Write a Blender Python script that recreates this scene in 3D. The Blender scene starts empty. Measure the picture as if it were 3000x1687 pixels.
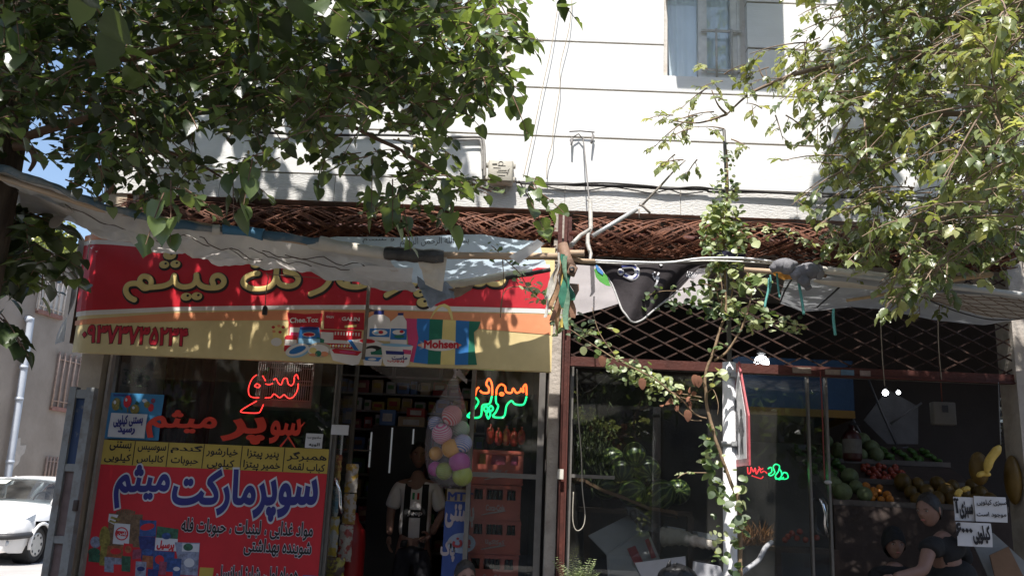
import bpy, bmesh, math, random
from mathutils import Vector, Matrix, noise
from mathutils.geometry import tessellate_polygon, delaunay_2d_cdt
rad = math.radians
C = bpy.context.scene.collection
S = bpy.context.scene
# ---------------------------------------------------------------- camera
F = 2600.0                         # focal length in photo pixels (3000 wide)
PITCH, ROLL, YAW = rad(13.15), rad(-2.475), rad(0.78)
CAMH = 1.55
ROT = Matrix.Rotation(YAW, 3, 'Z') @ Matrix.Rotation(PITCH, 3, 'X') @ Matrix.Rotation(ROLL, 3, 'Y')
cd = bpy.data.cameras.new('camera')
cd.sensor_width = 36; cd.lens = 36 * F / 3000; cd.clip_start = .05; cd.clip_end = 500
cam = bpy.data.objects.new('camera', cd); C.objects.link(cam)
cam.matrix_world = Matrix.Translation((0, 0, CAMH)) @ (ROT @ Matrix.Rotation(rad(90), 3, 'X')).to_4x4()
S.camera = cam
# ---------------------------------------------------------------- light
SUN = Vector((-.09, -.47, .88)).normalized()
w = bpy.data.worlds.new('World'); S.world = w; w.use_nodes = True
nt = w.node_tree
sky = nt.nodes.new('ShaderNodeTexSky'); sky.sky_type = 'NISHITA'; sky.sun_disc = False
sky.sun_elevation = math.asin(SUN.z); sky.sun_rotation = math.atan2(SUN.x, SUN.y)
sky.air_density = 1.0; sky.dust_density = 1.5; sky.ozone_density = 1.0
nt.links.new(sky.outputs[0], nt.nodes['Background'].inputs[0])
nt.nodes['Background'].inputs[1].default_value = .118
sd = bpy.data.lights.new('sun', 'SUN'); sd.energy = 4.5; sd.angle = rad(.53); sd.color = (1, .965, .91)
so = bpy.data.objects.new('sun', sd); C.objects.link(so)
so.rotation_euler = (-SUN).to_track_quat('-Z', 'Y').to_euler()
S.view_settings.view_transform = 'Standard'; S.view_settings.look = 'None'
S.view_settings.exposure = 0.92; S.view_settings.gamma = 1
S.cycles.use_denoising = True
S.cycles.max_bounces = 7; S.cycles.transparent_max_bounces = 24
S.cycles.diffuse_bounces = 4; S.cycles.glossy_bounces = 3
S.cycles.sample_clamp_indirect = 4; S.cycles.caustics_reflective = False; S.cycles.caustics_refractive = False
# ---------------------------------------------------------------- helpers
def P(px, py, Y):
    """the world point of depth Y that stands at a photo pixel"""
    d = ROT @ Vector(((px - 1500) / F, 1, -(py - 843.5) / F))
    return Vector((0, 0, CAMH)) + d * (Y / d.y)
def PP(pts, Y): return [P(x, y, Y) for x, y in pts]
class MB:
    def __init__(s): s.v = []; s.f = []; s.m = []; s.sm = []
    def add(s, v, f, m=0, smooth=False):
        b = len(s.v); s.v += [Vector(q) for q in v]
        for q in f: s.f.append([b + i for i in q]); s.m.append(m); s.sm.append(smooth)
        return s
    def box(s, a, b, m=0):
        (x0, y0, z0), (x1, y1, z1) = a, b
        x0, x1 = sorted((x0, x1)); y0, y1 = sorted((y0, y1)); z0, z1 = sorted((z0, z1))
        return s.add([(x0,y0,z0),(x1,y0,z0),(x1,y1,z0),(x0,y1,z0),(x0,y0,z1),(x1,y0,z1),(x1,y1,z1),(x0,y1,z1)],
            [(0,3,2,1),(4,5,6,7),(0,1,5,4),(1,2,6,5),(2,3,7,6),(3,0,4,7)], m)
    def obox(s, c, sz, R=None, m=0, bev=0):
        """box by centre, size and rotation, edges chamfered by bev"""
        R = R or Matrix.Identity(3); c = Vector(c); hx, hy, hz = sz[0]/2, sz[1]/2, sz[2]/2
        if bev <= 0:
            v = [c + R @ Vector((x*hx, y*hy, z*hz)) for z in (-1,1) for x, y in ((-1,-1),(1,-1),(1,1),(-1,1))]
            return s.add(v, [(0,3,2,1),(4,5,6,7),(0,1,5,4),(1,2,6,5),(2,3,7,6),(3,0,4,7)], m)
        bm = bmesh.new(); bmesh.ops.create_cube(bm, size=1)
        for q in bm.verts: q.co = Vector((q.co.x*sz[0], q.co.y*sz[1], q.co.z*sz[2]))
        bmesh.ops.bevel(bm, geom=bm.edges[:], offset=bev, segments=2, profile=.5, affect='EDGES')
        bm.verts.index_update()
        s.add([c + R @ q.co for q in bm.verts], [[q.index for q in f.verts] for f in bm.faces], m, True)
        bm.free(); return s
    def tube(s, pts, r, n=8, m=0, cap=True, flat=None):
        """tube along points; r one radius or one per point; flat = (axis, factor) squashes the section"""
        pts = [Vector(p) for p in pts]; k = len(pts)
        rs = r if isinstance(r, (list, tuple)) else [r]*k
        v = []; ref = None
        for i, p in enumerate(pts):
            t = (pts[min(i+1, k-1)] - pts[max(i-1, 0)])
            if t.length < 1e-9: t = Vector((0,0,1))
            t.normalize()
            if ref is None:
                ref = Vector((0,1,0)) if abs(t.y) < .9 else Vector((1,0,0))
            a = ref - t * ref.dot(t)
            if a.length < 1e-6: a = t.orthogonal()
            a.normalize(); b = t.cross(a); ref = a
            for j in range(n):
                q = 2*math.pi*j/n
                d = (a*math.cos(q) + b*math.sin(q)) * rs[i]
                if flat is not None: d.y *= flat
                v.append(p + d)
        f = [(i*n+j, i*n+(j+1)%n, (i+1)*n+(j+1)%n, (i+1)*n+j) for i in range(k-1) for j in range(n)]
        s.add(v, f, m, True)
        if cap:
            b = len(s.v) - k*n
            for base, o in ((b, 1), (b+(k-1)*n, 0)):
                s.f.append([base + (n-1-j if o else j) for j in range(n)]); s.m.append(m); s.sm.append(False)
        return s
    def lathe(s, c, prof, n=16, m=0, ax=None):
        """prof: list of (radius, height) along ax (a rotation matrix) from point c"""
        c = Vector(c); R = ax or Matrix.Identity(3); k = len(prof); v = []
        for r, h in prof:
            for j in range(n):
                q = 2*math.pi*j/n; v.append(c + R @ Vector((r*math.cos(q), r*math.sin(q), h)))
        s.add(v, [(i*n+j, i*n+(j+1)%n, (i+1)*n+(j+1)%n, (i+1)*n+j) for i in range(k-1) for j in range(n)], m, True)
        return s
    def ball(s, c, r, n=14, m=0, R=None, k=9):
        rx, ry, rz = r if isinstance(r, (tuple, list)) else (r, r, r)
        R = R or Matrix.Identity(3); c = Vector(c); v = []
        for i in range(k+1):
            t = math.pi*i/k
            for j in range(n):
                q = 2*math.pi*j/n
                v.append(c + R @ Vector((rx*math.sin(t)*math.cos(q), ry*math.sin(t)*math.sin(q), -rz*math.cos(t))))
        return s.add(v, [(i*n+j, i*n+(j+1)%n, (i+1)*n+(j+1)%n, (i+1)*n+j) for i in range(k) for j in range(n)], m, True)
    def poly(s, pts, m=0, thick=0, back=(0,1,0)):
        """flat polygon (any outline), extruded along back by thick"""
        pts = [Vector(p) for p in pts]; n = len(pts); tr = tessellate_polygon([pts])
        if not tr: return s
        t0 = tr[0]; nn = (pts[t0[1]]-pts[t0[0]]).cross(pts[t0[2]]-pts[t0[0]])
        bk = Vector(back)
        fl = lambda q: list(q)
        s.add(pts, [fl(q) for q in tr], m)
        if thick:
            s.add([p + bk*thick for p in pts], [list(reversed(q)) for q in tr], m)
            s.add(pts + [p + bk*thick for p in pts], [(i, i+n, (i+1)%n+n, (i+1)%n) for i in range(n)], m)
        return s
    def grid(s, rows, m=0, smooth=True):
        k = len(rows); n = len(rows[0]); v = [p for r in rows for p in r]
        return s.add(v, [(i*n+j, i*n+j+1, (i+1)*n+j+1, (i+1)*n+j) for i in range(k-1) for j in range(n-1)], m, smooth)
    def build(s, name, mats, parent=None):
        me = bpy.data.meshes.new(name); me.from_pydata([tuple(q) for q in s.v], [], s.f)
        for q in (mats if isinstance(mats, (list, tuple)) else [mats]): me.materials.append(q)
        me.polygons.foreach_set('material_index', s.m); me.polygons.foreach_set('use_smooth', s.sm)
        me.update()
        o = bpy.data.objects.new(name, me); C.objects.link(o)
        if parent is not None:
            o.parent = parent; o.location = -WL.get(parent.name, Vector()); WL[o.name] = Vector()
        return o
WL = {}     # world position of an Empty; parts are modelled in world coordinates and shifted back
def thing(name, label, cat, loc, group=None):
    o = bpy.data.objects.new(name, None); C.objects.link(o); o.empty_display_size = .1
    o.location = loc; WL[o.name] = Vector(loc); o['label'] = label; o['category'] = cat
    if group: o['group'] = group
    return o
def tag(o, label, cat, group=None):
    o['label'] = label; o['category'] = cat
    if group: o['group'] = group
    return o
def struct(o, kind='structure'): o['kind'] = kind; return o
def catmull(pts, n=6, closed=False):
    pts = [Vector(p) for p in pts]; k = len(pts); out = []
    for i in range(k if closed else k-1):
        if closed: a, b, c, d = pts[i-1], pts[i], pts[(i+1)%k], pts[(i+2)%k]
        else: a, b, c, d = pts[max(i-1,0)], pts[i], pts[i+1], pts[min(i+2,k-1)]
        for j in range(n):
            t = j/n
            out.append(.5*((2*b)+(c-a)*t+(2*a-5*b+4*c-d)*t*t+(3*b-a-3*c+d)*t**3))
    if not closed: out.append(pts[-1])
    return out
def lin(c):
    return tuple(x/12.92 if x <= .04045 else ((x+.055)/1.055)**2.4 for x in c)
MATS = {}
def M(name, col, rough=.75, var=.18, scale=6, col2=None, bump=.15, bscale=40, metal=0, transl=0, spec=.4, stretch=(1,1,1), mix2=(.4,.6), detail=6, emit=0, coat=0, alpha=1):
    """procedural material: base colour varied by noise, a second colour in patches, fine bump, optional translucency"""
    if name in MATS: return MATS[name]
    m = bpy.data.materials.new(name); m.use_nodes = True; t = m.node_tree; N = t.nodes; L = t.links
    b = N['Principled BSDF']; out = N['Material Output']
    b.inputs['Roughness'].default_value = rough; b.inputs['Metallic'].default_value = metal
    b.inputs['Specular IOR Level'].default_value = spec
    if coat: b.inputs['Coat Weight'].default_value = coat
    co = N.new('ShaderNodeTexCoord'); mp = N.new('ShaderNodeMapping'); mp.inputs['Scale'].default_value = stretch
    L.new(co.outputs['Object'], mp.inputs[0])
    nz = N.new('ShaderNodeTexNoise'); nz.inputs['Scale'].default_value = scale; nz.inputs['Detail'].default_value = detail
    nz.inputs['Roughness'].default_value = .6
    L.new(mp.outputs[0], nz.inputs['Vector'])
    rp = N.new('ShaderNodeValToRGB'); e = rp.color_ramp.elements
    c2 = col2 if col2 else tuple(min(1, x*(1+var)) for x in col)
    c1 = col if col2 else tuple(x*(1-var) for x in col)
    e[0].position, e[1].position = mix2 if col2 else (.3, .7)
    e[0].color = (*c1, 1); e[1].color = (*c2, 1)
    L.new(nz.outputs[0], rp.inputs[0]); L.new(rp.outputs[0], b.inputs['Base Color'])
    if bump:
        n2 = N.new('ShaderNodeTexNoise'); n2.inputs['Scale'].default_value = bscale; n2.inputs['Detail'].default_value = 5
        L.new(mp.outputs[0], n2.inputs['Vector'])
        bp = N.new('ShaderNodeBump'); bp.inputs['Strength'].default_value = bump; bp.inputs['Distance'].default_value = .02
        L.new(n2.outputs[0], bp.inputs['Height']); L.new(bp.outputs[0], b.inputs['Normal'])
    if emit:
        b.inputs['Emission Strength'].default_value = emit; b.inputs['Emission Color'].default_value = (*col, 1)
    if transl:
        tr = N.new('ShaderNodeBsdfTranslucent'); L.new(rp.outputs[0], tr.inputs[0])
        mx = N.new('ShaderNodeMixShader'); mx.inputs[0].default_value = transl
        L.new(b.outputs[0], mx.inputs[1]); L.new(tr.outputs[0], mx.inputs[2]); L.new(mx.outputs[0], out.inputs[0])
    if alpha < 1:
        src = out.inputs[0].links[0].from_socket
        tp = N.new('ShaderNodeBsdfTransparent'); ma = N.new('ShaderNodeMixShader'); ma.inputs[0].default_value = alpha
        L.new(tp.outputs[0], ma.inputs[1]); L.new(src, ma.inputs[2]); L.new(ma.outputs[0], out.inputs[0])
    MATS[name] = m; return m
def glass(name, tint=(.92,.95,.94), refl=.9, rough=.0, dirt=.03, ior=1.5):
    """thin pane: see-through with a Fresnel reflection and a faint film of dust"""
    m = bpy.data.materials.new(name); m.use_nodes = True; t = m.node_tree; N = t.nodes; L = t.links
    N.remove(N['Principled BSDF']); out = N['Material Output']
    tp = N.new('ShaderNodeBsdfTransparent'); tp.inputs[0].default_value = (*tint, 1)
    gl = N.new('ShaderNodeBsdfGlossy'); gl.inputs['Roughness'].default_value = rough; gl.inputs[0].default_value = (refl,)*3 + (1,)
    fr = N.new('ShaderNodeFresnel'); ge = N.new('ShaderNodeNewGeometry'); io = N.new('ShaderNodeMapRange'); io.inputs[3].default_value = ior; io.inputs[4].default_value = 1/ior
    L.new(ge.outputs['Backfacing'], io.inputs[0]); L.new(io.outputs[0], fr.inputs[0])
    mx = N.new('ShaderNodeMixShader'); L.new(fr.outputs[0], mx.inputs[0]); L.new(tp.outputs[0], mx.inputs[1]); L.new(gl.outputs[0], mx.inputs[2])
    df = N.new('ShaderNodeBsdfDiffuse'); df.inputs[0].default_value = (.6,.58,.54,1)
    nz = N.new('ShaderNodeTexNoise'); nz.inputs['Scale'].default_value = 3; nz.inputs['Detail'].default_value = 8
    co = N.new('ShaderNodeTexCoord'); L.new(co.outputs['Object'], nz.inputs['Vector'])
    mr = N.new('ShaderNodeMapRange'); mr.inputs[1].default_value = .35; mr.inputs[2].default_value = .75; mr.inputs[3].default_value = dirt*.3; mr.inputs[4].default_value = dirt*2
    L.new(nz.outputs[0], mr.inputs[0])
    m2 = N.new('ShaderNodeMixShader'); L.new(mr.outputs[0], m2.inputs[0]); L.new(mx.outputs[0], m2.inputs[1]); L.new(df.outputs[0], m2.inputs[2])
    L.new(m2.outputs[0], out.inputs[0]); return m
def emis(name, col, k):
    m = bpy.data.materials.new(name); m.use_nodes = True
    b = m.node_tree.nodes['Principled BSDF']; b.inputs['Base Color'].default_value = (*col, 1)
    b.inputs['Emission Color'].default_value = (*col, 1); b.inputs['Emission Strength'].default_value = k
    return m
def ink(name, c, rough=.6): return M(name, c, rough, var=.06, bump=0)
# ---------------------------------------------------------------- lettering
_FORMS = {}
for ch, b, n in (('ا',0xFE8D,2),('ب',0xFE8F,4),('ت',0xFE95,4),('ث',0xFE99,4),('ج',0xFE9D,4),('ح',0xFEA1,4),('خ',0xFEA5,4),('د',0xFEA9,2),
    ('ذ',0xFEAB,2),('ر',0xFEAD,2),('ز',0xFEAF,2),('س',0xFEB1,4),('ش',0xFEB5,4),('ص',0xFEB9,4),('ط',0xFEC1,4),('ع',0xFEC9,4),('غ',0xFECD,4),
    ('ف',0xFED1,4),('ق',0xFED5,4),('ک',0xFB8E,4),('ل',0xFEDD,4),('م',0xFEE1,4),('ن',0xFEE5,4),('ه',0xFEE9,4),('و',0xFEED,2),('ی',0xFBFC,4),
    ('پ',0xFB56,4),('چ',0xFB7A,4),('گ',0xFB92,4),('آ',0xFE81,2)): _FORMS[ch] = (b, n)
def shape(s):
    """join Persian letters: each takes its isolated, final, initial or medial form; order is turned to left-to-right"""
    if not any(c in _FORMS for c in s): return s
    out = []
    for i, c in enumerate(s):
        if c not in _FORMS: out.append(c); continue
        b, n = _FORMS[c]
        prev = i > 0 and s[i-1] in _FORMS and _FORMS[s[i-1]][1] == 4
        nxt = n == 4 and i+1 < len(s) and s[i+1] in _FORMS
        out.append(chr(b + (3 if prev and nxt else 2 if nxt else 1 if prev else 0)))
    return ''.join(reversed(out))
_GC = {}
def contours(s):
    if s in _GC: return _GC[s]
    c = bpy.data.curves.new('writing', 'FONT'); c.body = shape(s); c.size = 1
    o = bpy.data.objects.new('writing', c); C.objects.link(o)
    dg = bpy.context.evaluated_depsgraph_get(); cu = o.evaluated_get(dg).to_curve(dg); res = []
    for sp in cu.splines:
        bp = sp.bezier_points; k = len(bp); pts = []
        for i in range(k):
            a, b = bp[i], bp[(i+1) % k]
            p0, p1, p2, p3 = a.co, a.handle_right, b.handle_left, b.co
            st = 1 if ((p1-p0).cross(p3-p0)).length < 1e-5 and ((p2-p0).cross(p3-p0)).length < 1e-5 else 4
            for j in range(st):
                t = j/st; q = p0*(1-t)**3 + p1*3*t*(1-t)**2 + p2*3*t*t*(1-t) + p3*t**3
                if not pts or (Vector((q.x, q.y)) - pts[-1]).length > 1e-4: pts.append(Vector((q.x, q.y)))
        if len(pts) > 2: res.append(pts)
    o.evaluated_get(dg).to_curve_clear() if hasattr(o, 'to_curve_clear') else None
    bpy.data.objects.remove(o); bpy.data.curves.remove(c)
    _GC[s] = res; return res
def area(p): return .5*sum(p[i-1].x*p[i].y - p[i].x*p[i-1].y for i in range(len(p)))
def inside(q, p):
    r = False
    for i in range(len(p)):
        a, b = p[i-1], p[i]
        if (a.y > q.y) != (b.y > q.y) and q.x < (b.x-a.x)*(q.y-a.y)/(b.y-a.y)+a.x: r = not r
    return r
def fatten(p, d):
    n = len(p); out = []
    for i in range(n):
        e1 = p[i]-p[i-1]; e2 = p[(i+1)%n]-p[i]
        if e1.length < 1e-6: e1 = e2
        if e2.length < 1e-6: e2 = e1
        n1 = Vector((e1.y, -e1.x)).normalized(); n2 = Vector((e2.y, -e2.x)).normalized()
        h = n1+n2
        h = n1 if h.length < .3 else h.normalized()/max(.55, h.length/2)
        out.append(p[i] + h*d)
    return out
def write(mb, s, org, u, v, width, height=None, m=0, weight=0, lift=.0012, sx=None):
    """flat lettering in the plane u, v from org (lower left of the ink), stretched to width and height"""
    cs = contours(s)
    if not cs: return
    x0 = min(q.x for c in cs for q in c); x1 = max(q.x for c in cs for q in c)
    y0 = min(q.y for c in cs for q in c); y1 = max(q.y for c in cs for q in c)
    ku = width/(x1-x0); kv = height/(y1-y0) if height else ku
    org, u, v = Vector(org), Vector(u).normalized(), Vector(v).normalized(); nrm = u.cross(v)
    big = max(cs, key=lambda c: abs(area(c))); sg = 1 if area(big) > 0 else -1
    if sg < 0: cs = [list(reversed(c)) for c in cs]
    loops = []
    for c in cs:
        g = fatten(c, weight)
        if area(c) > 0 or area(g) < -1e-4: loops.append(g)
    vs = [q for l in loops for q in l]; ed = []; k = 0
    for l in loops:
        ed += [(k+i, k+(i+1) % len(l)) for i in range(len(l))]; k += len(l)
    ov, oe, of, *_r = delaunay_2d_cdt(vs, ed, [], 0, 1e-5)
    segs = [(l[i-1].x, l[i-1].y, l[i].x, l[i].y) for l in loops for i in range(len(l))]
    pts = [org + u*((q.x-x0)*ku) + v*((q.y-y0)*kv) + nrm*lift for q in ov]; ff = []
    for t in of:
        cx = sum(ov[i].x for i in t)/len(t); cy = sum(ov[i].y for i in t)/len(t); wn = 0
        for ax, ay, bx, by in segs:
            if (ay > cy) != (by > cy) and cx < (bx-ax)*(cy-ay)/(by-ay)+ax: wn += 1 if by > ay else -1
        if wn > 0: ff.append(tuple(t))
    ff = [t if (pts[t[1]]-pts[t[0]]).cross(pts[t[2]]-pts[t[0]]).dot(nrm) > 0 else t[::-1] for t in ff]
    mb.add(pts, ff, m)
def write_px(mb, s, pl, pr, Y, hpx, m=0, weight=0, lift=.0012):
    """lettering on the upright plane at depth Y; pl, pr: photo pixels of the lower ends of the ink, hpx: its height in pixels"""
    a, b = P(*pl, Y), P(*pr, Y); u = (b-a).normalized(); v = Vector((-u.z, 0, u.x))
    top = P(pl[0], pl[1]-hpx, Y)
    write(mb, s, a, u, v, (b-a).length, abs((top-a).dot(v)), m, weight, lift)
def strokes(mb, lists, Y, r, m=0, n=5, flat=.25, conv=None, cn=8, closed=False):
    for l in lists:
        pts = [P(*(conv(q) if conv else q), Y) for q in l]
        pts = catmull(pts, n, closed) if len(pts) > 2 else pts
        if closed: pts.append(pts[0])
        mb.tube(pts, r, cn, m, flat=flat)
        if not closed:
            for e in (pts[0], pts[-1]): mb.ball(e, (r, r*flat*.98 if flat else r, r), 8, m, k=5)
def zc(ox, oy, s): return lambda q: (ox + q[0]/s, oy + q[1]/s)
rnd = random.Random(7)
# ================================================================ the setting
xl_ = P(303,567,7.0).x
asph = M('asphalt', (.11,.105,.1), .9, .2, 3, bump=.3, bscale=120)
pave = M('paving', (.11,.10,.09), .85, .15, 2, bump=.2, bscale=60)
g = MB().box((-120,-120,-.4),(120,160,0)).build('ground', asph); struct(g)
struct(MB().box((-60,8.2,-.1),(xl_-.3,120,.11)).build('side_street', M('pale street concrete', (.36,.345,.33), .9, .1, 1.5, bump=.2, bscale=40)))
g = MB()
for i in range(-9, 26):
    for j in range(6): g.box((i*.6, 3.6+j*.6, .0), (i*.6+.592, 3.6+j*.6+.592, .12))
struct(g.build('pavement', pave))
struct(MB().box((-9,3.4,-.01),(16,3.59,.15)).build('kerb', M('kerb stone',(.38,.36,.33),.8,.15,5)))
# ---------------------------------------------------------------- the shop building
stone = M('travertine slab', (.70,.69,.67), .62, .05, 2.2, bump=.12, bscale=18, stretch=(1,1,5), spec=.3)
band = M('chiselled stone band', (.60,.585,.56), .8, .08, 3, bump=.5, bscale=55, stretch=(.5,1,3))
joint = M('mortar joint', (.36,.31,.25), .9, .2, 12)
plaster = M('dark plaster', (.16,.13,.11), .85, .3, 4)
paint_fr = M('weathered window paint', (.58,.54,.49), .6, .2, 9, col2=(.44,.35,.27), mix2=(.5,.72))
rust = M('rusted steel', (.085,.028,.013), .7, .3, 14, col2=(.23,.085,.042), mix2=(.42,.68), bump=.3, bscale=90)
rust_lt = M('shaded rusty lattice', (.02,.008,.005), .75, .3, 14, col2=(.06,.024,.013), mix2=(.45,.7), bump=.3, bscale=90)  # darker copy of the rusted steel, awning shade put into its colour
rust_dk = M('red oxide steel', (.07,.018,.012), .65, .3, 8, bump=.2)
alu = M('dull aluminium', (.20,.185,.17), .42, .15, 10, metal=.4, bump=.05)
FY = 7.0
zb = P(1200,598,FY).z                                   # bottom edge of the stone wall
zc0 = P(1500,395,FY).z; step = P(1510,254,FY).z - zc0    # courses
zband = P(1700,540,FY).z
xl = P(303,567,FY).x; xr = 8.2; ztop = 9.4
B = thing('shop_building', 'pale stone faced building with two shops under tattered awnings', 'building', (0, FY+.3, 0))
W = {}
W['c'] = (P(1944,215,FY).x, P(2192,215,FY).x, P(2060,226,FY).z, 1.75)
W['l'] = (P(1160,200,FY).x, P(1495,200,FY).x, P(1320,206,FY).z, 1.6)
W['r'] = (P(2479,200,FY).x, P(2800,240,FY).x, P(2600,268,FY).z, 1.75)
m = MB()
def course(z0, z1, mat, y0=FY, joints=()):
    """one strip of stone, cut where the window openings are"""
    cuts = [(xl, xr)]
    segs = [(z0, z1)]
    lev = sorted({z0, z1, *[q for v in W.values() for q in (v[2], v[2]+v[3]) if z0 < q < z1]})
    for a, b in zip(lev, lev[1:]):
        mid = (a+b)/2; xs = [xl]
        for v in sorted(W.values()):
            if v[2] < mid < v[2]+v[3]: xs += [v[0], v[1]]
        xs.append(xr)
        for i in range(0, len(xs), 2):
            if xs[i+1]-xs[i] > .02: m.box((xs[i], y0, a), (xs[i+1], FY+.14, b), mat)
z = zband + .006
lines = [zc0 + k*step for k in range(-3, 14)]
lines = [q for q in lines if q > zband+.05]
prev = zband
for q in lines + [ztop]:
    course(prev+.009, q-.009, 0); prev = q
xs = xl
while xs < xr:
    x2 = min(xr, xs + .96); m.box((xs, FY+.004, zb), (x2-.005, FY+.14, zband-.004), 1); xs = x2
# backing that shows in the joints, cut at the openings
m2 = MB(); xs = sorted(W.values()); zz = [zb+.02, min(v[2] for v in xs)]
m.box((xl+.01, FY+.016, zb+.02), (xr-.01, FY+.15, zz[1]-.001), 2)
a = xl+.01
for v in xs:
    m.box((a, FY+.016, zz[1]), (v[0]-.002, FY+.15, ztop-.01), 2); a = v[1]+.002
    if v[2] > zz[1]+.01: m.box((v[0]-.002, FY+.016, zz[1]), (v[1]+.002, FY+.15, v[2]-.002), 2)
    m.box((v[0]-.002, FY+.016, v[2]+v[3]+.002), (v[1]+.002, FY+.15, ztop-.01), 2)
m.box((a, FY+.016, zz[1]), (xr-.01, FY+.15, ztop-.01), 2)
m.build('wall', [stone, band, joint], B)
# side, back, roof and the floor slab over the shops
s_ = MB(); s_.box((xl, FY+.15, .0), (xl+.2, 13, ztop)); s_.box((xr-.2, FY+.15, 0), (xr, 13, ztop)); s_.box((xl, 13, 0), (xr, 13.2, ztop))
s_.box((xl, FY+.2, ztop-.2), (xr, 13, ztop)); s_.box((xl+.2, FY+.16, zb+.02), (xr-.2, 13, zb+.3))
s_.build('side_wall', M('rough side render', (.36,.32,.28), .9, .2, 3), B)
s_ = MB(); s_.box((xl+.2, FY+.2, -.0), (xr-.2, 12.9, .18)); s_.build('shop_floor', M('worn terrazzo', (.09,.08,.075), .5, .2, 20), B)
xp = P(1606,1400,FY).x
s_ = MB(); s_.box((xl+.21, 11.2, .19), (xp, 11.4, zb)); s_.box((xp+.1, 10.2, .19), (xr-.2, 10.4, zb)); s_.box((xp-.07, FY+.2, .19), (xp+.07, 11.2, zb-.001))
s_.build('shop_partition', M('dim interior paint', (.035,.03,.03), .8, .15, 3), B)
# windows -----------------------------------------------------------------
curt = M('pale blue curtain', (.78,.86,.90), .8, .05, 5, bump=.2, bscale=160, transl=.08)
pane = glass('window glass', tint=(.98,.99,.99), dirt=.02)
wht_fr = M('grey white casement', (.64,.62,.59), .5, .12, 14, bump=.1)
bar = M('painted bars', (.45,.42,.38), .5, .2, 30)
def window(key, split, bars=True):
    x0, x1, z0, h = W[key]; fy = FY+.075
    f = MB(); t = .045
    f.box((x0,fy,z0),(x0+t,fy+.06,z0+h)); f.box((x1-t,fy,z0),(x1,fy+.06,z0+h))
    f.box((x0+t,fy,z0),(x1-t,fy+.06,z0+.03)); f.box((x0+t,fy,z0+h-.04),(x1-t,fy+.06,z0+h))
    fr = f.build('window', paint_fr, B)
    xm = x0 + (x1-x0)*split
    c = MB(); cy = fy-.012
    c.box((xm,cy,z0+.032),(xm+.075,cy+.07,z0+h-.05)); c.box((x1-t-.085,cy,z0+.032),(x1-t-.002,cy+.07,z0+h-.05)); c.box((x1-t-.03,cy-.012,z0+.032),(x1-t-.012,cy-.001,z0+h-.05))
    c.box((xm+.076,cy,z0+.032),(x1-t-.086,cy+.07,z0+.075)); c.box((xm+.076,cy,z0+h-.1),(x1-t-.086,cy+.07,z0+h-.051))
    c.build('casement', wht_fr, fr)
    MB().box((x0+t-.002,fy+.03,z0+.028),(xm+.004,fy+.035,z0+h-.042)).build('pane', pane, fr)
    MB().box((xm+.07,fy+.031,z0+.07),(x1-t-.08,fy+.036,z0+h-.095)).build('pane', pane, fr)
    q = MB(); rows = []
    for i in range(14):
        zz_ = z0 + h*i/13; k = i/13
        row = []
        for j in range(60):
            u = j/59; x = x0+.01+(x1-x0-.02)*u
            if u < split: x += (.05*(1-k) + .015)*(1-u/split)      # the left curtain hangs away from the frame
            row.append(Vector((x, fy+.07+.012*math.sin(u*44+1.5*math.sin(u*9))*(1-.3*k)+.01*math.sin(u*13), zz_)))
        rows.append(row)
    q.grid(rows); q.build('curtain', curt, fr)
    if bars:
        b = MB(); by = cy-.03
        for y_ in (207, 92): 
            zz_ = P(2110, y_, by).z if key == 'c' else z0 + .05 + (.33 if y_ == 92 else 0)
            b.obox(((xm+x1)/2-.01, by, zz_), (x1-xm-.06, .012, .022))
        for k in (.36, .68):
            b.tube([(xm+(x1-xm)*k, by-.012, z0+.01), (xm+(x1-xm)*k, by-.012, z0+.47)], .0095, 8)
        b.build('window_bars', bar, fr)
window('c', .43); window('l', .32, False); window('r', .5)
# dark vent box standing in the left window
x0 = P(1338,190,FY).x
MB().obox((x0+.08, FY+.05, W['l'][2]+.09), (.15,.05,.1), bev=.006).build('vent', M('grey plastic grille', (.25,.26,.28), .5), B)
# unseen box above the frame, added to cast the shadow over window and stone
d_ = .72; xs_ = P(2302,272,FY); xa = P(1984,244,FY).x; off = d_*SUN.x/SUN.y; dz_ = d_*SUN.z/-SUN.y
k_ = MB(); k_.box((xa-off, FY-d_, xs_.z+dz_), (xs_.x-off, FY-.002, xs_.z+dz_+.9))
k_.build('unseen_shade_box', M('painted sheet metal', (.5,.5,.48), .6), B)
# ---------------------------------------------------------------- pillars and lintels
pil = M('stained cement render', (.42,.37,.32), .85, .18, 5, col2=(.25,.21,.18), mix2=(.45,.75), bump=.35)
a0, a1 = P(1604,1300,6.98).x, P(1636,1300,6.98).x
MB().box((a0, 6.985, 0), (a1, 7.2, zb-.002)).build('pillar', pil, B)
a0 = P(2995,1300,6.95).x
MB().box((a0, 6.95, 0), (a0+.5, 7.2, zb-.002)).build('pillar', pil, B)
rb = MB(); x0, x1 = P(1637,1400,6.93).x, P(1660,1400,6.93).x
rb.box((x0, 6.93, .1), (x0+.012, 7.0, P(1640,620,6.93).z)); rb.box((x1-.012, 6.93, .1), (x1, 7.0, P(1650,690,6.93).z)); rb.box((x0+.012, 6.97, .1), (x1-.012, 6.99, P(1650,630,6.93).z))
rb.build('shutter_channel', rust_dk, B)
# paper notes and the white plate stuck on the channel
MB().obox(P(1642,1388,6.92), (.045,.003,.075)).build('number_plate', M('aged white plate',(.55,.52,.46),.6), B)
x1 = P(310,567,7).x
l2 = MB(); l2.box((xl+.02, FY+.02, 0), (P(262,1300,7).x, FY+.14, zb)); l2.build('pillar', M('tan cement pillar',(.42,.34,.25),.85,.2,4), B)
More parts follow.
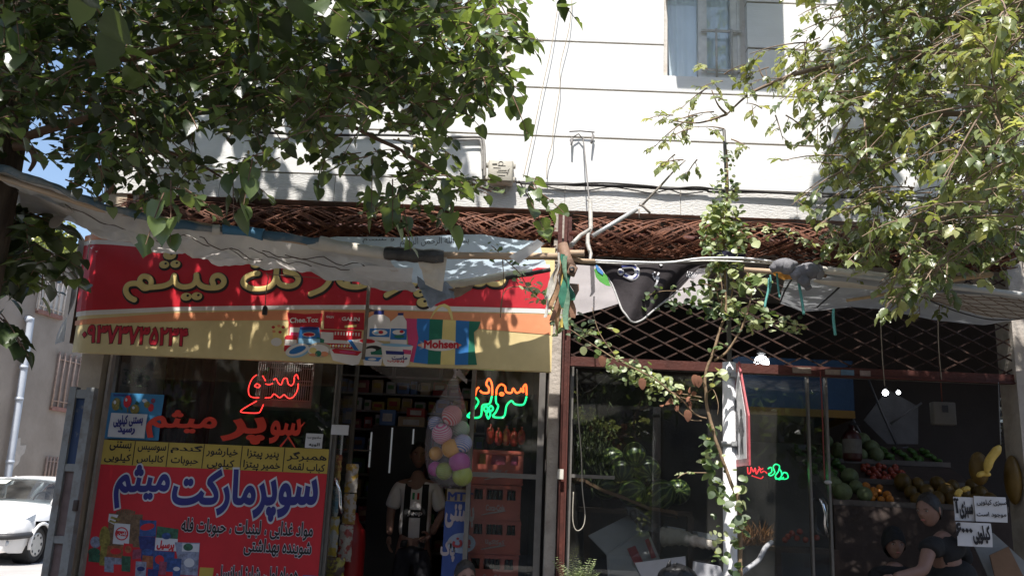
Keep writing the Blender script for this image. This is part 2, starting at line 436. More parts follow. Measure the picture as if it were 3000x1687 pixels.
# ---------------------------------------------------------------- rolled lattice shutters
def lattice(mb, x0, x1, z0, z1, Y, dw, dh, r=.008):
    """diamond lattice of flat bars on the plane Y: every bar a slim strip, crossings riveted"""
    n = int((x1-x0)/dw)+2; H = z1-z0
    for i in range(-int(H/dh)-2, n+2):
        for sgn in (1, -1):
            # bar passes through x = x0+i*dw at z0 (sgn 1) or z1 (sgn -1) with slope dh/dw*2/2
            xa = x0+i*dw; xb = xa + H*dw/dh
            za, zb_ = (z0, z1) if sgn > 0 else (z1, z0)
            pa, pb = Vector((xa, 0, za)), Vector((xb, 0, zb_))
            t0 = max(0, (x0-xa)/(xb-xa)); t1 = min(1, (x1-xa)/(xb-xa))
            if t1-t0 < .02: continue
            p, q = pa.lerp(pb, t0), pa.lerp(pb, t1)
            dr = (q-p).normalized(); nn = Vector((-dr.z, 0, dr.x))*r; yy = Y + (.004 if sgn > 0 else -.004)
            mb.add([p-nn+Vector((0,yy-.0025,0)), q-nn+Vector((0,yy-.0025,0)), q+nn+Vector((0,yy-.0025,0)), p+nn+Vector((0,yy-.0025,0)),
                    p-nn+Vector((0,yy+.0025,0)), q-nn+Vector((0,yy+.0025,0)), q+nn+Vector((0,yy+.0025,0)), p+nn+Vector((0,yy+.0025,0))],
                   [(0,1,2,3),(7,6,5,4),(0,4,5,1),(3,2,6,7)])
def coil(mb, x0, x1, yc, zc_, R, turns, dw, rr, w=.0055):
    """the lattice rolled up: spiral layers of crossing bars"""
    per = 2*math.pi
    for sgn in (1, -1):
        n = int((x1-x0+1.2)/dw)+1
        for i in range(n):
            for t in range(turns):
                pts = []; r0 = R - t*.02 - rr.random()*.006; ph = rr.random()*6; 
                xa = x0 - .6 + i*dw + rr.uniform(-.015,.015)
                span = 2*math.pi*r0*.62*2.0
                for k in range(17):
                    q = k/16; x = xa + sgn*(q-.5)*span*1.0
                    if x < x0 or x > x1: continue
                    a = ph + q*per*.62
                    pts.append(Vector((x, yc - r0*math.cos(a), zc_ + r0*math.sin(a))))
                if len(pts) < 3: continue
                v = []
                for j, p in enumerate(pts):
                    rd = Vector((0, p.y-yc, p.z-zc_)).normalized()
                    tg = (pts[min(j+1,len(pts)-1)]-pts[max(j-1,0)]).normalized(); sd_ = tg.cross(rd).normalized()*w
                    v += [p-sd_, p+sd_, p+sd_+rd*.004, p-sd_+rd*.004]
                f = []
                for j in range(len(pts)-1):
                    a_ = j*4; b_ = a_+4
                    for c_ in range(4): f.append((a_+c_, a_+(c_+1)%4, b_+(c_+1)%4, b_+c_))
                mb.add(v, f)
def shutter(label, x0, x1, ztopc, zbot, R, bar_h):
    t = thing('roller_shutter', label, 'shutter', ((x0+x1)/2, 6.98, zbot), 'rusty lattice shutters over the two shops')
    yc = 7.0; cz = ztopc - R
    mb = MB(); coil(mb, x0, x1, yc, cz, R, 4, .125, random.Random(int(x0*100)))
    mb.build('rolled_lattice', rust, t)
    mb = MB(); mb.tube([(x0-.02, yc, cz), (x1+.02, yc, cz)], .035, 10); mb.build('shaft', rust_dk, t)
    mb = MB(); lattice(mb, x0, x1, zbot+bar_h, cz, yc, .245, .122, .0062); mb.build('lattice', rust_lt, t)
    mb = MB(); mb.box((x0, yc-.02, zbot), (x1, yc+.02, zbot+bar_h)); mb.box((x0, yc-.034, zbot), (x1, yc-.0205, zbot+.012)); mb.build('bottom_bar', rust_dk, t)
    return t
zr = P(2000,628,6.85).z
RX0, RX1 = P(1668,900,7).x, P(2990,900,7).x
shutter('rusty lattice roller shutter half let down over the dark greengrocer front', RX0, RX1, zr, P(2300,1098,7).z, .165, .075)
LX0, LX1 = P(335,700,7).x, P(1625,900,7).x
zl = P(1500,612,6.85).z
shutter('rusty lattice roller shutter rolled up behind the red shop banner', LX0, LX1, zl, P(900,915,7).z, .165, .07)
# ---------------------------------------------------------------- shop fronts: aluminium frames and glass
gy = 7.12
sg = glass('shop glass', tint=(.86,.88,.87), refl=.9, dirt=.016, ior=1.72)
def front(label, pieces, panes, loc):
    t = thing('storefront', label, 'storefront', loc)
    for kind, a in pieces:
        mb = MB()
        for (x0_, x1_, z0_, z1_) in a: mb.box((x0_, gy-.025, z0_), (x1_, gy+.025, z1_))
        mb.build(kind, alu, t)
    for (x0_, x1_, z0_, z1_) in panes: MB().box((x0_, gy-.003, z0_), (x1_, gy+.003, z1_)).build('glass_pane', sg, t)
    return t
X = lambda px, py=1400: P(px, py, gy).x
Zg = lambda py, px=1500: P(px, py, gy).z
ztl = Zg(950, 1500)
lf0, lf1 = X(296,1300), X(318,1300)
def mullion(px, w, z0=.18, z1=None, py=1400): return (X(px,py)-w/2, X(px,py)+w/2, z0, z1 or ztl)
t = front('aluminium framed glass front of the grocery beneath the red banner',
    [('frame', [(lf0, lf1, .18, ztl), mullion(962,.014), mullion(1374,.035), mullion(1583,.05,py=1300), (lf1, X(1583,1300)-.025, ztl, ztl+.05), (lf1, X(962)-.015, .18, .3), (X(1374)+.0175, X(1583,1300)-.025, .18, .3)]),
     ('transom', [(X(1374)+.0176, X(1583,1300)-.0255, Zg(1402,1540), Zg(1388,1540))])],
    [(lf1, X(962)-.015, .3, ztl), (X(1374)+.0175, X(1583,1300)-.025, .3, Zg(1402,1540)-.002), (X(1374)+.0175, X(1583,1300)-.025, Zg(1388,1540)+.002, ztl)], (X(900), gy, .18))
# the grocery door leaf stands open inward
dl = MB(); hx, hy = X(966), gy+.03
ang = rad(91); L_ = .86; dr = Vector((math.cos(ang), math.sin(ang), 0))
def leafbox(mb, u0, u1, z0, z1, th=.02):
    a = Vector((hx,hy,0))+dr*u0; b = Vector((hx,hy,0))+dr*u1; n_ = Vector((-dr.y, dr.x, 0))*th
    mb.add([a-n_+Vector((0,0,z0)), b-n_+Vector((0,0,z0)), b+n_+Vector((0,0,z0)), a+n_+Vector((0,0,z0)), a-n_+Vector((0,0,z1)), b-n_+Vector((0,0,z1)), b+n_+Vector((0,0,z1)), a+n_+Vector((0,0,z1))],
        [(0,3,2,1),(4,5,6,7),(0,1,5,4),(1,2,6,5),(2,3,7,6),(3,0,4,7)])
leafbox(dl, 0, .03, .2, ztl-.02); leafbox(dl, L_-.03, L_, .2, ztl-.02); leafbox(dl, .031, L_-.031, .2, .28); leafbox(dl, .031, L_-.031, ztl-.07, ztl-.02)
d = dl.build('door', alu, t)
q = MB(); leafbox(q, .03, L_-.03, .28, ztl-.07, .003); q.build('glass_pane', sg, d)
chrome = M('chrome', (.7,.7,.7), .15, .05, 5, metal=1, bump=0)
q = MB(); hp = [P(984,1400,6.98), P(984,1400,6.9), P(996,1440,6.9), P(996,1490,6.9), P(1001,1500,6.9), P(1001,1500,6.98)]
q.tube([P(982,1402,7.1), P(985,1402,7.0), P(990,1420,6.98), P(997,1440,6.98), P(997,1480,6.98), P(1003,1500,6.98), P(1003,1500,7.1)], .012, 10)
q.build('handle', chrome, d)
ztr = Zg(1100, 2300)
t = front('dark glass front of the greengrocer behind the white sign post',
    [('frame', [mullion(1668,.028,z1=ztr), mullion(2373,.016,z1=ztr), mullion(2428,.018,z1=ztr), (X(2962,1300), X(2990,1300), .18, ztr), (X(1668)+.014, X(2962,1300), ztr, ztr+.06)]),
     ('transom', [(X(1668)+.0145, X(1800), Zg(1400,1720), Zg(1390,1720))])],
    [(X(1668)+.014, X(2373)-.015, .3, ztr), (X(2373)+.015, X(2428)-.015, .3, ztr)], (X(2300), gy, .18))
q = MB(); q.tube([P(2402,1463,7.09), P(2402,1463,7.02), P(2412,1478,7.0), P(2418,1505,7.0), P(2416,1535,7.0), P(2421,1558,7.02), P(2428,1570,7.09)], .011, 10); q.build('handle', chrome, t)
q = MB(); q.tube([P(2412,1463,7.16), P(2412,1463,7.2), P(2424,1485,7.22), P(2426,1535,7.22), P(2432,1568,7.2), P(2432,1570,7.15)], .011, 10); q.build('handle', chrome, t)
# ---------------------------------------------------------------- the building across the side street
LA = P(0,1100,18.6); LD = Vector((.15,.99,0)).normalized(); LN = Vector((-LD.y, LD.x, 0))   # LN points into the wall
def QL(px, py, off=0):
    d = ROT @ Vector(((px-1500)/F, 1, -(py-843.5)/F)); o = Vector((0,0,CAMH))
    a = LA - LN*off
    return o + d*((a-o).dot(LN)/d.dot(LN))
LB = thing('plastered_house', 'brown plastered house across the side street behind the white car', 'house', LA)
lp = M('cracked brown plaster', (.34,.285,.235), .92, .12, 1.2, bump=.5, bscale=14, col2=(.25,.205,.165), mix2=(.35,.7))
zt = QL(170,757).z
def lwall(mb, p, q, th, m=0):
    """slab standing on the wall plane between two of its points"""
    a, b = Vector(p), Vector(q); z0, z1 = sorted((a.z, b.z)); ua, ub = sorted(((a-LA).dot(LD), (b-LA).dot(LD)))
    f0 = LA + LD*ua; f1 = LA + LD*ub
    v = [Vector((*(k + LN*t_).xy, zz_)) for zz_ in (z0, z1) for k, t_ in ((f0, -th[0]), (f1, -th[0]), (f1, th[1]), (f0, th[1]))]
    mb.add(v, [(0,3,2,1),(4,5,6,7),(0,1,5,4),(1,2,6,5),(2,3,7,6),(3,0,4,7)], m)
mb = MB(); a = LA - LD*9; b = LA + LD*16
lwall(mb, (a.x,a.y,0), (b.x,b.y,zt), (0,.3)); lwall(mb, (a.x,a.y,zt+.002), (b.x,b.y,zt+.09), (.06,.36)); mb.build('wall', lp, LB)
wf = M('pale window bars', (.55,.48,.42), .6, .2, 20); dk = M('dark room', (.03,.03,.035), .4)
def lwin(tl, br, lit):
    a, b = QL(*tl), QL(*br)
    f = MB(); lwall(f, a, b, (.012,.0)); fr = f.build('window', M('bright pane reflection', (.66,.62,.56), .6,.1,8) if lit else M('brown shutter', (.24,.19,.16), .7), LB)  # pale colour of the lit window stands for bright reflections in its pane
    bars = MB(); n = 5
    for i in range(n+1):
        k = a.lerp(b, i/n); p = Vector((k.x,k.y,0)) - LN*.05
        bars.tube([(p.x,p.y,b.z-.05),(p.x,p.y,a.z+.05)], .022, 6)
    for zz_ in ((a.z*.9+b.z*.1), (a.z*.1+b.z*.9)):
        bars.tube([(a.x-LN.x*.05, a.y-LN.y*.05, zz_), (b.x-LN.x*.05, b.y-LN.y*.05, zz_)], .014, 6)
    bars.build('bars', wf if lit else M('rusty bars', (.34,.24,.19), .7,.2,20), fr)
    s2 = MB(); e = (b-a); lwall(s2, (a.x,a.y,b.z-.1), (b.x,b.y,b.z-.01), (.07,.0)); s2.build('sill', M('reddish sill',(.26,.13,.1),.8), fr)
lwin((122,800), (177,925), True); lwin((170,1036), (225,1200), False); lwin((133,1342), (172,1420), False)
mb = MB(); pp = [QL(80,935,.02), QL(86,938,.12), QL(88,950,.13), QL(60,1150,.13), QL(22,1400,.13), QL(14,1450,.13)]
mb.tube(catmull(pp, 6), .075, 12)
for k in (1075, 1168, 1352):
    q = QL(88-(k-950)*.146, k, .13); mb.tube([q+Vector((0,0,-.03)), q+Vector((0,0,.03))], .088, 12)
mb.build('downpipe', M('grey plastic pipe', (.42,.45,.50), .5, .1, 4, bump=.05), LB)
mb = MB(); c = QL(53,1325,.012)
pts = []
for i in range(16):
    q = 2*math.pi*i/16; r_ = .2+.07*math.sin(3*q+1)+.05*math.sin(5*q); pts.append(c + LD*(r_*.8*math.cos(q)) + Vector((0,0,r_*1.5*math.sin(q))))
mb.poly(pts); mb.build('plaster_patch', M('bare plaster', (.5,.44,.38), .9), LB)
# opposite side of the street, seen only in the panes
mb = MB(); mb.box((-40,-18,0),(40,-11,7.5)); OB = thing('opposite_house', 'long plain house across the road mirrored in the shop glass', 'house', (0,-14,0))
mb.build('wall', M('opposite render', (.16,.14,.12), .9, .1, 2), OB)
# ================================================================ the printed banner over the grocery
BY = 6.35
vin = dict(rough=.42, bump=.35, bscale=4.5, var=.12, scale=3.5, spec=.45)
b_red = M('banner red', (.50,.018,.03), **vin); b_tan = M('banner tan', (.66,.52,.26), **vin); b_org = M('banner orange', (.70,.27,.13), **vin)
b_wht = M('banner white', (.72,.66,.62), **vin); b_gold = M('banner gold', (.66,.50,.20), **vin); b_blk = M('banner black', (.02,.016,.016), **vin)
b_cr = M('banner deep red', (.45,.02,.035), **vin)
b_blu = M('print blue', (.03,.16,.42), **vin); b_nav = M('print navy', (.02,.03,.16), **vin); b_grn = M('print green', (.02,.16,.10), **vin)
b_yel = M('print yellow', (.74,.58,.22), **vin); b_pnk = M('print pink', (.58,.06,.16), **vin); b_lbl = M('print light blue', (.25,.45,.62), **vin); b_gry = M('print soft grey', (.45,.38,.28), **vin)
BAN = thing('shop_banner', 'red and tan vinyl shop banner with gold Persian lettering and printed groceries', 'banner', P(900,1060,BY))
bx0 = P(205,1030,BY).x; bx1 = P(1615,1090,BY).x; bz0 = P(900,1059,BY).z; bz1 = P(235,672,BY).z
z1s = zc(0,600,2.7867); z2s = zc(800,600,2.7867)
# the vinyl sheet itself, bowed a little, rounded round its frame at the left end
def bw(x, z):
    u = (x-bx0)/(bx1-bx0); k = (z-bz0)/(bz1-bz0)
    return BY + .006*math.sin(u*11+1.5*k) + (.03*(1-u/.03)**2 if u < .03 else 0)
mb = MB()
mb.grid([[Vector((bx0+(bx1-bx0)*j/240, bw(bx0+(bx1-bx0)*j/240, bz0+(bz1-bz0)*i/12), bz0+(bz1-bz0)*i/12)) for j in range(241)] for i in range(13)])
mb.box((bx0+.03, BY+.06, bz0+.005), (bx1, BY+.10, bz0+.035)); mb.box((bx0+.03, BY+.06, bz1-.035), (bx1, BY+.10, bz1-.005))
mb.box((bx1-.02, BY+.062, bz0+.036), (bx1, BY+.098, bz1-.036))
mb.build('vinyl_sheet', b_tan, BAN)
def print_on(mb, pts, m=0, lift=1, conv=None):
    """a printed colour patch that follows the bowed sheet; lift: print layer"""
    q = [P(*(conv(p) if conv else p), BY) for p in pts]
    tr = tessellate_polygon([q])
    bm = bmesh.new(); vs = [bm.verts.new(p) for p in q]
    for t in tr:
        try: bm.faces.new([vs[i] for i in t])
        except ValueError: pass
    bmesh.ops.recalc_face_normals(bm, faces=bm.faces[:])
    for k in range(6):
        e = [e for e in bm.edges if e.calc_length() > .07]
        if not e: break
        bmesh.ops.subdivide_edges(bm, edges=e, cuts=1); bmesh.ops.triangulate(bm, faces=bm.faces[:])
    bm.verts.index_update()
    v = [Vector((p.co.x, bw(p.co.x, p.co.z)-.0013*lift-.001, p.co.z)) for p in bm.verts]
    ff = []
    for f in bm.faces:
        a = [p.index for p in f.verts]
        n = (v[a[1]]-v[a[0]]).cross(v[a[2]]-v[a[0]])
        ff.append(a if n.y < 0 else a[::-1])
    mb.add(v, ff, m); bm.free()
def xe(y, right=True): 
    p = bx1 if right else bx0
    return p
mb = MB()
L_ = lambda y: 205 + (1030-y)*(30/355)          # left edge in photo pixels
R_ = lambda y: 1614 + (1090-y)*(-.008)
print_on(mb, [(L_(700)+1,699),(320,703),(470,719),(700,735),(1000,752),(1613,780),(1613,690),(240,640)] and [(L_(700),700),(320,703),(470,720),(560,727),(900,745),(1611,775),(1613,920),(1580,918),(1100,906),(897,906),(500,911),(L_(925),925)], 1, 1)
print_on(mb, [(L_(712),712),(330,717),(480,730),(545,737),(900,757),(1611,786),(1612,906),(1582,904),(1177,894),(1050,893),(897,894),(500,899),(L_(911),911)], 0, 2)
print_on(mb, [(L_(683),683),(300,685),(440,717),(320,703),(L_(700),699)], 2, 2)
print_on(mb, [(L_(937),937),(500,917),(897,909),(1100,909),(1580,921),(1613,923),(1613,981),(1410,964),(1300,952),(1100,941),(897,938),(540,940),(L_(950),951)], 2, 1.5)
mb.build('colour_print', [b_red, b_wht, b_org], BAN)
# gold lettering, drawn as rounded strokes with a dark rim
GA = [[(1100,775),(1060,755),(1032,715),(1032,675),(1060,648),(1110,642),(1140,652),(1180,682),(1222,672),(1238,630),(1212,592),(1170,585),(1146,610),(1152,645),(1195,672),(1270,672),(1350,660),(1405,630),(1425,580)],
      [(1425,585),(1442,645),(1500,672),(1570,660),(1603,620),(1608,575)], [(1608,580),(1622,635),(1660,668),(1730,682),(1800,672),(1832,640),(1828,605),(1795,580),(1755,588),(1738,620),(1748,652)],
      [(2110,564),(2060,572),(2012,596),(1990,632),(2010,665),(2070,690),(2150,690),(2210,670),(2245,630),(2256,580),(2262,530)], [(2256,585),(2285,645),(2350,668),(2410,656),(2437,622),(2430,588),(2390,560),(2330,545),(2420,500),(2480,470)]]
GB = [[(470,585),(450,640),(400,690),(310,730)], [(525,560),(545,630),(600,662),(680,672),(740,660),(775,640),(770,600),(720,580)], [(610,650),(600,560),(595,480)], [(1040,660),(1010,690),(960,718),(925,738)],
      [(1050,610),(1090,650),(1150,650),(1185,600)], [(1490,640),(1440,700),(1390,730),(1350,740)], [(1500,620),(1560,600),(1580,640),(1540,660)], [(1590,620),(1640,645),(1700,650),(1740,615)], [(1740,620),(1790,650),(1860,645),(1890,600)]]
DA = [(1390,412,56,42),(1345,490,43,33),(1437,486,43,33),(1525,752,46,34),(1612,748,46,34),(2090,497,40,24),(2165,500,40,24)]
DB = [(1190,722,46,34),(1225,798,54,40),(1270,722,46,34)]
mb = MB(); mr = MB()
def place(q, off): return Vector((q.x, bw(q.x, q.z)-off, q.z))
for src, cv in ((GA, z1s), (GB, z2s)):
    for l in src:
        pts = [P(*cv(q), BY) for q in l]; pts = catmull(pts, 6) if len(pts) > 2 else pts
        mb.tube([place(p,.0105) for p in pts], .0205, 8, 0, flat=.12)
        for e in (pts[0], pts[-1]): mb.ball(place(e,.0105), (.0205,.0024,.0205), 10, 0, k=6)
        mr.tube([place(p+Vector((.005,0,-.008)),.0075) for p in pts], .031, 8, 0, flat=.05)
        for e in (pts[0], pts[-1]): mr.ball(place(e+Vector((.005,0,-.008)),.0075), (.031,.0015,.031), 10, 0, k=6)
for src, cv in ((DA, z1s), (DB, z2s)):
    for x, y, a, b in src:
        p = P(*cv((x,y)), BY); ka = a/2.7867/409; kb = b/2.7867/409
        mb.ball(place(p,.0105), (ka,.0024,kb), 16, 0, k=8)
        mr.ball(place(p+Vector((.005,0,-.009)),.0075), (ka+.009,.0015,kb+.009), 16, 0, k=8)
        mr.ball(place(p+Vector((ka*.28,0,kb*.25)),.0135), (ka*.25,.001,kb*.3), 10, 0, k=6)
mr.build('letter_rim', b_blk, BAN); mb.build('gold_lettering', b_gold, BAN)
def bwrite(mb, s, pl, pr, hpx, m, weight=0, lift=3):
    """lettering that follows the sheet"""
    t = MB(); write_px(t, s, pl, pr, BY, hpx, 0, weight, 0)
    v = [Vector((q.x, bw(q.x,q.z)-.0013*lift-.001, q.z)) for q in t.v]
    mb.add(v, t.f, m)
mb = MB(); bwrite(mb, '۰۹۳۷۳۷۳۵۲۳۴', (240,1000), (545,1012), 48, 1, .062, 2); bwrite(mb, '۰۹۳۷۳۷۳۵۲۳۴', (240,1000), (545,1012), 48, 0, .034, 3.4)
mb.build('phone_number', [b_cr, b_blk], BAN)
# printed groceries
mats = [b_red, b_wht, b_org, b_tan, b_blu, b_nav, b_grn, b_yel, b_pnk, b_lbl, b_gry, b_blk, b_cr]
RE,WH,OR,TA,BL,NA,GR,YE,PK,LB_,GY,BK,CR = range(13)
def el(cx, cy, a, b, r=0, n=20): return [(cx+a*math.cos(t)*math.cos(r)-b*math.sin(t)*math.sin(r), cy+a*math.cos(t)*math.sin(r)+b*math.sin(t)*math.cos(r)) for t in [2*math.pi*i/n for i in range(n)]]
mb = MB()
def pr(pts, m, l=2): print_on(mb, pts, m, l, z2s)
pr([(0,985),(110,985),(110,1150),(0,1150)], YE, 1); pr(el(30,1120,45,34), WH, 2)
for i, (x, y) in enumerate(((5,1000),(50,990),(85,1000),(10,1035),(60,1040))): pr(el(x,y,14,11), (RE,OR)[i%2], 2.5)
pr([(118,880),(260,892),(405,885),(395,950),(388,1000),(370,1090),(130,1080),(128,960)], RE, 2)
pr([(140,1000),(380,1005),(372,1080),(135,1072)], WH, 2.6); pr([(150,1040),(372,1050),(366,1090),(140,1082)], PK, 3)
pr([(420,873),(745,880),(742,1022),(415,1012)], CR, 2); pr([(425,873),(502,876),(497,1012),(418,1010)], BK, 1.8); pr([(500,876),(745,882),(742,1020),(496,1013)], RE, 2.6)
pr([(540,893),(735,898),(732,1008),(535,1003)], CR, 3); pr([(585,985),(682,978),(682,995),(585,1004)], YE, 3.5)
pr([(385,1018),(725,1030),(712,1178),(388,1160)], RE, 2.2)
for i in range(9): pr([(505+i*24,1036+i),(516+i*24,1036+i),(514+i*24,1062+i),(503+i*24,1062+i)], WH, 3)
pr([(390,1038),(495,1042),(492,1110),(390,1104)], WH, 3); pr([(388,1098),(712,1112),(710,1140),(388,1126)], WH, 3)
for i in range(14): pr(el(400+i*23, 1150+.3*i, 9, 12, .4), (WH,YE)[i%2], 3)
pr([(98,1080),(115,1066),(185,1066),(200,1080),(196,1200),(92,1196)], RE, 3.4); pr([(100,1100),(196,1104),(195,1152),(97,1148)], WH, 4)
pr([(225,998),(375,1000),(380,1020),(392,1140),(370,1150),(205,1135),(212,1050)], BL, 4); pr(el(297,1010,78,14), NA, 4.6); pr(el(295,1060,52,20), WH, 4.6); pr(el(295,1060,46,15), RE, 5)
pr([(212,1090),(385,1096),(388,1140),(208,1132)], LB_, 4.8)
pr(el(205,1190,100,56,-.25), LB_, 5.2); pr(el(200,1185,98,46,-.28), WH, 5.6); pr(el(203,1186,72,26,-.35), BL, 6)
pr([(360,1080),(420,1100),(410,1180),(330,1170)], GR, 4.5)
pr(el(380,1185,100,60), GY, 5); pr(el(372,1188,86,48), WH, 5.4); pr(el(330,1190,30,24), YE, 5.8); pr(el(420,1218,34,20), OR, 5.8); pr(el(372,1215,26,24), GR, 6); pr(el(330,1225,34,12), OR, 6)
pr([(640,1100),(800,1090),(900,1130),(905,1230),(700,1240),(610,1110)], WH, 4.4)
pr([(610,1105),(640,1100),(705,1195),(680,1210)], BL, 5); pr(el(770,1112,64,18,.05), RE, 5); pr([(790,1160),(900,1160),(905,1225),(800,1222)], GR, 5); pr(el(820,1170,60,22), BK, 5.3); pr(el(800,1185,40,14), WH, 5.6)
pr([(462,1180),(500,1170),(738,1195),(728,1225),(700,1300),(650,1312),(490,1270)], WH, 6); pr([(480,1182),(510,1172),(728,1198),(690,1232),(500,1212)], RE, 6.5); pr(el(610,1205,70,12,.08), PK, 7)
pr([(730,1235),(900,1240),(880,1312),(745,1310)], WH, 6.4); pr([(740,1240),(890,1245),(862,1278),(755,1270)], BL, 7); pr(el(810,1260,34,9), WH, 7.4)
pr([(830,865),(900,865),(903,895),(950,925),(968,985),(955,1112),(765,1102),(757,985),(775,925),(824,893)], WH, 3.6); pr([(828,862),(905,862),(905,895),(822,895)], NA, 4)
pr([(790,1008),(955,1012),(950,1080),(785,1075)], BL, 4.2); pr(el(870,1042,64,24), WH, 4.6); pr(el(880,1040,20,14), RE, 5); pr(el(845,1045,20,12), LB_, 5)
pr([(1022,885),(1062,885),(1062,905),(1090,950),(1092,1145),(955,1140),(962,950),(1018,905)], WH, 4); pr([(1020,883),(1065,883),(1064,902),(1018,902)], NA, 4.4)
pr([(962,1008),(1092,1012),(1090,1102),(955,1098)], BL, 4.6); pr(el(1025,1040,50,20), WH, 5); pr(el(1050,1035,18,12), RE, 5.4); pr(el(1030,1075,42,14), GR, 5.4)
pr([(875,1140),(1145,1152),(1138,1172),(1108,1305),(1080,1322),(920,1316),(900,1290),(885,1165)], WH, 6.6); pr(el(1008,1146,128,12,.04), LB_, 7)
pr([(920,1190),(1072,1198),(1068,1225),(924,1220)], NA, 7.2); pr([(1060,1180),(1130,1186),(1126,1222),(1062,1216)], PK, 7)
pr([(1075,925),(1178,930),(1172,1000),(1186,1090),(1150,1285),(1118,1280),(1098,1080),(1080,960)], PK, 2.5)
pr([(1175,928),(1282,932),(1275,1300),(1145,1285),(1186,1090),(1172,1000)], BL, 3); pr([(1280,932),(1388,938),(1380,1302),(1262,1300)], GR, 3.2)
pr([(1388,938),(1494,943),(1484,1306),(1366,1302)], YE, 3.4); pr([(1490,943),(1602,950),(1592,1306),(1482,1306)], BL, 3.2); pr([(1598,950),(1695,955),(1675,1010),(1640,1040),(1650,1200),(1665,1306),(1585,1306),(1600,1120)], GR, 3)
h = [(1283,932),(1310,870),(1350,822),(1400,808),(1440,828),(1462,880),(1472,940)]
pr(h + [(x*.97+44 if i < 3 else x-18, y+ (22 if 0 < i < 6 else 0)) for i, (x, y) in reversed(list(enumerate(h)))], YE, 4)
pr(el(1360,1145,180,26), OR, 4.2); pr(el(1365,1145,150,48), WH, 4.6)
for i in range(7): pr([(1190,1105+i*13),(1235,1130+i*5),(1235,1136+i*5)], WH, 4.4)
pr([(1690,1010),(1900,1010),(1900,1015),(1690,1020)], TA, 1)
mb.build('grocery_print', mats, BAN)
def bz(s, l, r, h, m, wgt=.02, lf=6):
    mb = MB(); bwrite(mb, s, z2s(l), z2s(r), h/2.7867, 0, wgt, lf); mb.build('packet_lettering', m, BAN)
bz('Chee.Toz', (142,965), (368,958), 40, b_wht, .03, 5); bz('GALIN', (562,945), (705,948), 28, b_wht, .03, 5); bz('TEA', (655,968), (705,970), 16, b_blk, .03, 5); bz('GALIN', (435,922), (495,926), 18, b_wht, .03, 5)
bz('Mohsen', (1235,1168), (1512,1170), 60, b_red, .04, 7); bz('ماست', (970,1262), (1095,1264), 32, b_nav, .03, 9); bz('پرچرب', (935,1288), (1070,1290), 22, b_red, .03, 9)
# old grey cloth flap folded back at the left end, wood behind it
mb = MB(); fl = M('grey weathered cloth', (.33,.31,.28), .9, .25, 6, bump=.4, transl=.15)
mb.grid([[P(236-8*k+(-3 if k==0 else 0), 680+4*k, BY+.05).lerp(P(204-6*k-16, 1000-6*k, BY+.05), j/10) + Vector((-.035*k+.02*math.sin(j*.9+k)*k*.4 - (.05*j/10*k), .16*k, 0)) for j in range(11)] for k in range(4)])
mb.build('side_flap', fl, BAN)
mb = MB(); p = P(210,985,BY+.12); mb.box((p.x-.01,p.y,p.z-.05), (p.x+.03,p.y+.4,bz1-.05)); mb.build('side_board', M('dark board', (.09,.05,.035), .9), BAN)
# ================================================================ the window poster and the small notices
GY_ = 7.07                                              # inner notices hang just in front of the pane
q3 = zc(200,1040,2.24)
po_red = M('poster red', (.52,.018,.028), .5, .08, 5, bump=.03); po_yel = M('poster yellow', (.46,.33,.06), .5, .08, 5, bump=.03)
po_nav = M('poster navy', (.025,.025,.17), .5, .1); po_wht = M('poster white', (.56,.56,.60), .5, .1); po_blk = M('poster black', (.012,.01,.012), .5, .1)
PO = thing('window_poster', 'big red window poster with navy Persian lettering and a yellow strip on top', 'poster', P(620,1687,GY_))
mb = MB()
a, b = P(*q3((205,703)),GY_), P(*q3((1697,790)),GY_); c_, d_ = P(*q3((215,545)),GY_), P(*q3((1712,625)),GY_)
zl_ = P(600,1725,GY_).z; x0, x1 = a.x, b.x; zm = (a.z+b.z)/2; zt_ = (c_.z+d_.z)/2
mb.box((x0,GY_,zl_), (x1,GY_+.004,zm), 0); mb.box((x0,GY_-.001,zm+.001), (x1,GY_+.004,zt_), 1)
for px in ((436,605),(656,620),(888,640),(1137,655),(1415,680)):
    q = P(*q3(px), GY_); mb.box((q.x-.003,GY_-.003,zm+.003), (q.x+.003,GY_-.0015,zt_-.002), 2)
mb.build('sheet', [po_red, po_yel, po_blk], PO)
def pw(mb, s, l, r, h, m=0, wt=.03, lift=.003, Y=GY_): write_px(mb, s, q3(l), q3(r), Y, h/2.24, m, wt, lift)
for s, l, r, h in (('بستنی',(270,622),(408,632),62),('کیلویی',(235,700),(405,708),58),('سوسیس',(455,632),(638,642),46),('کالباس',(448,708),(622,716),56),
    ('گندم',(672,640),(876,652),56),('حبوبات',(672,718),(848,728),60),('خیارشور',(905,662),(1110,672),60),('کیلویی',(910,742),(1084,750),62),
    ('پنیر پیتزا',(1172,680),(1378,690),66),('خمیر پیتزا',(1146,752),(1386,766),66),('همبرگر',(1435,692),(1692,704),62),('کباب لقمه',(1440,762),(1680,776),60)):
    mb = MB(); pw(mb, s, l, r, h, 0, .022); mb.build('strip_lettering', po_blk, PO)
mb = MB()
for m_, wt, lf in ((0,.08,.003),(1,.038,.006)):
    pw(mb, 'میثم', (300,995), (650,990), 265, m_, wt, lf); pw(mb, 'مارکت', (678,1035), (1215,1040), 280, m_, wt, lf); pw(mb, 'سوپر', (1215,1080), (1625,1075), 250, m_, wt, lf)
mb.build('headline_lettering', [po_wht, po_nav], PO)
mb = MB()
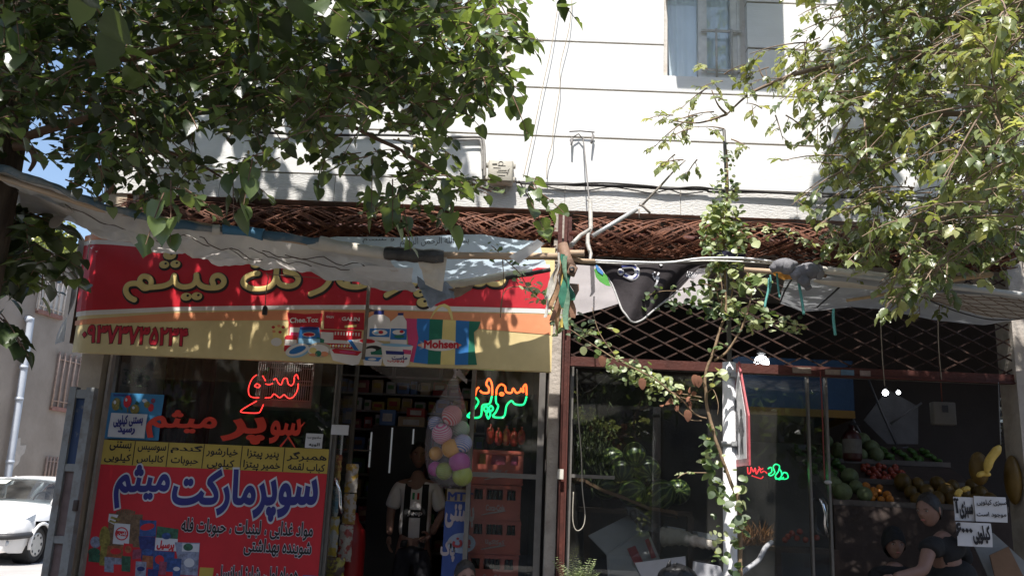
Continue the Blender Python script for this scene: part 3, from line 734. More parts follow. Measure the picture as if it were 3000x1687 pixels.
for m_, wt, lf in ((0,.062,.003),(1,.022,.006)):
    pw(mb, 'مواد غذایی ، لبنیات ، حبوبات فله', (738,1180), (1600,1215), 115, m_, wt, lf); pw(mb, 'شوینده بهداشتی', (1150,1310), (1590,1330), 110, m_, wt, lf)
    pw(mb, 'همراه اول، شارژ ایرانسل', (970,1482), (1505,1500), 105, m_, wt, lf)
mb.build('small_lettering', [po_wht, po_blk], PO)
# groceries printed at the lower left of the poster
mm = [po_red, po_wht, M('dim print brown',(.15,.09,.05),.5,.5,38), M('dim print yellow',(.22,.18,.04),.5,.5,38), M('dim print blue',(.03,.07,.22),.5,.5,38), M('dim print navy',(.02,.03,.14),.5,.5,38), M('dim print green',(.03,.10,.06),.5,.5,38), M('dim print orange',(.28,.09,.04),.5,.5,38), M('dim print pink',(.24,.05,.09),.5,.5,38), M('dim print lilac',(.22,.24,.33),.5,.5,38)]
mb = MB()
def p2(pts, m, l=1):
    v = PP([q3(p) for p in pts], GY_); tr = tessellate_polygon([v]); v = [q - Vector((0,.0012*l,0)) for q in v]
    mb.add(v, [t if (v[t[1]]-v[t[0]]).cross(v[t[2]]-v[t[0]]).y < 0 else (t[0],t[2],t[1]) for t in tr], m)
p2([(268,1035),(490,1045),(470,1260),(255,1250)], 2, 1)
for i in range(9): p2([(312+i*14,1040),(318+i*14,1040-18-14*math.sin(i/8*3.14)),(330+i*14,1040-18-14*math.sin((i+1)/9*3.14)),(326+i*14,1040)], 2, 1.2)
p2([(268,1040),(330,1046),(300,1110),(262,1090)], 1, 1.3); p2([(285,1055),(345,1075),(330,1088),(275,1068)], 3, 1.5); p2([(275,1078),(330,1098),(318,1108),(268,1090)], 3, 1.5); p2(el(240,1200,36,80), 3, 1.6); p2([(222,1140),(256,1140),(262,1385),(205,1375)], 3, 1.8); p2(el(180,1225,36,38), 9, 1.4); p2(el(170,1290,40,28), 6, 1.6); p2([(135,1300),(210,1306),(205,1360),(132,1352)], 6, 1.8)
p2([(305,1100),(408,1108),(398,1245),(292,1235)], 1, 2.2); p2(el(352,1170,44,44), 0, 2.6); p2(el(352,1170,36,36), 1, 2.8); p2([(318,1150),(388,1156),(386,1188),(316,1182)], 0, 3)
p2([(470,1080),(580,1084),(575,1190),(468,1185)], 4, 2); p2(el(520,1125,48,22,-.2), 0, 2.4); p2([(462,1185),(572,1192),(566,1350),(480,1345)], 5, 2.2); p2(el(520,1290,36,22), 4, 2.6)
p2([(585,1120),(725,1140),(712,1270),(570,1262)], 6, 2.6); p2([(575,1195),(720,1205),(712,1285),(568,1278)], 1, 2.9); p2(el(645,1185,30,22), 4, 3.1); p2([(560,1280),(700,1290),(690,1420),(556,1412)], 4, 2.7); p2(el(600,1340,30,30), 0, 3)
p2([(260,1248),(362,1252),(360,1330),(250,1325)], 7, 3); p2(el(312,1285,36,20), 0, 3.2); p2([(240,1320),(356,1332),(350,1430),(238,1418)], 9, 3.4)
p2([(366,1232),(425,1238),(420,1310),(360,1305)], 0, 3.2); p2(el(395,1272,22,24), 7, 3.4); p2([(425,1275),(482,1270),(478,1330),(420,1338)], 8, 3.6); p2([(352,1315),(412,1318),(408,1420),(350,1415)], 6, 3.6); p2([(300,1370),(352,1372),(350,1449),(298,1449)], 0, 3.8)
p2([(445,1350),(515,1355),(510,1449),(440,1449)], 9, 3.9); p2(el(478,1400,26,16), 5, 4.1); p2([(490,1310),(560,1318),(552,1392),(480,1388)], 7, 3.5); p2([(525,1400),(595,1405),(590,1460),(520,1460)], 5, 4); p2([(600,1350),(650,1355),(640,1440),(595,1436)], 8, 4)
p2([(700,1225),(865,1230),(850,1445),(735,1440)], 9, 3); p2([(750,1232),(862,1236),(858,1290),(746,1285)], 1, 3.3); p2(el(788,1258,32,24), 6, 3.5); p2(el(795,1360,34,30), 1, 3.4); p2([(690,1330),(745,1335),(735,1449),(686,1449)], 4, 3.6); p2(el(712,1400,22,14), 1, 3.8)
mb.build('grocery_print', mm, PO)
mb = MB(); 
write_px(mb, 'پرسیل', q3((580,1275)), q3((690,1285)), GY_, 62/2.24, 0, .06, .0052); mb.build('packet_lettering', po_red, PO); mb = MB(); write_px(mb, 'لادن', q3((325,1182)), q3((382,1186)), GY_, 26/2.24, 0, .03, .005)
mb.build('packet_lettering', po_wht, PO)
mb = MB(); a = P(*q3((865,1390)),GY_); b = P(*q3((948,1460)),GY_); mb.box((a.x,GY_-.004,b.z),(b.x,GY_-.001,a.z)); mb.build('yellow_badge', po_yel, PO)
mb = MB(); a = P(*q3((1540,1440)),GY_); b = P(*q3((1630,1475)),GY_); mb.box((a.x,GY_-.004,b.z),(b.x,GY_-.001,a.z)); mb.build('blue_badge', mm[4], PO)
# red cut vinyl letters on the pane
rv = M('red cut vinyl', (.62,.045,.02), .45, .06, bump=0)
mb = MB()
pw(mb, 'میثم', (512,535), (958,545), 175, 0, .035, .001); pw(mb, 'پر', (1010,570), (1275,580), 165, 0, .035, .001); pw(mb, 'سو', (1322,570), (1515,575), 150, 0, .035, .001)
for l in ([(1500,500),(1552,440)],[(1392,600),(1440,540)],[(1440,530),(1490,608)]):
    p, q = P(*q3(l[0]),GY_), P(*q3(l[1]),GY_); nn = (q-p).normalized().cross(Vector((0,1,0)))*.009; mb.add([p-nn,q-nn*.4,q+nn*.4,p+nn],[(0,1,2,3)])
tag(mb.build('vinyl_lettering', rv), 'large red cut vinyl Persian letters stuck across the grocery pane', 'lettering')
def note(name, label, cat, corners, col, texts, Y=GY_, inkc=None, conv=q3, grp=None, prints=()):
    p0, p1 = P(*conv(corners[0]),Y), P(*conv(corners[1]),Y)
    t = thing(name, label, cat, (p0+p1)/2, grp)
    mb = MB(); rows = []
    for i in range(5):
        rows.append([Vector((p0.x+(p1.x-p0.x)*j/6, Y-.004-.004*math.sin(i*1.3+j*.9), p1.z+(p0.z-p1.z)*i/4)) for j in range(7)])
    mb.grid(rows); o = mb.build('sheet', col, t)
    if prints:
        mb = MB(); ms = []
        for pts, mt, l in prints:
            if mt not in ms: ms.append(mt)
            v = [q - Vector((0,.009+.001*l,0)) for q in PP([conv(p) for p in pts], Y)]
            tr = tessellate_polygon([v]); mb.add(v, [k if (v[k[1]]-v[k[0]]).cross(v[k[2]]-v[k[0]]).y < 0 else (k[0],k[2],k[1]) for k in tr], ms.index(mt))
        mb.build('printed_picture', ms, t)
    if texts:
        mb = MB()
        for s, l, r, h, wt in texts: write_px(mb, s, conv(l), conv(r), Y, h, 0, wt, .012)
        mb.build('lettering', inkc or po_blk, t)
    return t
pap = M('plain white paper', (.58,.57,.58), .8, .06, 4, bump=.1)
skyb = M('poster sky blue', (.05,.22,.42), .5, .1, 4, bump=.03)
fr = []
for x, y, a, b, m_ in ((318,322,28,42,mm[3]),(392,305,26,40,mm[0]),(440,355,30,32,mm[3]),(520,325,20,22,mm[3]),(546,345,18,26,mm[0]),(560,300,14,16,mm[8]),(505,300,18,12,po_wht)):
    fr.append((el(x,y,a,b,.2), m_, 1)); fr.append((el(x-a*.3,y-b*.3,a*.3,b*.3), po_wht, 2)) if a > 25 else None
fr.append(([(340,300),(350,340),(362,350),(352,365),(335,350)], mm[6], 1.5)); fr.append(([(440,318),(455,300),(470,320),(455,330)], mm[6], 1.5)); fr.append(([(300,255),(420,258),(418,272),(300,270)], mm[4], .5)); fr.append(([(388,345),(398,345),(397,375),(390,375)], mm[3], 1.5))
note('fruit_poster', 'blue poster with printed lemons and ice lollies behind the white ice cream note', 'poster', ((280,245),(592,560)), skyb, [], prints=fr, Y=GY_+.02)
note('paper_notice', 'white paper notice in Persian on the blue fruit poster', 'notice', ((282,378),(500,545)), pap, [('بستنی کیلویی',(300,472),(490,462),32,.045),('رسید',(330,518),(436,520),20,.05)], inkc=po_nav)
note('paper_notice', 'small white sandwich notice at the top right corner of the red poster', 'notice', ((1562,512),(1665,612)), pap, [('ساندویچ سرد',(1568,552),(1660,556),10,.02),('الویه',(1580,600),(1650,602),11,.03)])
note('paper_notice', 'blank white card taped on the grocery door glass', 'notice', ((1730,455),(1838,525)), pap, [], Y=7.03)
# ================================================================ awnings, poles, rags
tarp = M('patched white tarpaulin', (.66,.61,.57), .85, .1, 3, col2=(.48,.43,.38), mix2=(.5,.8), bump=.6, bscale=17, transl=.5)
tarp_b = M('dirty blue tarpaulin', (.07,.13,.18), .8, .3, 7, col2=(.24,.25,.24), mix2=(.42,.6), bump=.4, bscale=30, transl=.15)
sheet_b = M('pale blue printed sheet', (.52,.62,.70), .7, .06, 4, bump=.15, transl=.5)
tarp_g = M('grey tarpaulin', (.36,.37,.38), .8, .1, 3, col2=(.27,.27,.28), mix2=(.4,.75), bump=.4, bscale=16, transl=.25)
wood = M('weathered pole wood', (.42,.30,.20), .8, .25, 9, bump=.25, stretch=(.3,1,1))
bleach = M('bleached cloth', (.60,.55,.47), .85, .12, 5, bump=.3, transl=.2)
greyc = M('grey rag', (.26,.27,.29), .8, .3, 8, bump=.4, transl=.1)
seam = M('dark seam', (.03,.03,.03), .8)
def interp(tbl, x):
    for (x0, y0), (x1, y1) in zip(tbl, tbl[1:]):
        if x <= x1: return y0 + (y1-y0)*(x-x0)/(x1-x0)
    return tbl[-1][1]
def cloth(mb, top, bot, Yt, Yb, nx=80, ny=14, sag=.0, wr=.012, m=0, sc=3.0, seed=0, x0=None, x1=None):
    """hanging or stretched sheet between two edges given as photo outlines at their own depths, sagging and wrinkled"""
    x0 = top[0][0] if x0 is None else x0; x1 = top[-1][0] if x1 is None else x1; rows = []
    for i in range(ny+1):
        k = i/ny; row = []
        for j in range(nx+1):
            u = j/nx; xt = x0+(x1-x0)*u; xb = bot[0][0] + (bot[-1][0]-bot[0][0])*u
            yt_ = Yt(u) if callable(Yt) else Yt; yb_ = Yb(u) if callable(Yb) else Yb
            a = P(xt, interp(top, xt), yt_); b = P(xb, interp(bot, xb), yb_)
            p = a.lerp(b, k); p.z -= sag*4*k*(1-k)
            n = noise.noise(Vector((p.x*sc+seed, p.y*sc, p.z*sc)))*wr + noise.noise(Vector((p.x*sc*3+seed, p.y*3*sc, p.z*3*sc)))*wr*.4
            e = min(1, 6*min(k, 1-k)+.25)
            p += Vector((0, n*.6, n))*e; row.append(p)
        rows.append(row)
    mb.grid(rows, m); return rows
def edge_tube(mb, row, r, m=0, j=0, amp=.3):
    mb.tube([p + Vector((0, r*amp*noise.noise(p*7), r*amp*noise.noise(p*9+Vector((3,0,0))))) for p in row], [r*(1+amp*noise.noise(p*5)) for p in row], 8, m)
# left awning
T = thing('awning', 'long sagging white tarpaulin awning over the red banner', 'awning', P(500,680,5.6))
ltop = [(-60,490),(0,500),(54,512),(165,552),(290,603),(448,650),(556,664),(646,676),(825,697),(925,710),(1130,742)]
lbot = [(-40,540),(0,560),(61,612),(150,625),(219,647),(265,671),(305,694),(430,718),(538,737),(628,758),(718,770),(897,793),(1030,813),(1159,841),(1232,845)]
mb = MB(); lrows = cloth(mb, ltop, lbot, lambda u: 4.75+.3*u, lambda u: 5.9+.25*u, 180, 28, .05, .075, 0, 5.0, 1)
mb.build('sheet', tarp, T)
for (p0, p1, sd) in (((300,612),(470,705),1),((590,690),(720,768),2),((640,705),(760,772),3),((800,740),(1010,790),4),((760,715),(900,760),5),((860,745),(1080,800),6)):
    pts = []; mb = MB()
    for i in range(13):
        k = i/12; x = p0[0]+(p1[0]-p0[0])*k; y = p0[1]+(p1[1]-p0[1])*k + 7*noise.noise(Vector((k*4, sd, 0)))
        # point on the sheet: nearest grid point
        u = min(1, max(0, (x+50)/1240)); q = min(lrows[int(4+9*k) if sd < 4 else int(6+7*k)], key=lambda r: abs(r.x - P(x,y,5.4).x)); pts.append(q + Vector((0,0,-.006)))
    mb.tube(pts, .0032, 5)
    mb.build('cord', M('dark dirty cord', (.12,.09,.075), .9), T)
mb = MB(); er = lrows[0]
edge_tube(mb, [p + Vector((0,-.012,.006)) for p in er], .022, 0, amp=.7); mb.build('rolled_hem', tarp_b, T)
mb = MB(); mb.tube([P(-60,500,4.8), P(290,612,4.88), P(1130,748,5.08)], .018, 8); mb.build('front_pole', wood, T)
# lighter patch folded over the hem
mb = MB()
for (a, b, mm_) in ((618,642,0),(646,770,1),(925,1125,0)):
    mb = MB(); seg = [p for p in er if P(a,680,4.9).x < p.x < P(b,680,4.9).x]
    if len(seg) > 1: edge_tube(mb, [p + Vector((0,-.018,.004)) for p in seg], .034, mm_, amp=.35)
    mb.build('hem_patch', [bleach, M('bright blue patch', (.07,.19,.30), .75, .15, 8, transl=.15)], T)
# the white end hanging at the tree
mb = MB(); cloth(mb, [(50,560),(120,580),(215,625)], [(62,622),(140,632),(190,640)], 4.95, 5.3, 30, 8, 0, .03, 0, 4, 9)
mb.poly(catmull(PP([(150,640),(168,634),(185,640),(172,660),(152,668),(143,660)], 5.2), 3, True), 0, .01); mb.build('loose_corner', tarp, T)
# pale blue printed sheet
T2 = thing('awning', 'pale blue printed sheet awning with black script, left of the rusty post', 'awning', P(1330,760,5.6))
btop = [(930,702),(987,693),(1159,695),(1410,686),(1518,702),(1582,706)]
bbot = [(900,780),(1030,800),(1213,830),(1302,834),(1420,815),(1560,790),(1600,775)]
mb = MB(); brows = cloth(mb, btop, bbot, 5.15, lambda u: 6.1, 90, 14, .02, .03, 0, 3.5, 4)
mb.build('sheet', sheet_b, T2)
mb = MB()
def on_sheet(rows, mbx, s, pl, pr, h, drop, Yg=5.3, wt=.0):
    t = MB(); write_px(t, s, pl, pr, Yg, h, 0, wt, 0)
    o = Vector((0,0,CAMH)); v = []
    fl = [(p, r) for r in rows for p in r]
    from mathutils.bvhtree import BVHTree
    k = len(rows); n = len(rows[0]); vv = [p for r in rows for p in r]
    tree = BVHTree.FromPolygons(vv, [(i*n+j, i*n+j+1, (i+1)*n+j+1, (i+1)*n+j) for i in range(k-1) for j in range(n-1)])
    for q in t.v:
        d = (q-o).normalized(); h_ = tree.ray_cast(o, d); v.append((h_[0] if h_[0] else q) - d*drop)
    mbx.add(v, t.f)
on_sheet(brows, mb, 'بسم الله الرحمن الرحیم', (1172,727), (1374,722), 30, .006); on_sheet(brows, mb, 'والسلام', (1062,712), (1155,710), 18, .006)
mb.build('script', M('black script', (.05,.06,.09), .7), T2)
mb = MB()      # the pole along its middle, wrapped with cloth and tape
mb.tube([P(925,722,5.02), P(1292,748,5.05), P(1590,751,5.07), P(1640,752,5.08)], .021, 10); tag(mb.build('wooden_pole', wood), 'pale wooden pole carrying the blue printed awning', 'pole')
mb = MB(); mb.tube(catmull([P(905,712,5.0), P(980,722,5.0), P(1060,733,5.01), P(1140,744,5.01)], 6), [.03,.034,.036,.037,.038,.036,.035,.036,.037,.038,.037,.036,.036,.035,.036,.037,.036,.035,.034], 10)
tag(mb.build('cloth_wrap', bleach), 'pale cloth wrapped along the pole at the middle of the white awning', 'cloth')
mb = MB(); mb.tube(catmull([P(1128,741,5.0), P(1180,745,4.99), P(1240,750,4.99), P(1300,752,5.0)], 5), [.036,.04,.042,.038,.043,.041,.039,.042,.044,.04,.038,.042,.045,.043,.04,.036], 10)
mb.poly(PP([(1270,755),(1300,757),(1296,768),(1282,764),(1275,770)], 4.97), 0, .01); tag(mb.build('tape_wrap', M('black tape', (.05,.045,.04), .4, .4, 12, bump=.4)), 'dark tape bound round the pale pole over the banner', 'tape')
mb = MB()      # a bleached strip hanging over the pole and the grey torn tail under it
cloth(mb, [(1222,752),(1265,756),(1310,753)], [(1246,835),(1270,845),(1296,853)], 4.98, 5.1, 24, 14, -.0, .03, 0, 9, 2); tag(mb.build('cloth_strip', bleach), 'bleached strip of cloth hanging from the taped pole', 'cloth')
mb = MB()
ra = [P(x,y,Y) for x,y,Y in ((1222,806,5.5),(1262,832,5.35),(1300,826,5.2),(1332,868,5.3),(1298,876,5.25),(1272,890,5.2),(1258,902,5.2),(1254,880,5.3))]
cloth(mb, [(1222,806),(1258,830),(1300,828),(1330,850)], [(1252,898),(1262,902),(1292,880),(1334,868)], 5.45, 5.3, 30, 16, 0, .07, 0, 8, 5); tag(mb.build('torn_sheet', greyc), 'torn grey plastic tail hanging over the gold lettering', 'rag')
mb = MB(); cloth(mb, [(1310,848),(1350,842),(1392,834)], [(1330,872),(1352,866),(1380,850)], 5.4, 5.5, 14, 6, 0, .04, 0, 8, 8); tag(mb.build('torn_sheet', M('brown dirty rag', (.25,.19,.15), .9, .3, 9, transl=.1)), 'small brown torn rag beside the grey torn tail', 'rag')
mb = MB(); mb.tube(catmull([P(1296,835,5.7), P(1390,824,5.68), P(1482,806,5.65), P(1560,798,5.63)], 5), .026, 8, 0); tag(mb.build('wooden_lath', bleach), 'pale lath along the lower edge of the blue printed awning', 'lath')
mb = MB(); mb.tube([P(1482,815,5.6), P(1612,790,5.5)], .014, 8); tag(mb.build('iron_rod', M('dark iron', (.05,.045,.04), .5, metal=.6)), 'thin dark iron rod running to the ribbon bundle', 'rod')
# white sunlit fold between the sheets
mb = MB(); cloth(mb, [(1032,786),(1080,780),(1210,786)], [(1040,800),(1100,822),(1206,826)], 5.35, 5.6, 30, 8, 0, .03, 0, 6, 11); tag(mb.build('white_fold', M('bright white cloth', (.74,.74,.74), .8, .04, bump=.2, transl=.3)), 'bright sunlit fold of white cloth above the gold lettering', 'cloth')
mb = MB(); cloth(mb, [(1490,752),(1530,728),(1575,700)], [(1520,772),(1560,742),(1598,712)], 5.0, 5.04, 12, 5, 0, .01, 0, 6, 12); tag(mb.build('white_fold', MATS['bright white cloth']), 'white folded strip beside the rusty post', 'cloth')
# rods in front of the banner
mb = MB(); mb.tube([P(1083,806,6.2), P(1072,960,6.25), P(1064,1052,6.3)], .013, 8, 0)
mb.tube([P(1080,905,6.27), P(1098,910,6.25), P(1080,912,6.24)], .006, 6); tag(mb.build('steel_rod', M('weathered steel rod', (.22,.18,.14), .6, .3, 20, metal=.5)), 'thin upright steel rod in front of the printed groceries', 'rod')
blk = M('black rubber', (.015,.013,.013), .5, .1)
mb = MB(); mb.tube(catmull([P(780,800,6.1), P(786,815,6.1), P(780,850,6.1), P(777,897,6.1)], 4), .0035, 6, 0)
mb.tube([P(786,803,6.1), P(850,808,6.2), P(960,816,6.25)], .0025, 5, 0)
mb.lathe(P(775,922,6.1), [(.0,-.002),(.017,0),(.019,.012),(.019,.045),(.014,.058),(.006,.066),(0,.068)], 14, 1); tag(mb.build('lamp_socket', [M('thin brown wire', (.2,.13,.09), .7), blk]), 'empty black lamp socket dangling in front of the red banner', 'lamp socket')
mb = MB(); mb.tube([P(268,682,6.3), P(255,760,6.3), P(232,842,6.3)], .0035, 5); tag(mb.build('wire', M('pale wire', (.4,.35,.3), .6)), 'pale bent wire over the left end of the red banner', 'wire')
# ------------------------------------------------ the rusty post between the awnings
px_, Yp = 1652, 5.45
mb = MB(); a = P(1650,610,Yp); b = P(1655,1687,Yp)
mb.box((a.x-.022,Yp+1.4,a.z*.0), (a.x+.022,Yp+1.44,a.z+.1))
t_ = MB(); t_.tube([P(1648,716,5.0), P(1660,760,4.98), P(1676,792,4.96)], [.03,.033,.034], 12); t_.obox(P(1676,793,4.94), (.05,.03,.06), Matrix.Rotation(rad(20),3,'Y'), 0, .006)
t_.lathe(P(1675,790,4.915), [(.008,0),(.017,0),(.017,.012),(.008,.012)], 14, 1, Matrix.Rotation(rad(90),3,'X'))
t_.poly(PP([(1670,830),(1696,832),(1697,848),(1680,880),(1668,878),(1682,850)], 5.0), 0, .03)
tag(t_.build('rusty_bracket', [M('brown rusty pipe', (.20,.12,.08), .7, .3, 12, bump=.3), blk]), 'short rusty pipe bracket with a bolt hole between the two awnings', 'bracket')
mb = MB(); mb.tube([P(1640,745,5.0), P(1700,764,5.05), P(1742,766,5.1)], .014, 8); mb.tube([P(1642,742,5.02), P(1712,742,5.0)], .02, 8); tag(mb.build('short_pole', wood), 'short pale pole ends tied at the rusty bracket', 'pole')
# ribbons
RB = thing('ribbon_bundle', 'bundle of faded green, yellow and brown cloth strips tied to the post', 'ribbons', P(1645,760,5.02))
cols = [((.05,.20,.13),1),((.55,.42,.10),2),((.30,.16,.10),3),((.55,.52,.46),4),((.10,.16,.30),5),((.42,.25,.14),6),((.20,.33,.22),7)]
spec = [(1643,740,1600,875,.02,3),(1648,745,1612,905,.016,5),(1650,745,1632,985,.022,5),(1655,745,1668,930,.03,2),(1660,760,1648,960,.02,1),(1652,745,1655,900,.024,0),(1662,765,1672,880,.02,0),(1645,745,1620,940,.012,2),(1658,750,1662,965,.018,6),(1640,740,1592,930,.008,3)]
for i, (ax, ay, bx_, by_, w_, ci) in enumerate(spec):
    mb = MB(); rows = []
    for k in range(15):
        u = k/14; p = P(ax+(bx_-ax)*u**1.2, ay+(by_-ay)*u, 5.0-.03*math.sin(i*1.7)-.012*i*.5)
        a_ = 1.2*math.sin(u*4+i)+i
        d = Vector((math.cos(a_), math.sin(a_)*.6, 0))*w_*(.7+.5*u); p.x += .01*math.sin(u*9+i*2)
        rows.append([p-d, p+d*.1+Vector((0,-.006,0)), p+d])
    mb.grid(rows); mb.build('ribbon', M('ribbon cloth %d' % cols[ci][1], cols[ci][0], .85, .35, 18, transl=.2, bump=.2), RB)
# ------------------------------------------------ between the awnings: rail, black flag, white sheet
railm = M('pale steel rail', (.55,.54,.52), .45, .1, 8, metal=.3)
mb = MB(); mb.tube(catmull([P(1735,763,5.3), P(1850,768,5.28), P(1960,769,5.26), P(2056,757,5.25), P(2180,757,5.22), P(2270,768,5.2)], 6), .008, 8)
mb.tube(catmull([P(1740,769,5.32), P(1900,773,5.3), P(2060,764,5.28), P(2200,768,5.24), P(2280,775,5.2)], 6), .005, 6)
tag(mb.build('wire_rail', railm), 'thin bright wire rail carrying the black flag', 'rail')
mb = MB(); mb.tube([P(2180,790,5.22), P(2300,798,5.16), P(2420,806,5.0)], .016, 8); tag(mb.build('bamboo_pole', wood), 'thin brown pole between the climbing plant and the grey awning', 'pole')
FLG = thing('black_flag', 'black cloth flag with blue and white lettering sagging from the wire rail', 'flag', P(1870,850,5.35))
flm = M('black flag cloth', (.022,.017,.019), .85, .25, 6, bump=.4, bscale=14)
ftop = [(1748,770),(1850,768),(1960,772),(2071,776)]
def flag_pt(u, k):
    # u along the rail, k down to the sagging hem
    xt = 1748+(2071-1748)*u; yt_ = interp(ftop, xt)
    hem = [(0,790),(.1,835),(.2,905),(.3,940),(.36,946),(.44,938),(.52,920),(.62,895),(.75,868),(.88,826),(1,779)]
    yb_ = interp(hem, u); xb = xt + (1852-xt)*.25*(1-abs(u-.36))
    fold = .05*math.sin(u*9+k*2)*k + .02*math.sin(u*23+k*5)*k
    return P(xt+(xb-xt)*k, yt_+(yb_-yt_)*k, 5.3+.02+fold)
mb = MB(); frows = [[flag_pt(j/60, i/18) for j in range(61)] for i in range(19)]; mb.grid(frows); mb.build('cloth', flm, FLG)
mb = MB(); mb.tube(catmull([p + Vector((0,-.004,0)) for p in frows[-1][3:50:3]], 3), .006, 6); mb.build('hem', M('grey hem', (.4,.39,.38), .8), FLG)
z3s = zc(1500,560,2.7867)
from mathutils.bvhtree import BVHTree
def snap(rows, pts, gap):
    vv = [p for r in rows for p in r]; k = len(rows); n = len(rows[0])
    tr = BVHTree.FromPolygons(vv, [(i*n+j, i*n+j+1, (i+1)*n+j+1, (i+1)*n+j) for i in range(k-1) for j in range(n-1)])
    o = Vector((0,0,CAMH)); out = []
    for x, y in pts:
        d = (P(x,y,5)-o).normalized(); h = tr.ray_cast(o, d); out.append((h[0] or P(x,y,5.3)) - d*gap)
    return out
mw = M('flag print white', (.55,.54,.55), .7); mbl = M('flag print blue', (.03,.04,.20), .7)
glyph = [[(895,615),(930,612),(985,612),(1018,640),(1018,690),(985,712),(950,700),(915,682)]]
for nm, r_, gap, mt in (('printed_outline', .017, .006, mw), ('printed_letter', .0095, .0085, mbl)):
    mb = MB()
    for l in glyph: mb.tube(snap(frows, [z3s(q) for q in [(p.x,p.y) for p in catmull([Vector((x,y,0)) for x,y in l], 5)]], gap), r_, 8, flat=.3)
    mb.ball(snap(frows, [z3s((888,660))], gap)[0], (r_*1.3,r_*.3,r_*1.3), 4, 0); mb.build(nm, mt, FLG)
mb = MB()
for l in ([(1150,690),(1165,720),(1185,700),(1200,665)],[(1180,700),(1185,740),(1165,775),(1180,765),(1200,700)],[(1145,680),(1155,672)],[(1160,668),(1170,662)],[(1205,590),(1215,612),(1225,600)]):
    mb.tube(snap(frows, [z3s(q) for q in l], .006), .006, 6, flat=.4)
for a in range(6): mb.tube(snap(frows, [z3s((1435+a*18,655+a*3)), z3s((1425+a*10,700+a*4))], .006), .003, 5)
mb.build('printed_marks', mw, FLG)
mb = MB(); pts = [z3s(q) for q in ((672,640),(700,615),(740,660),(775,690),(805,775),(770,770),(720,740),(685,700))]
v = PP(pts, 5.29); mb.poly(v, 0, .004); mb.build('green_corner', M('leaf green print', (.08,.32,.05), .6), FLG)
mb = MB(); v = PP([z3s(q) for q in ((680,610),(692,600),(745,660),(742,685),(700,655))], 5.285); mb.poly(v, 0, .004); mb.build('blue_corner', M('bright blue print', (.06,.22,.5), .6), FLG)
mb = MB(); cloth(mb, [(1665,775),(1760,780),(1900,790),(2074,785)], [(1663,928),(1760,905),(1830,884),(1960,880),(2074,902)], 5.9, 6.7, 60, 16, 0, .03, 0, 3, 21)
tag(mb.build('white_sheet', M('lilac white sheet', (.60,.56,.57), .8, .08, 3, bump=.3, transl=.45)), 'plain off white sheet hanging behind the black flag', 'sheet')
# ------------------------------------------------ right awning
T3 = thing('awning', 'grey tarpaulin awning with black piping over the greengrocer', 'awning', P(2700,850,5.4))
z4s = zc(2200,560,2.7867)
gtop = [(2300,800),(2405,797),(2577,815),(2738,832),(2882,850),(3000,868),(3200,900)]
gbot = [(2284,888),(2351,913),(2401,911),(2494,899),(2577,906),(2738,938),(2882,952),(3000,934),(3200,915)]
mb = MB(); grows = cloth(mb, gtop, gbot, 4.95, lambda u: 6.75, 100, 16, .0, .03, 0, 2.6, 31)
mb.build('sheet', tarp_g, T3)
mb = MB()
for l in ([(2394,899),(2430,868),(2458,842)], [(2660,853),(2700,868),(2774,901),(2840,922),(2900,935),(2960,936),(3010,931)], [(2286,886),(2300,850),(2322,815)]):
    mb.tube(snap(grows, [(p.x,p.y) for p in catmull([Vector((x,y,0)) for x, y in l], 5)], .008), .0065, 6)
mb.build('piping', seam, T3)
mb = MB(); cloth(mb, [(2384,818),(2460,824),(2560,838),(2680,840)], [(2384,826),(2460,842),(2560,848),(2680,843)], 4.93, 5.1, 40, 5, 0, .015, 0, 6, 41); mb.build('beige_strip', bleach, T3)
lite = M('sunlit ribbed tarpaulin', (.62,.58,.53), .8, .1, 3, bump=.3, transl=.5)  # paler colour stands for sun shining through this part of the grey sheet
mb = MB(); prows = cloth(mb, [(2668,850),(2760,858),(2882,862),(3000,876),(3100,890)], [(2700,868),(2790,900),(2890,930),(2980,930),(3100,918)], 4.98, 5.55, 40, 12, 0, .02, 0, 4, 51); mb.build('sunlit_patch', lite, T3)
mb = MB()
for i in range(1, 12, 2): mb.tube([p + Vector((0,-.003,-.005)) for p in prows[i][2:-4:2]], .0025, 5)
for j in range(4, 36, 5): mb.tube([prows[i][min(40,j+i)] + Vector((0,-.003,-.005)) for i in range(0, 13)], .0022, 5)
mb.build('stitching', M('brown stitching', (.2,.15,.11), .9), T3)
mb = MB(); mb.tube(catmull([P(2405,792,4.9), P(2500,806,4.89), P(2700,830,4.87), P(2880,850,4.86), P(3050,872,4.85)], 5), .018, 10); tag(mb.build('steel_pipe', M('grey steel pipe', (.40,.40,.39), .5, .15, 8, metal=.3)), 'grey steel pipe along the front edge of the grey awning', 'pipe')
mb = MB()
for (a, b, r_) in (((2408,790),(2500,800),.022),((2500,797),(2625,812),.02),((2610,812),(2740,824),.021),((2700,834),(2860,842),.016),((2830,842),(2930,858),.014)):
    pts = [P(a[0]+(b[0]-a[0])*k/8, a[1]+(b[1]-a[1])*k/8 + 3*noise.noise(Vector((k*1.3,a[0],0))), 4.88) for k in range(9)]
    mb.tube(pts, [r_*(1+.35*noise.noise(Vector((k*2.1,b[0],1)))) for k in range(9)], 8)
tag(mb.build('rolled_cloth', bleach), 'bleached cloth rolled along the grey steel pipe', 'cloth')
mb = MB(); mb.tube([P(2480,880,5.0), P(2560,868,4.98), P(2690,842,4.9), P(2730,828,4.82)], .009, 8); mb.tube([P(2724,830,4.8), P(2830,812,4.75), P(2904,804,4.72), P(2908,806,4.72)], [.015,.016,.017,.012], 8)
tag(mb.build('stick', M('rough brown stick', (.36,.25,.14), .85, .3, 14, bump=.4)), 'crooked brown stick poking out over the grey awning', 'stick')
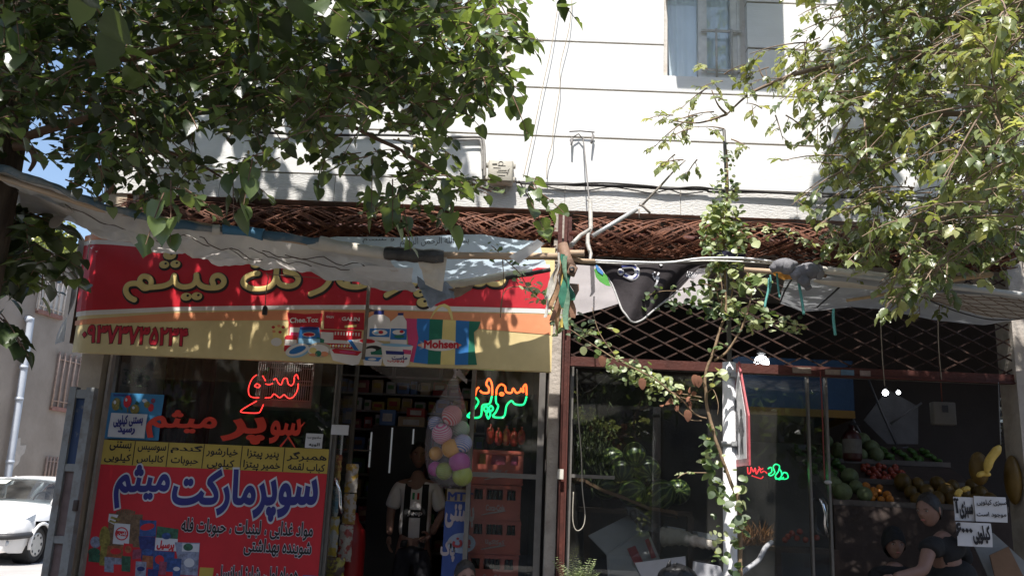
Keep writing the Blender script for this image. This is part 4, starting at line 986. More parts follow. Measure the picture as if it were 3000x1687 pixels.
# knotted rag
mb = MB()
rr = random.Random(3)
for (a, b, r_) in (((2258,790),(2330,775),.03),((2270,776),(2342,806),.034),((2318,812),(2400,790),.036),((2335,800),(2404,806),.04),((2330,806),(2370,846),.026),((2345,812),(2362,836),.03)):
    pts = [P(a[0]+(b[0]-a[0])*k/8, a[1]+(b[1]-a[1])*k/8 - 8*math.sin(k/8*3.14), 4.88-.03*rr.random()) for k in range(9)]
    mb.tube(pts, [r_*(.7+.5*math.sin(k/8*3.14)+.4*noise.noise(Vector((k*.9,a[0],2)))) for k in range(9)], 10)
tag(mb.build('knotted_rag', M('charcoal rag', (.16,.155,.165), .85, .4, 7, bump=.5, bscale=25)), 'knotted grey rag at the left end of the grey awning', 'rag')
mb = MB(); cloth(mb, [(2262,796),(2290,792),(2326,812)], [(2268,806),(2295,820),(2324,818)], 4.95, 4.97, 14, 5, 0, .02, 0, 9, 61); tag(mb.build('orange_cloth', M('orange printed cloth', (.6,.28,.06), .8, .4, 16, transl=.2)), 'scrap of orange cloth under the knotted rag', 'cloth')
teal = M('teal cord', (.10,.30,.26), .8)
for i, l in enumerate((((2337,790),(2340,830),(2348,880),(2353,921)), ((2276,800),(2279,840),(2283,872)), ((2253,815),(2250,850),(2241,888),(2240,900)), ((2256,806),(2258,830),(2252,860)), ((2442,905),(2441,935),(2446,982)))):
    mb = MB(); mb.tube(catmull([P(x+.6*k,y,4.9+.01*i) for k, (x, y) in enumerate(l)], 5), [.008,.006,.007,.005][i % 4], 6)
    tag(mb.build('cord', teal), ['long teal cord knotted round the grey rag', 'short teal cord hanging beside the knotted rag', 'frayed teal cord left of the grey awning', 'thin teal cord behind the climbing plant leaves', 'teal cord hanging from the lower edge of the grey awning'][i], 'cord')
# ================================================================ foliage
def leafmat(name, col, col2, tr=.38, gloss=.33):
    m = M(name, col, gloss, col2=col2, scale=1.7, mix2=(.35,.65), bump=.12, bscale=30, spec=.65)
    t = m.node_tree; N = t.nodes; L = t.links; out = N['Material Output']; b = N['Principled BSDF']
    rp = [n for n in N if n.type == 'VALTORGB'][0]
    tl = N.new('ShaderNodeBsdfTranslucent'); mu = N.new('ShaderNodeMix'); mu.data_type = 'RGBA'; mu.blend_type = 'MULTIPLY'; mu.inputs[0].default_value = 1
    L.new(rp.outputs[0], mu.inputs[6]); mu.inputs[7].default_value = (2.1,2.0,.95,1)
    L.new(mu.outputs[2], tl.inputs[0])
    mx = N.new('ShaderNodeMixShader'); mx.inputs[0].default_value = tr
    L.new(b.outputs[0], mx.inputs[1]); L.new(tl.outputs[0], mx.inputs[2]); L.new(mx.outputs[0], out.inputs[0]); return m
mul = [leafmat('mulberry leaf', (.052,.08,.03), (.085,.12,.044)), leafmat('sunlit mulberry leaf', (.11,.16,.05), (.15,.20,.07)), leafmat('dark mulberry leaf', (.026,.042,.017), (.042,.062,.026))]  # light and dark copies put sun and shade into the leaf colour
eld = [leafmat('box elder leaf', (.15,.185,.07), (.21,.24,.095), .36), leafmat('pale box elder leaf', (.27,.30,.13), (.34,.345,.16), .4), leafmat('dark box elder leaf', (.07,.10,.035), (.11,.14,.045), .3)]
vinm = [leafmat('creeper leaf', (.10,.15,.05), (.16,.22,.08), .3, .4), leafmat('pale creeper leaf', (.30,.35,.18), (.40,.43,.24), .3, .4), leafmat('dark creeper leaf', (.03,.06,.022), (.055,.085,.03), .25, .5)]  # the pale colour carries the sun's glare on the creeper
bark = M('mulberry bark', (.10,.075,.055), .95, .3, 5, col2=(.05,.036,.027), mix2=(.4,.65), bump=.9, bscale=16, stretch=(3,3,.5))
twig = M('reddish twig', (.17,.10,.065), .85, .25, 9, bump=.3)
stemm = M('creeper stem', (.22,.15,.09), .85, .3, 12, bump=.3)
OUT = {'mul': [(0,0),(.20,-.10),(.42,-.08),(.52,.12),(.50,.36),(.40,.58),(.22,.80),(.06,.95),(0,1.04)],
       'lob': [(0,0),(.22,-.10),(.45,-.02),(.50,.2),(.36,.38),(.50,.55),(.30,.72),(.10,.92),(0,1.05)],
       'eld': [(0,0),(.17,.12),(.28,.30),(.28,.46),(.33,.56),(.20,.70),(.12,.86),(0,1.02)],
       'vin': [(0,0),(.16,.02),(.33,.16),(.40,.38),(.37,.6),(.24,.82),(.08,.96),(0,1.0)]}
def leaf(mb, p, tip, nrm, ln, wd, kind, m, rr, curl=.25, fold=.28):
    """one blade: two halves folded on the midrib and curling towards the tip"""
    t = tip.normalized(); n = (nrm - t*nrm.dot(t))
    n = n.normalized() if n.length > 1e-4 else t.orthogonal().normalized()
    s_ = t.cross(n); o = OUT[kind]; v = []; k = len(o)
    for x, y in o: v.append(p + t*(y*ln) - n*(curl*ln*y*y*.6))
    for sg in (1, -1):
        w1 = fold*(1+.4*rr.uniform(-1,1))
        for x, y in o[1:-1]: v.append(p + t*(y*ln) + s_*(sg*x*wd) + n*(x*wd*w1 - curl*ln*y*y*.6 + .04*ln*math.sin(y*9+x*5+p.x*50)*x))
    f = []; h = k-2
    for sg in (0, 1):
        b = k + sg*h
        f0 = [(0, b, 1)] + [(i, b+i-1, b+i, i+1) for i in range(1, h)] + [(h, b+h-1, h+1)]
        f += [q if sg else q[::-1] for q in f0]
    mb.add(v, f, m, True)
def rdir(rr): 
    while True:
        v = Vector((rr.uniform(-1,1), rr.uniform(-1,1), rr.uniform(-1,1)))
        if .05 < v.length < 1: return v.normalized()
def inpoly(x, y, poly):
    r = False
    for i in range(len(poly)):
        (ax, ay), (bx_, by_) = poly[i-1], poly[i]
        if (ay > y) != (by_ > y) and x < (bx_-ax)*(y-ay)/(by_-ay)+ax: r = not r
    return r
def mulberry_sprig(mb, wb, p, rr, n, size, shade, dr=None):
    """a short twig with leaves on both sides, hanging a little"""
    d = (dr or Vector((rr.uniform(-1,1), rr.uniform(-.8,.6), rr.uniform(-.5,.15)))).normalized(); ln = size*.62*n
    pts = [p + d*(ln*k/4) + Vector((0,0,-.06*ln*(k/4)**2*4)) for k in range(5)]
    wb.tube(pts, [.004,.0035,.003,.0025,.002], 5, 0, cap=False)
    for i in range(n):
        q = pts[0].lerp(pts[-1], (i+.4)/n); side = Vector((-d.y, d.x, 0)) * (1 if i % 2 else -1)
        tip = d*.5 + side*rr.uniform(.4,1) + Vector((0,0,rr.uniform(-.75,.15)))
        up = Vector((rr.uniform(-.55,.55), rr.uniform(-.45,.5), 1))
        s_ = size*rr.uniform(.65,1.25)
        m = rr.choices((0,1,2), ((.46,.34,.20),(.32,.12,.56),(.4,.55,.05))[shade])[0]
        leaf(mb, q + tip.normalized()*.02, tip, up, s_, s_*rr.uniform(.8,1.0), 'mul' if rr.random() < .75 else 'lob', m, rr)
# ---- left tree
rr = random.Random(11)
LT = thing('mulberry_tree', 'big leafy mulberry tree with a dark trunk at the left edge of the picture', 'tree', (P(20,900,4.9).x-.05, 4.95, 0))
LB1 = [(-60,-60),(1560,-60),(1515,50),(1548,100),(1545,140),(1500,180),(1480,245),(1530,275),(1570,300),(1480,325),(1420,350),(1400,400),(1420,445),(1480,490),(1530,525),(1590,545),(1600,565),(1570,600),(1540,585),(1480,560),(1420,590),(1352,650),(1320,600),(1240,610),(1185,655),(1150,620),(1100,570),(1020,540),(960,480),(900,520),(860,500),(800,580),(740,570),(700,560),(640,505),(600,545),(560,610),(530,665),(485,610),(440,520),(350,540),(290,570),(200,560),(150,545),(110,480),(60,450),(-60,470)]
LB2 = [(-60,560),(60,580),(90,640),(185,660),(150,720),(190,800),(140,830),(95,780),(30,870),(-60,860)]
holes = [((60,300),(170,310),(165,420),(160,540),(60,520)), ((190,290),(300,310),(330,370),(230,380))]
def dens(x, y):
    if inpoly(x, y, ((1250,335),(1560,335),(1530,530),(1400,560),(1270,470))): return .05
    for h in holes:
        if inpoly(x, y, h): return .12
    if 560 < x < 1170 and 340 < y < 540: return .2
    if 1120 < x < 1420 and 390 < y < 560: return .6
    if x > 1150 and y > 540: return .5
    if x > 1450: return .75
    if x < 420 and y > 420: return .75
    return 1
mb = MB(); wb = MB(); cnt = 0
while cnt < 1350:
    x, y = rr.uniform(-60,1600), rr.uniform(-60,680)
    if not inpoly(x+30, y+34, LB1) or rr.random() > dens(x, y): continue
    Y = rr.uniform(4.0, 5.9); p = P(x, y, Y)
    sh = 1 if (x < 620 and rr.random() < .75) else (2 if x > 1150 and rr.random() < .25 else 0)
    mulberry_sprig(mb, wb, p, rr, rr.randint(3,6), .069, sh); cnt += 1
for (x, y, Y, n, s_, dx) in ((520,570,4.2,4,.115,.2),(500,605,4.1,3,.125,-.1),(1170,565,4.6,4,.10,.1),(1330,580,4.5,4,.095,.2),(1540,570,4.6,5,.1,.5),(1570,560,4.7,4,.09,.6),(1540,120,4.6,4,.08,.6),(1510,300,4.6,5,.085,.4),(1110,505,4.5,4,.1,.1),(60,60,3.9,5,.09,.4),(30,40,3.9,4,.09,.3),(700,530,4.2,4,.1,.2),(760,505,4.2,4,.1,.0),(1620,8,4.6,4,.1,.9)):
    mulberry_sprig(mb, wb, P(x-20,y-40,Y), rr, n, s_, 2 if x > 1400 else 0, Vector((dx,-.2,-.8)))
for i in range(85):
    while True:
        x, y = rr.uniform(-60,200), rr.uniform(560,880)
        if inpoly(x, y, LB2): break
    mulberry_sprig(mb, wb, P(x, y-20, rr.uniform(5.0,6.2)), rr, rr.randint(3,5), .11, 1)
for x, y in ((0,925),(10,950),(-10,940),(20,955)): mulberry_sprig(mb, wb, P(x-10,y-20,4.6), rr, 4, .1, 1, Vector((.7,-.2,-.5)))
# the part of the crown above the picture
for i in range(500):
    x = rr.uniform(-900,1240); y = rr.uniform(-1500,-60); Y = rr.uniform(3.2,6.5)
    if x > 1050 and rr.random() < .4: continue
    p = P(x, y, Y)
    if p.z > 8.3: continue
    mulberry_sprig(mb, wb, p, rr, 6, .15, 0)
mb.build('crown', mul, LT); 
# yellowing leaves and fruits here and there are part of the twigs
for i in range(60):
    x, y = rr.uniform(0,1400), rr.uniform(0,500)
    if inpoly(x, y, LB1): wb.ball(P(x, y, rr.uniform(4.2,5.6)), (.008,.008,.013), 6, 1, k=4)
BR = [[(30,340,4.95),(200,200,4.8),(470,150,4.7),(600,50,4.6),(700,-40,4.6)], [(470,150,4.7),(560,85,4.6),(740,50,4.5),(900,10,4.5)], [(20,300,4.95),(300,290,5.0),(580,190,4.9),(800,200,4.9),(990,190,4.8)],
      [(30,420,4.95),(320,330,4.9),(560,330,4.8),(730,285,4.7),(830,265,4.65),(930,225,4.6),(1110,218,4.6),(1210,250,4.6)], [(830,265,4.65),(900,310,4.65),(1000,360,4.6),(1140,425,4.6),(1220,470,4.6),(1330,520,4.6),(1440,560,4.6)],
      [(1110,218,4.6),(1160,140,4.6),(1220,80,4.6),(1300,30,4.6)], [(930,330,4.7),(1060,290,4.7),(1200,300,4.7),(1420,280,4.6)], [(20,180,4.95),(150,60,4.7),(250,-30,4.6)], [(300,290,5),(420,420,4.9),(560,470,4.8),(650,520,4.7)], [(290,580,4.9),(330,540,4.85),(300,480,4.8),(330,420,4.85)], [(40,430,4.9),(90,440,4.9),(100,470,4.9),(85,500,4.9)]]
for b in BR:
    pts = catmull([P(*q) for q in b], 6); k = len(pts); r0 = .028 if b[0][0] < 60 else .017
    for p in pts: p += Vector((0,.01*noise.noise(p*6),.02*noise.noise(p*5)))
    wb.tube(pts, [r0*(1-.72*i/k) for i in range(k)], 7, 0)
tx = P(15,500,4.95).x
wb.build('branches', [twig, M('unripe fruit', (.35,.28,.10), .6)], LT)
mb = MB(); rows = []
for i in range(60):
    z = i*.11; row = []
    for j in range(25):
        a = 2*math.pi*j/24; r_ = (.165 - .006*z + .05*math.exp(-z*3))*(1+.06*noise.noise(Vector((math.cos(a)*2, math.sin(a)*2, z*1.2)))+.05*noise.noise(Vector((math.cos(a)*6, math.sin(a)*6, z*1.5))))
        row.append(Vector((tx-.10+.045*(z-3)*.2+r_*math.cos(a), 5.0+r_*math.sin(a), z)))
    rows.append(row)
mb.grid(rows); mb.build('trunk', bark, LT)
# ---- right tree: compound leaves
def elder_leaf(mb, wb, p, rr, size, shade, dr=None):
    d = (dr or Vector((rr.uniform(-1,1), rr.uniform(-1,.4), rr.uniform(-.7,.1)))).normalized(); ln = size*1.3
    pts = [p + d*(ln*k/3) + Vector((0,0,-.1*ln*(k/3)**2)) for k in range(4)]
    wb.tube(pts, .0022, 4, 0, cap=False)
    side = d.cross(Vector((0,0,1))); side = side.normalized() if side.length > .01 else Vector((1,0,0))
    up = Vector((rr.uniform(-.3,.3), rr.uniform(-.75,.1), 1))
    m0 = rr.choices((0,1,2), ((.55,.2,.25),(.25,.02,.73),(.35,.6,.05))[shade])[0]
    for k, (pos, sg) in enumerate(((.45,1),(.45,-1),(.78,1),(.78,-1),(1.0,0))):
        if k < 2 and rr.random() < .2: continue
        q = pts[0].lerp(pts[-1], pos)
        tip = (d*(.55 if sg else 1) + side*sg*.8 + Vector((0,0,rr.uniform(-.55,-.05))))
        s_ = size*rr.uniform(.75,1.15)
        leaf(mb, q, tip, up + Vector((rr.uniform(-.3,.3),rr.uniform(-.3,.3),0)), s_*.88, s_*rr.uniform(.8,1.05), 'eld', m0 if rr.random() < .8 else 0, rr, .35, .3)
def elder_spray(mb, wb, p, rr, n, size, shade, L=.32, dr=None):
    d = (dr or Vector((rr.uniform(-1,.3), rr.uniform(-.7,.4), rr.uniform(-.5,.2)))).normalized()
    pts = [p + d*(L*k/5) + Vector((0,0,-.2*L*(k/5)**2)) for k in range(6)]
    wb.tube(pts, [.005-.0006*k for k in range(6)], 5, 0, cap=False)
    for i in range(n):
        q = pts[0].lerp(pts[-1], (i+.5)/n)
        elder_leaf(mb, wb, q, rr, size*rr.uniform(.8,1.15), shade, (d*.5 + Vector((rr.uniform(-1,1), rr.uniform(-.8,.5), rr.uniform(-.9,.2)))))
RB1 = [(2430,-60),(3060,-60),(3060,640),(3000,680),(2960,760),(2900,720),(2860,730),(2820,760),(2740,800),(2650,805),(2570,800),(2560,770),(2480,775),(2500,730),(2470,690),(2395,665),(2420,640),(2480,610),(2500,560),(2440,520),(2410,460),(2390,400),(2420,370),(2400,335),(2440,320),(2390,300),(2290,260),(2300,215),(2290,170),(2330,130),(2400,100),(2440,60)]
rr = random.Random(23)
RT = thing('box_elder_tree', 'pale green box elder tree spreading over the right side of the picture', 'tree', (2.9+.6, 4.7, 0))
def rden(x, y):
    if 2590 < x < 2830 and 425 < y < 575: return .28
    if x < 2480: return .55
    if 2440 < x < 2620 and 80 < y < 300: return .75
    return 1
mb = MB(); wb = MB(); cnt = 0
while cnt < 540:
    x, y = rr.uniform(2280,3060), rr.uniform(-60,810)
    if not inpoly(x-34, y, RB1) or rr.random() > rden(x, y): continue
    Y = rr.uniform(4.3, 6.2)
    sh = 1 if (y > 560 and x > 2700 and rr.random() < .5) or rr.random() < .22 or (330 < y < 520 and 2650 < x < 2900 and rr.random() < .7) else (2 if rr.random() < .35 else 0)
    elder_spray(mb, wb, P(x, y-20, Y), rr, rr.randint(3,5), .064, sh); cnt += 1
for i in range(70):     # big near leaves at the right border
    x, y = rr.uniform(2850,3060), rr.uniform(-40,640); elder_spray(mb, wb, P(x,y,rr.uniform(3.6,4.2)), rr, 3, .072, 2 if rr.random() < .5 else 0)
for (x, y, n, L) in ((2345,10,4,.2),(2390,30,3,.15),(2240,210,4,.16),(2215,175,3,.12),(2320,220,4,.2),(2060,215,3,.15),(2110,230,4,.2),(2060,270,4,.2),(2105,250,4,.18),(2190,260,3,.15),(2080,300,3,.15),(1960,350,4,.2),(1990,370,5,.22),(2030,350,4,.2),(2010,390,4,.2),(2110,390,4,.2),(2080,340,4,.2),(2130,420,3,.15),(2220,330,4,.2),(2290,350,5,.22),(2330,300,4,.22),(2260,350,3,.15),(1990,480,4,.16),(1965,465,3,.12),(2030,480,3,.12),(2400,650,4,.2),(2480,690,4,.2),(2540,730,4,.2),(2380,300,4,.2),(2300,180,5,.25),(2350,150,5,.25),(2380,230,5,.25)):
    elder_spray(mb, wb, P(x+12, y-12, rr.uniform(5.2,5.5) if x < 2250 else rr.uniform(4.9,5.4)), rr, n, .058, 2 if rr.random() < .5 else 0, L)
for i in range(330):    # above the picture
    x = rr.uniform(2470,3600); y = rr.uniform(-1100,-60); p = P(x, y, rr.uniform(4.0,6.4))
    if p.z < 8: elder_spray(mb, wb, p, rr, 5, .1, 0, .4)
mb.build('crown', eld, RT)
for i in range(46):     # hanging clusters of winged seeds
    x, y = rr.uniform(2320,3000), rr.uniform(60,720)
    if not inpoly(x, y, RB1): continue
    p = P(x, y, rr.uniform(4.6,5.6))
    for k in range(7):
        q = p + Vector((rr.uniform(-.03,.03), rr.uniform(-.03,.03), -.012*k)); t_ = Vector((rr.uniform(-.5,.5), rr.uniform(-.5,.5), -1)).normalized()
        leaf(wb, q, t_, rdir(rr), .035, .022, 'eld', 1, rr, .1, .1)
for b in ([(3100,60,4.7),(2900,120,4.8),(2720,160,4.9),(2590,172,5.0),(2480,185,5.1),(2350,212,5.2),(2260,245,5.3),(2190,280,5.35),(2130,335,5.4)], [(2260,245,5.3),(2235,225,5.3),(2222,195,5.3)], [(3100,-40,4.7),(2950,40,4.8),(2750,60,4.9),(2600,20,5),(2500,60,5.1)], [(3100,420,4.6),(2960,520,4.7),(2880,590,4.8),(2760,640,4.9),(2620,650,5),(2500,690,5.1)], [(3100,300,4.7),(2900,330,4.9),(2700,330,5.1),(2560,300,5.2)], [(3100,560,4.5),(2960,620,4.6),(2850,700,4.7),(2840,740,4.7)], [(2720,160,4.9),(2620,250,5),(2540,380,5.1),(2480,470,5.2)], [(2660,640,5),(2600,700,5.3),(2570,770,5.5)], [(2130,335,5.4),(2105,310,5.4),(2085,265,5.4)], [(2130,335,5.4),(2050,360,5.4),(1975,355,5.4)]):
    pts = catmull([P(*q) for q in b], 6); k = len(pts); r0 = .03 if b[0][0] > 3050 else .009
    wb.tube(pts, [max(.004, r0*(1-.85*i/k)) for i in range(k)], 6, 0)
wb.build('branches', [M('grey brown twig', (.24,.17,.12), .85, .2, 9, bump=.2), M('dry seed wings', (.34,.25,.13), .8, transl=.3)], RT)
mb = MB(); tx = 3.9
mb.tube([(tx, 4.7, -.02), (tx-.03, 4.7, 1.2), (tx+.05, 4.68, 2.4), (tx, 4.7, 3.6), (tx-.1, 4.75, 5), (tx, 4.8, 6.8)], [.2,.16,.15,.13,.1,.05], 16); mb.build('trunk', bark, RT)
# ---- a tree far behind the left house
rr = random.Random(5); c = P(195,715,30)
FT = thing('distant_tree', 'small pale tree far off in the gap left of the banner', 'tree', (c.x, 30, 0))
mb = MB()
for i in range(1500):
    d = rdir(rr); r_ = rr.random()**.4; p = c + Vector((d.x*1.0*r_ - .5, d.y*1.0*r_, d.z*1.5*r_ - .7 + .3*math.sin(d.x*5)))
    leaf(mb, p, Vector((rr.uniform(-1,1), rr.uniform(-1,1), rr.uniform(-1,.3))), rdir(rr)+Vector((0,0,.6)), .22, .14, 'vin', rr.choice((0,0,1)), rr)
mb.build('crown', [eld[0], eld[1]], FT); mb = MB(); mb.tube([(c.x-.4,30,0),(c.x-.5,30,c.z-.5)], [.2,.08], 8); mb.build('trunk', bark, FT)
# ---- climbing plant on its pole
VY = 5.5
mb = MB(); mb.tube([P(2146,1700,5.76), P(2136,1000,5.76), P(2133,600,VY+.03), P(2121,381,VY)], [.016,.015,.014,.011], 10)
mb.tube([P(2121,381,VY), P(2100,384,VY), P(2085,395,VY)], .005, 6)
mb.tube([(P(2146,1700,5.76).x,5.76,.1), P(2146,1700,5.76)], .016, 10)
tag(mb.build('plant_pole', M('dark steel pole', (.12,.115,.11), .5, .2, 10, metal=.4)), 'thin dark steel pole wrapped in the climbing plant', 'pole')
VN = thing('climbing_plant', 'leafy creeper climbing the thin pole with trailing side shoots', 'plant', (P(2160,1687,VY).x, VY-.03, .12))
rr = random.Random(31)
ST = [[(2172,1860,VY),(2170,1687,VY),(2168,1560,VY),(2163,1468,VY-.04),(2149,1428,VY-.05),(2118,1352,VY-.06),(2095,1281,VY-.06),(2078,1218,VY-.05),(2069,1160,VY-.05),(2064,1107,VY-.06),(2086,1040,VY-.08),(2105,980,VY-.07),(2124,919,VY-.05),(2126,840,VY-.04),(2120,720,VY-.04),(2128,620,VY-.04),(2130,540,VY-.03),(2128,440,VY-.03)],
      [(2092,1055,VY-.06),(2130,1030,VY-.08),(2157,990,VY-.1),(2182,940,VY-.12),(2196,890,VY-.12),(2200,840,VY-.1),(2180,780,VY-.08),(2150,720,VY-.06)],
      [(2106,885,VY-.05),(2098,820,VY-.07),(2108,760,VY-.08),(2102,700,VY-.06)], [(2140,890,VY-.05),(2148,830,VY-.08),(2136,770,VY-.07),(2142,690,VY-.05)],[(2112,900,VY-.08),(2116,850,VY-.1),(2108,800,VY-.1)],
      [(2070,1225,VY-.05),(2040,1215,VY-.08),(2000,1175,VY-.12),(1968,1150,VY-.14),(1925,1115,VY-.16),(1870,1085,VY-.18),(1810,1055,VY-.2),(1760,1025,VY-.2),(1700,985,VY-.22),(1650,950,VY-.24),(1610,900,VY-.25),(1560,860,VY-.25),(1520,800,VY-.24),(1470,750,VY-.22),(1440,720,VY-.22)],
      [(2058,1164,VY-.06),(2010,1155,VY-.1),(1968,1148,VY-.13),(1940,1125,VY-.15)], [(2052,1172,VY-.05),(2000,1165,VY-.1),(1960,1142,VY-.13)], [(2055,1232,VY-.06),(2020,1228,VY-.1),(1985,1200,VY-.13),(1965,1160,VY-.14)],
      [(2115,850,VY-.06),(2060,832,VY-.12),(1990,850,VY-.16),(1930,855,VY-.18),(1870,878,VY-.2)], [(2140,680,VY-.06),(2200,668,VY-.14),(2270,672,VY-.18),(2330,695,VY-.2),(2392,728,VY-.2)],
      [(2150,900,VY-.1),(2200,930,VY-.15),(2260,935,VY-.18),(2310,945,VY-.2),(2345,965,VY-.2)], [(2085,1385,VY-.05),(2050,1384,VY-.1),(2010,1385,VY-.12),(1985,1400,VY-.13)],
      [(2071,1150,VY-.06),(2090,1140,VY-.12),(2103,1180,VY-.14),(2100,1215,VY-.13)], [(2066,1130,VY-.06),(2050,1110,VY-.1),(2028,1112,VY-.12)], [(1820,1060,VY-.2),(1780,1015,VY-.25),(1750,960,VY-.25),(1735,900,VY-.24)], [(1540,840,VY-.25),(1480,850,VY-.3),(1465,930,VY-.3)],[(1472,740,VY-.22),(1476,820,VY-.24),(1468,930,VY-.24)]]
wb = MB()
for i, b in enumerate(ST):
    pts = catmull([P(*q) for q in b], 5); k = len(pts); r0 = .013 if i == 0 else .008 if i == 1 else .0055 if i < 6 else .0035
    pts = [p + Vector((.006*noise.noise(p*12), .006*noise.noise(p*11), 0)) for p in pts]
    wb.tube(pts, [r0*(1-.5*j/k) for j in range(k)], 7, 0)
wb.build('stem', stemm, VN)
mb = MB()
def vleaf(x, y, Y, size, shade):
    tip = Vector((rr.uniform(-1,1), rr.uniform(-.8,.3), rr.uniform(-.9,.45))); up = Vector((rr.uniform(-.6,.6), rr.uniform(-1.1,.0), rr.uniform(.3,1)))
    m = rr.choices((0,1,2), ((.4,.45,.15),(.4,.05,.55),(.2,.75,.05))[shade])[0]; s_ = size*rr.uniform(.7,1.25)
    leaf(mb, P(x, y, Y), tip, up, s_, s_*rr.uniform(.95,1.2), 'vin', m, rr, .2, .2)
def along(b, n, spread, size, shade, a=0, e=1):
    pts = catmull([P(*q) for q in b], 5)
    for i in range(n):
        p = pts[min(len(pts)-1, int((a+(e-a)*rr.random())*len(pts)))]
        tip = Vector((rr.uniform(-1,1), rr.uniform(-1,.2), rr.uniform(-.9,.6))); up = Vector((rr.uniform(-.6,.6), rr.uniform(-1.1,.0), rr.uniform(.2,1)))
        m = rr.choices((0,1,2), ((.4,.45,.15),(.4,.05,.55),(.2,.75,.05))[shade])[0]; s_ = size*rr.uniform(.7,1.25)
        leaf(mb, p + Vector((rr.uniform(-1,1), rr.uniform(-1,.4), rr.uniform(-1,1)))*spread, tip, up, s_, s_*rr.uniform(.95,1.2), 'vin', m, rr, .2, .2)
def blob(cx, cy, rx, ry, n, size, shade, dy=.14):
    for i in range(n):
        a = rr.uniform(0,6.28); r_ = rr.random()**.6; vleaf(cx+rx*r_*math.cos(a), cy+ry*r_*math.sin(a), VY - rr.uniform(-.06,dy), size, shade)
for a in ((2130,480,24,60,34,.03,0),(2125,570,44,50,80,.036,0),(2122,640,60,50,150,.042,2),(2120,700,66,60,190,.042,0),(2075,650,25,40,22,.05,2),(2125,770,55,50,80,.045,0),(2175,820,40,50,24,.065,2),(2215,850,28,60,14,.062,2),(2080,860,30,40,22,.05,0),(2140,900,80,40,40,.05,0),(2060,905,60,30,22,.045,1),(2195,700,20,20,8,.06,2),
    (1985,870,90,35,30,.045,1),(1900,870,60,40,26,.03,1),(2110,790,60,30,20,.05,2),(2170,950,40,40,18,.045,0),(2240,945,60,30,22,.045,2),(2320,955,40,25,16,.035,2),(2270,680,70,18,12,.035,2),(2360,712,34,16,12,.035,2),
    (1810,1065,40,30,34,.036,2),(1860,1090,45,34,46,.038,2),(1915,1115,45,36,50,.038,2),(1960,1130,30,25,20,.035,0),(1915,1160,25,20,10,.03,0),(1978,1180,10,18,4,.03,0),(1760,1000,60,50,18,.045,0),(1700,960,50,40,18,.05,1),(1645,940,30,50,22,.045,0),(1600,880,30,50,18,.045,2),(1560,850,30,40,16,.045,2),(1520,780,30,50,16,.04,0),(1460,740,50,30,16,.035,0),(1420,735,30,25,8,.03,2),
    (2095,1100,30,20,10,.05,2),(2075,1260,30,25,10,.04,1),(2070,1310,28,30,14,.055,1),(2085,1370,28,35,15,.062,1),(2102,1430,26,40,14,.058,1),(2115,1460,18,40,7,.06,1),(2170,1430,18,40,8,.05,0),(2175,1490,14,50,9,.05,0),(2165,1560,16,40,10,.045,0),(2100,1570,22,24,7,.04,2),(2105,1630,20,26,8,.045,0),(1995,1390,14,8,5,.022,0),(2030,1383,20,6,5,.02,0),(2090,1520,10,40,4,.035,1),(2140,1670,30,16,6,.06,1),(2170,1550,10,60,10,.06,1)):
    blob(*a)
for b, n, sp, sz, sh in ((ST[0],30,.05,.035,0),(ST[10],26,.03,.03,2),(ST[11],20,.03,.035,0),(ST[9],24,.04,.035,1),(ST[5],40,.05,.035,0)): along(b, n, sp, sz, sh, .1, 1)
mb.build('leaves', vinm, VN)
wb = MB()
for i in range(14):
    p = P(1985+rr.uniform(-70,70)*.6, 1160+rr.uniform(-20,60)*.5, VY-.13); leaf(wb, p, rdir(rr), rdir(rr), .04, .035, 'vin', 0, rr, .6, .5)
for x, y in ((1763,1058),(2013,1218),(1880,1125),(2035,1115),(2044,1118)): leaf(wb, P(x,y-18,VY-.2), Vector((.1,-.1,-1)), Vector((0,-1,.1)), .07, .06, 'vin', 0, rr, .4, .4)
wb.build('dead_leaves', M('dry brown leaf', (.22,.10,.06), .9, .2, 9, transl=.2), VN)
mb = MB(); cloth(mb, [(2092,733),(2130,735),(2190,748)], [(2096,752),(2135,758),(2180,756)], 5.36, 5.38, 16, 5, 0, .03, 0, 9, 71); tag(mb.build('navy_cloth', M('navy rag', (.03,.03,.06), .8, .2)), 'dark navy rag tied round the climbing plant', 'rag')
# small spiky green plant at the foot of the glass
SP = thing('potted_fern', 'bright feathery green plant at the foot of the right shop glass', 'plant', P(1685,1700,6.3))
mb = MB()
for i in range(22):
    a = P(1665+rr.uniform(0,55), 1720, 6.3+rr.uniform(-.1,.1)); d = Vector((rr.uniform(-.5,.5), rr.uniform(-.5,.3), 1)).normalized(); L = rr.uniform(.14,.27)
    for k in range(12):
        u = k/12; p = a + d*L*u + Vector((d.x,d.y,-.4))*u*u*.08
        for sg in (1,-1): leaf(mb, p, Vector((sg*.9, .2, .3+.3*rr.random())), Vector((0,-.5,1)), .05*(1.2-u), .012, 'eld', rr.choice((0,1,1)), rr, .3, .2)
mb.build('fronds', vinm, SP)
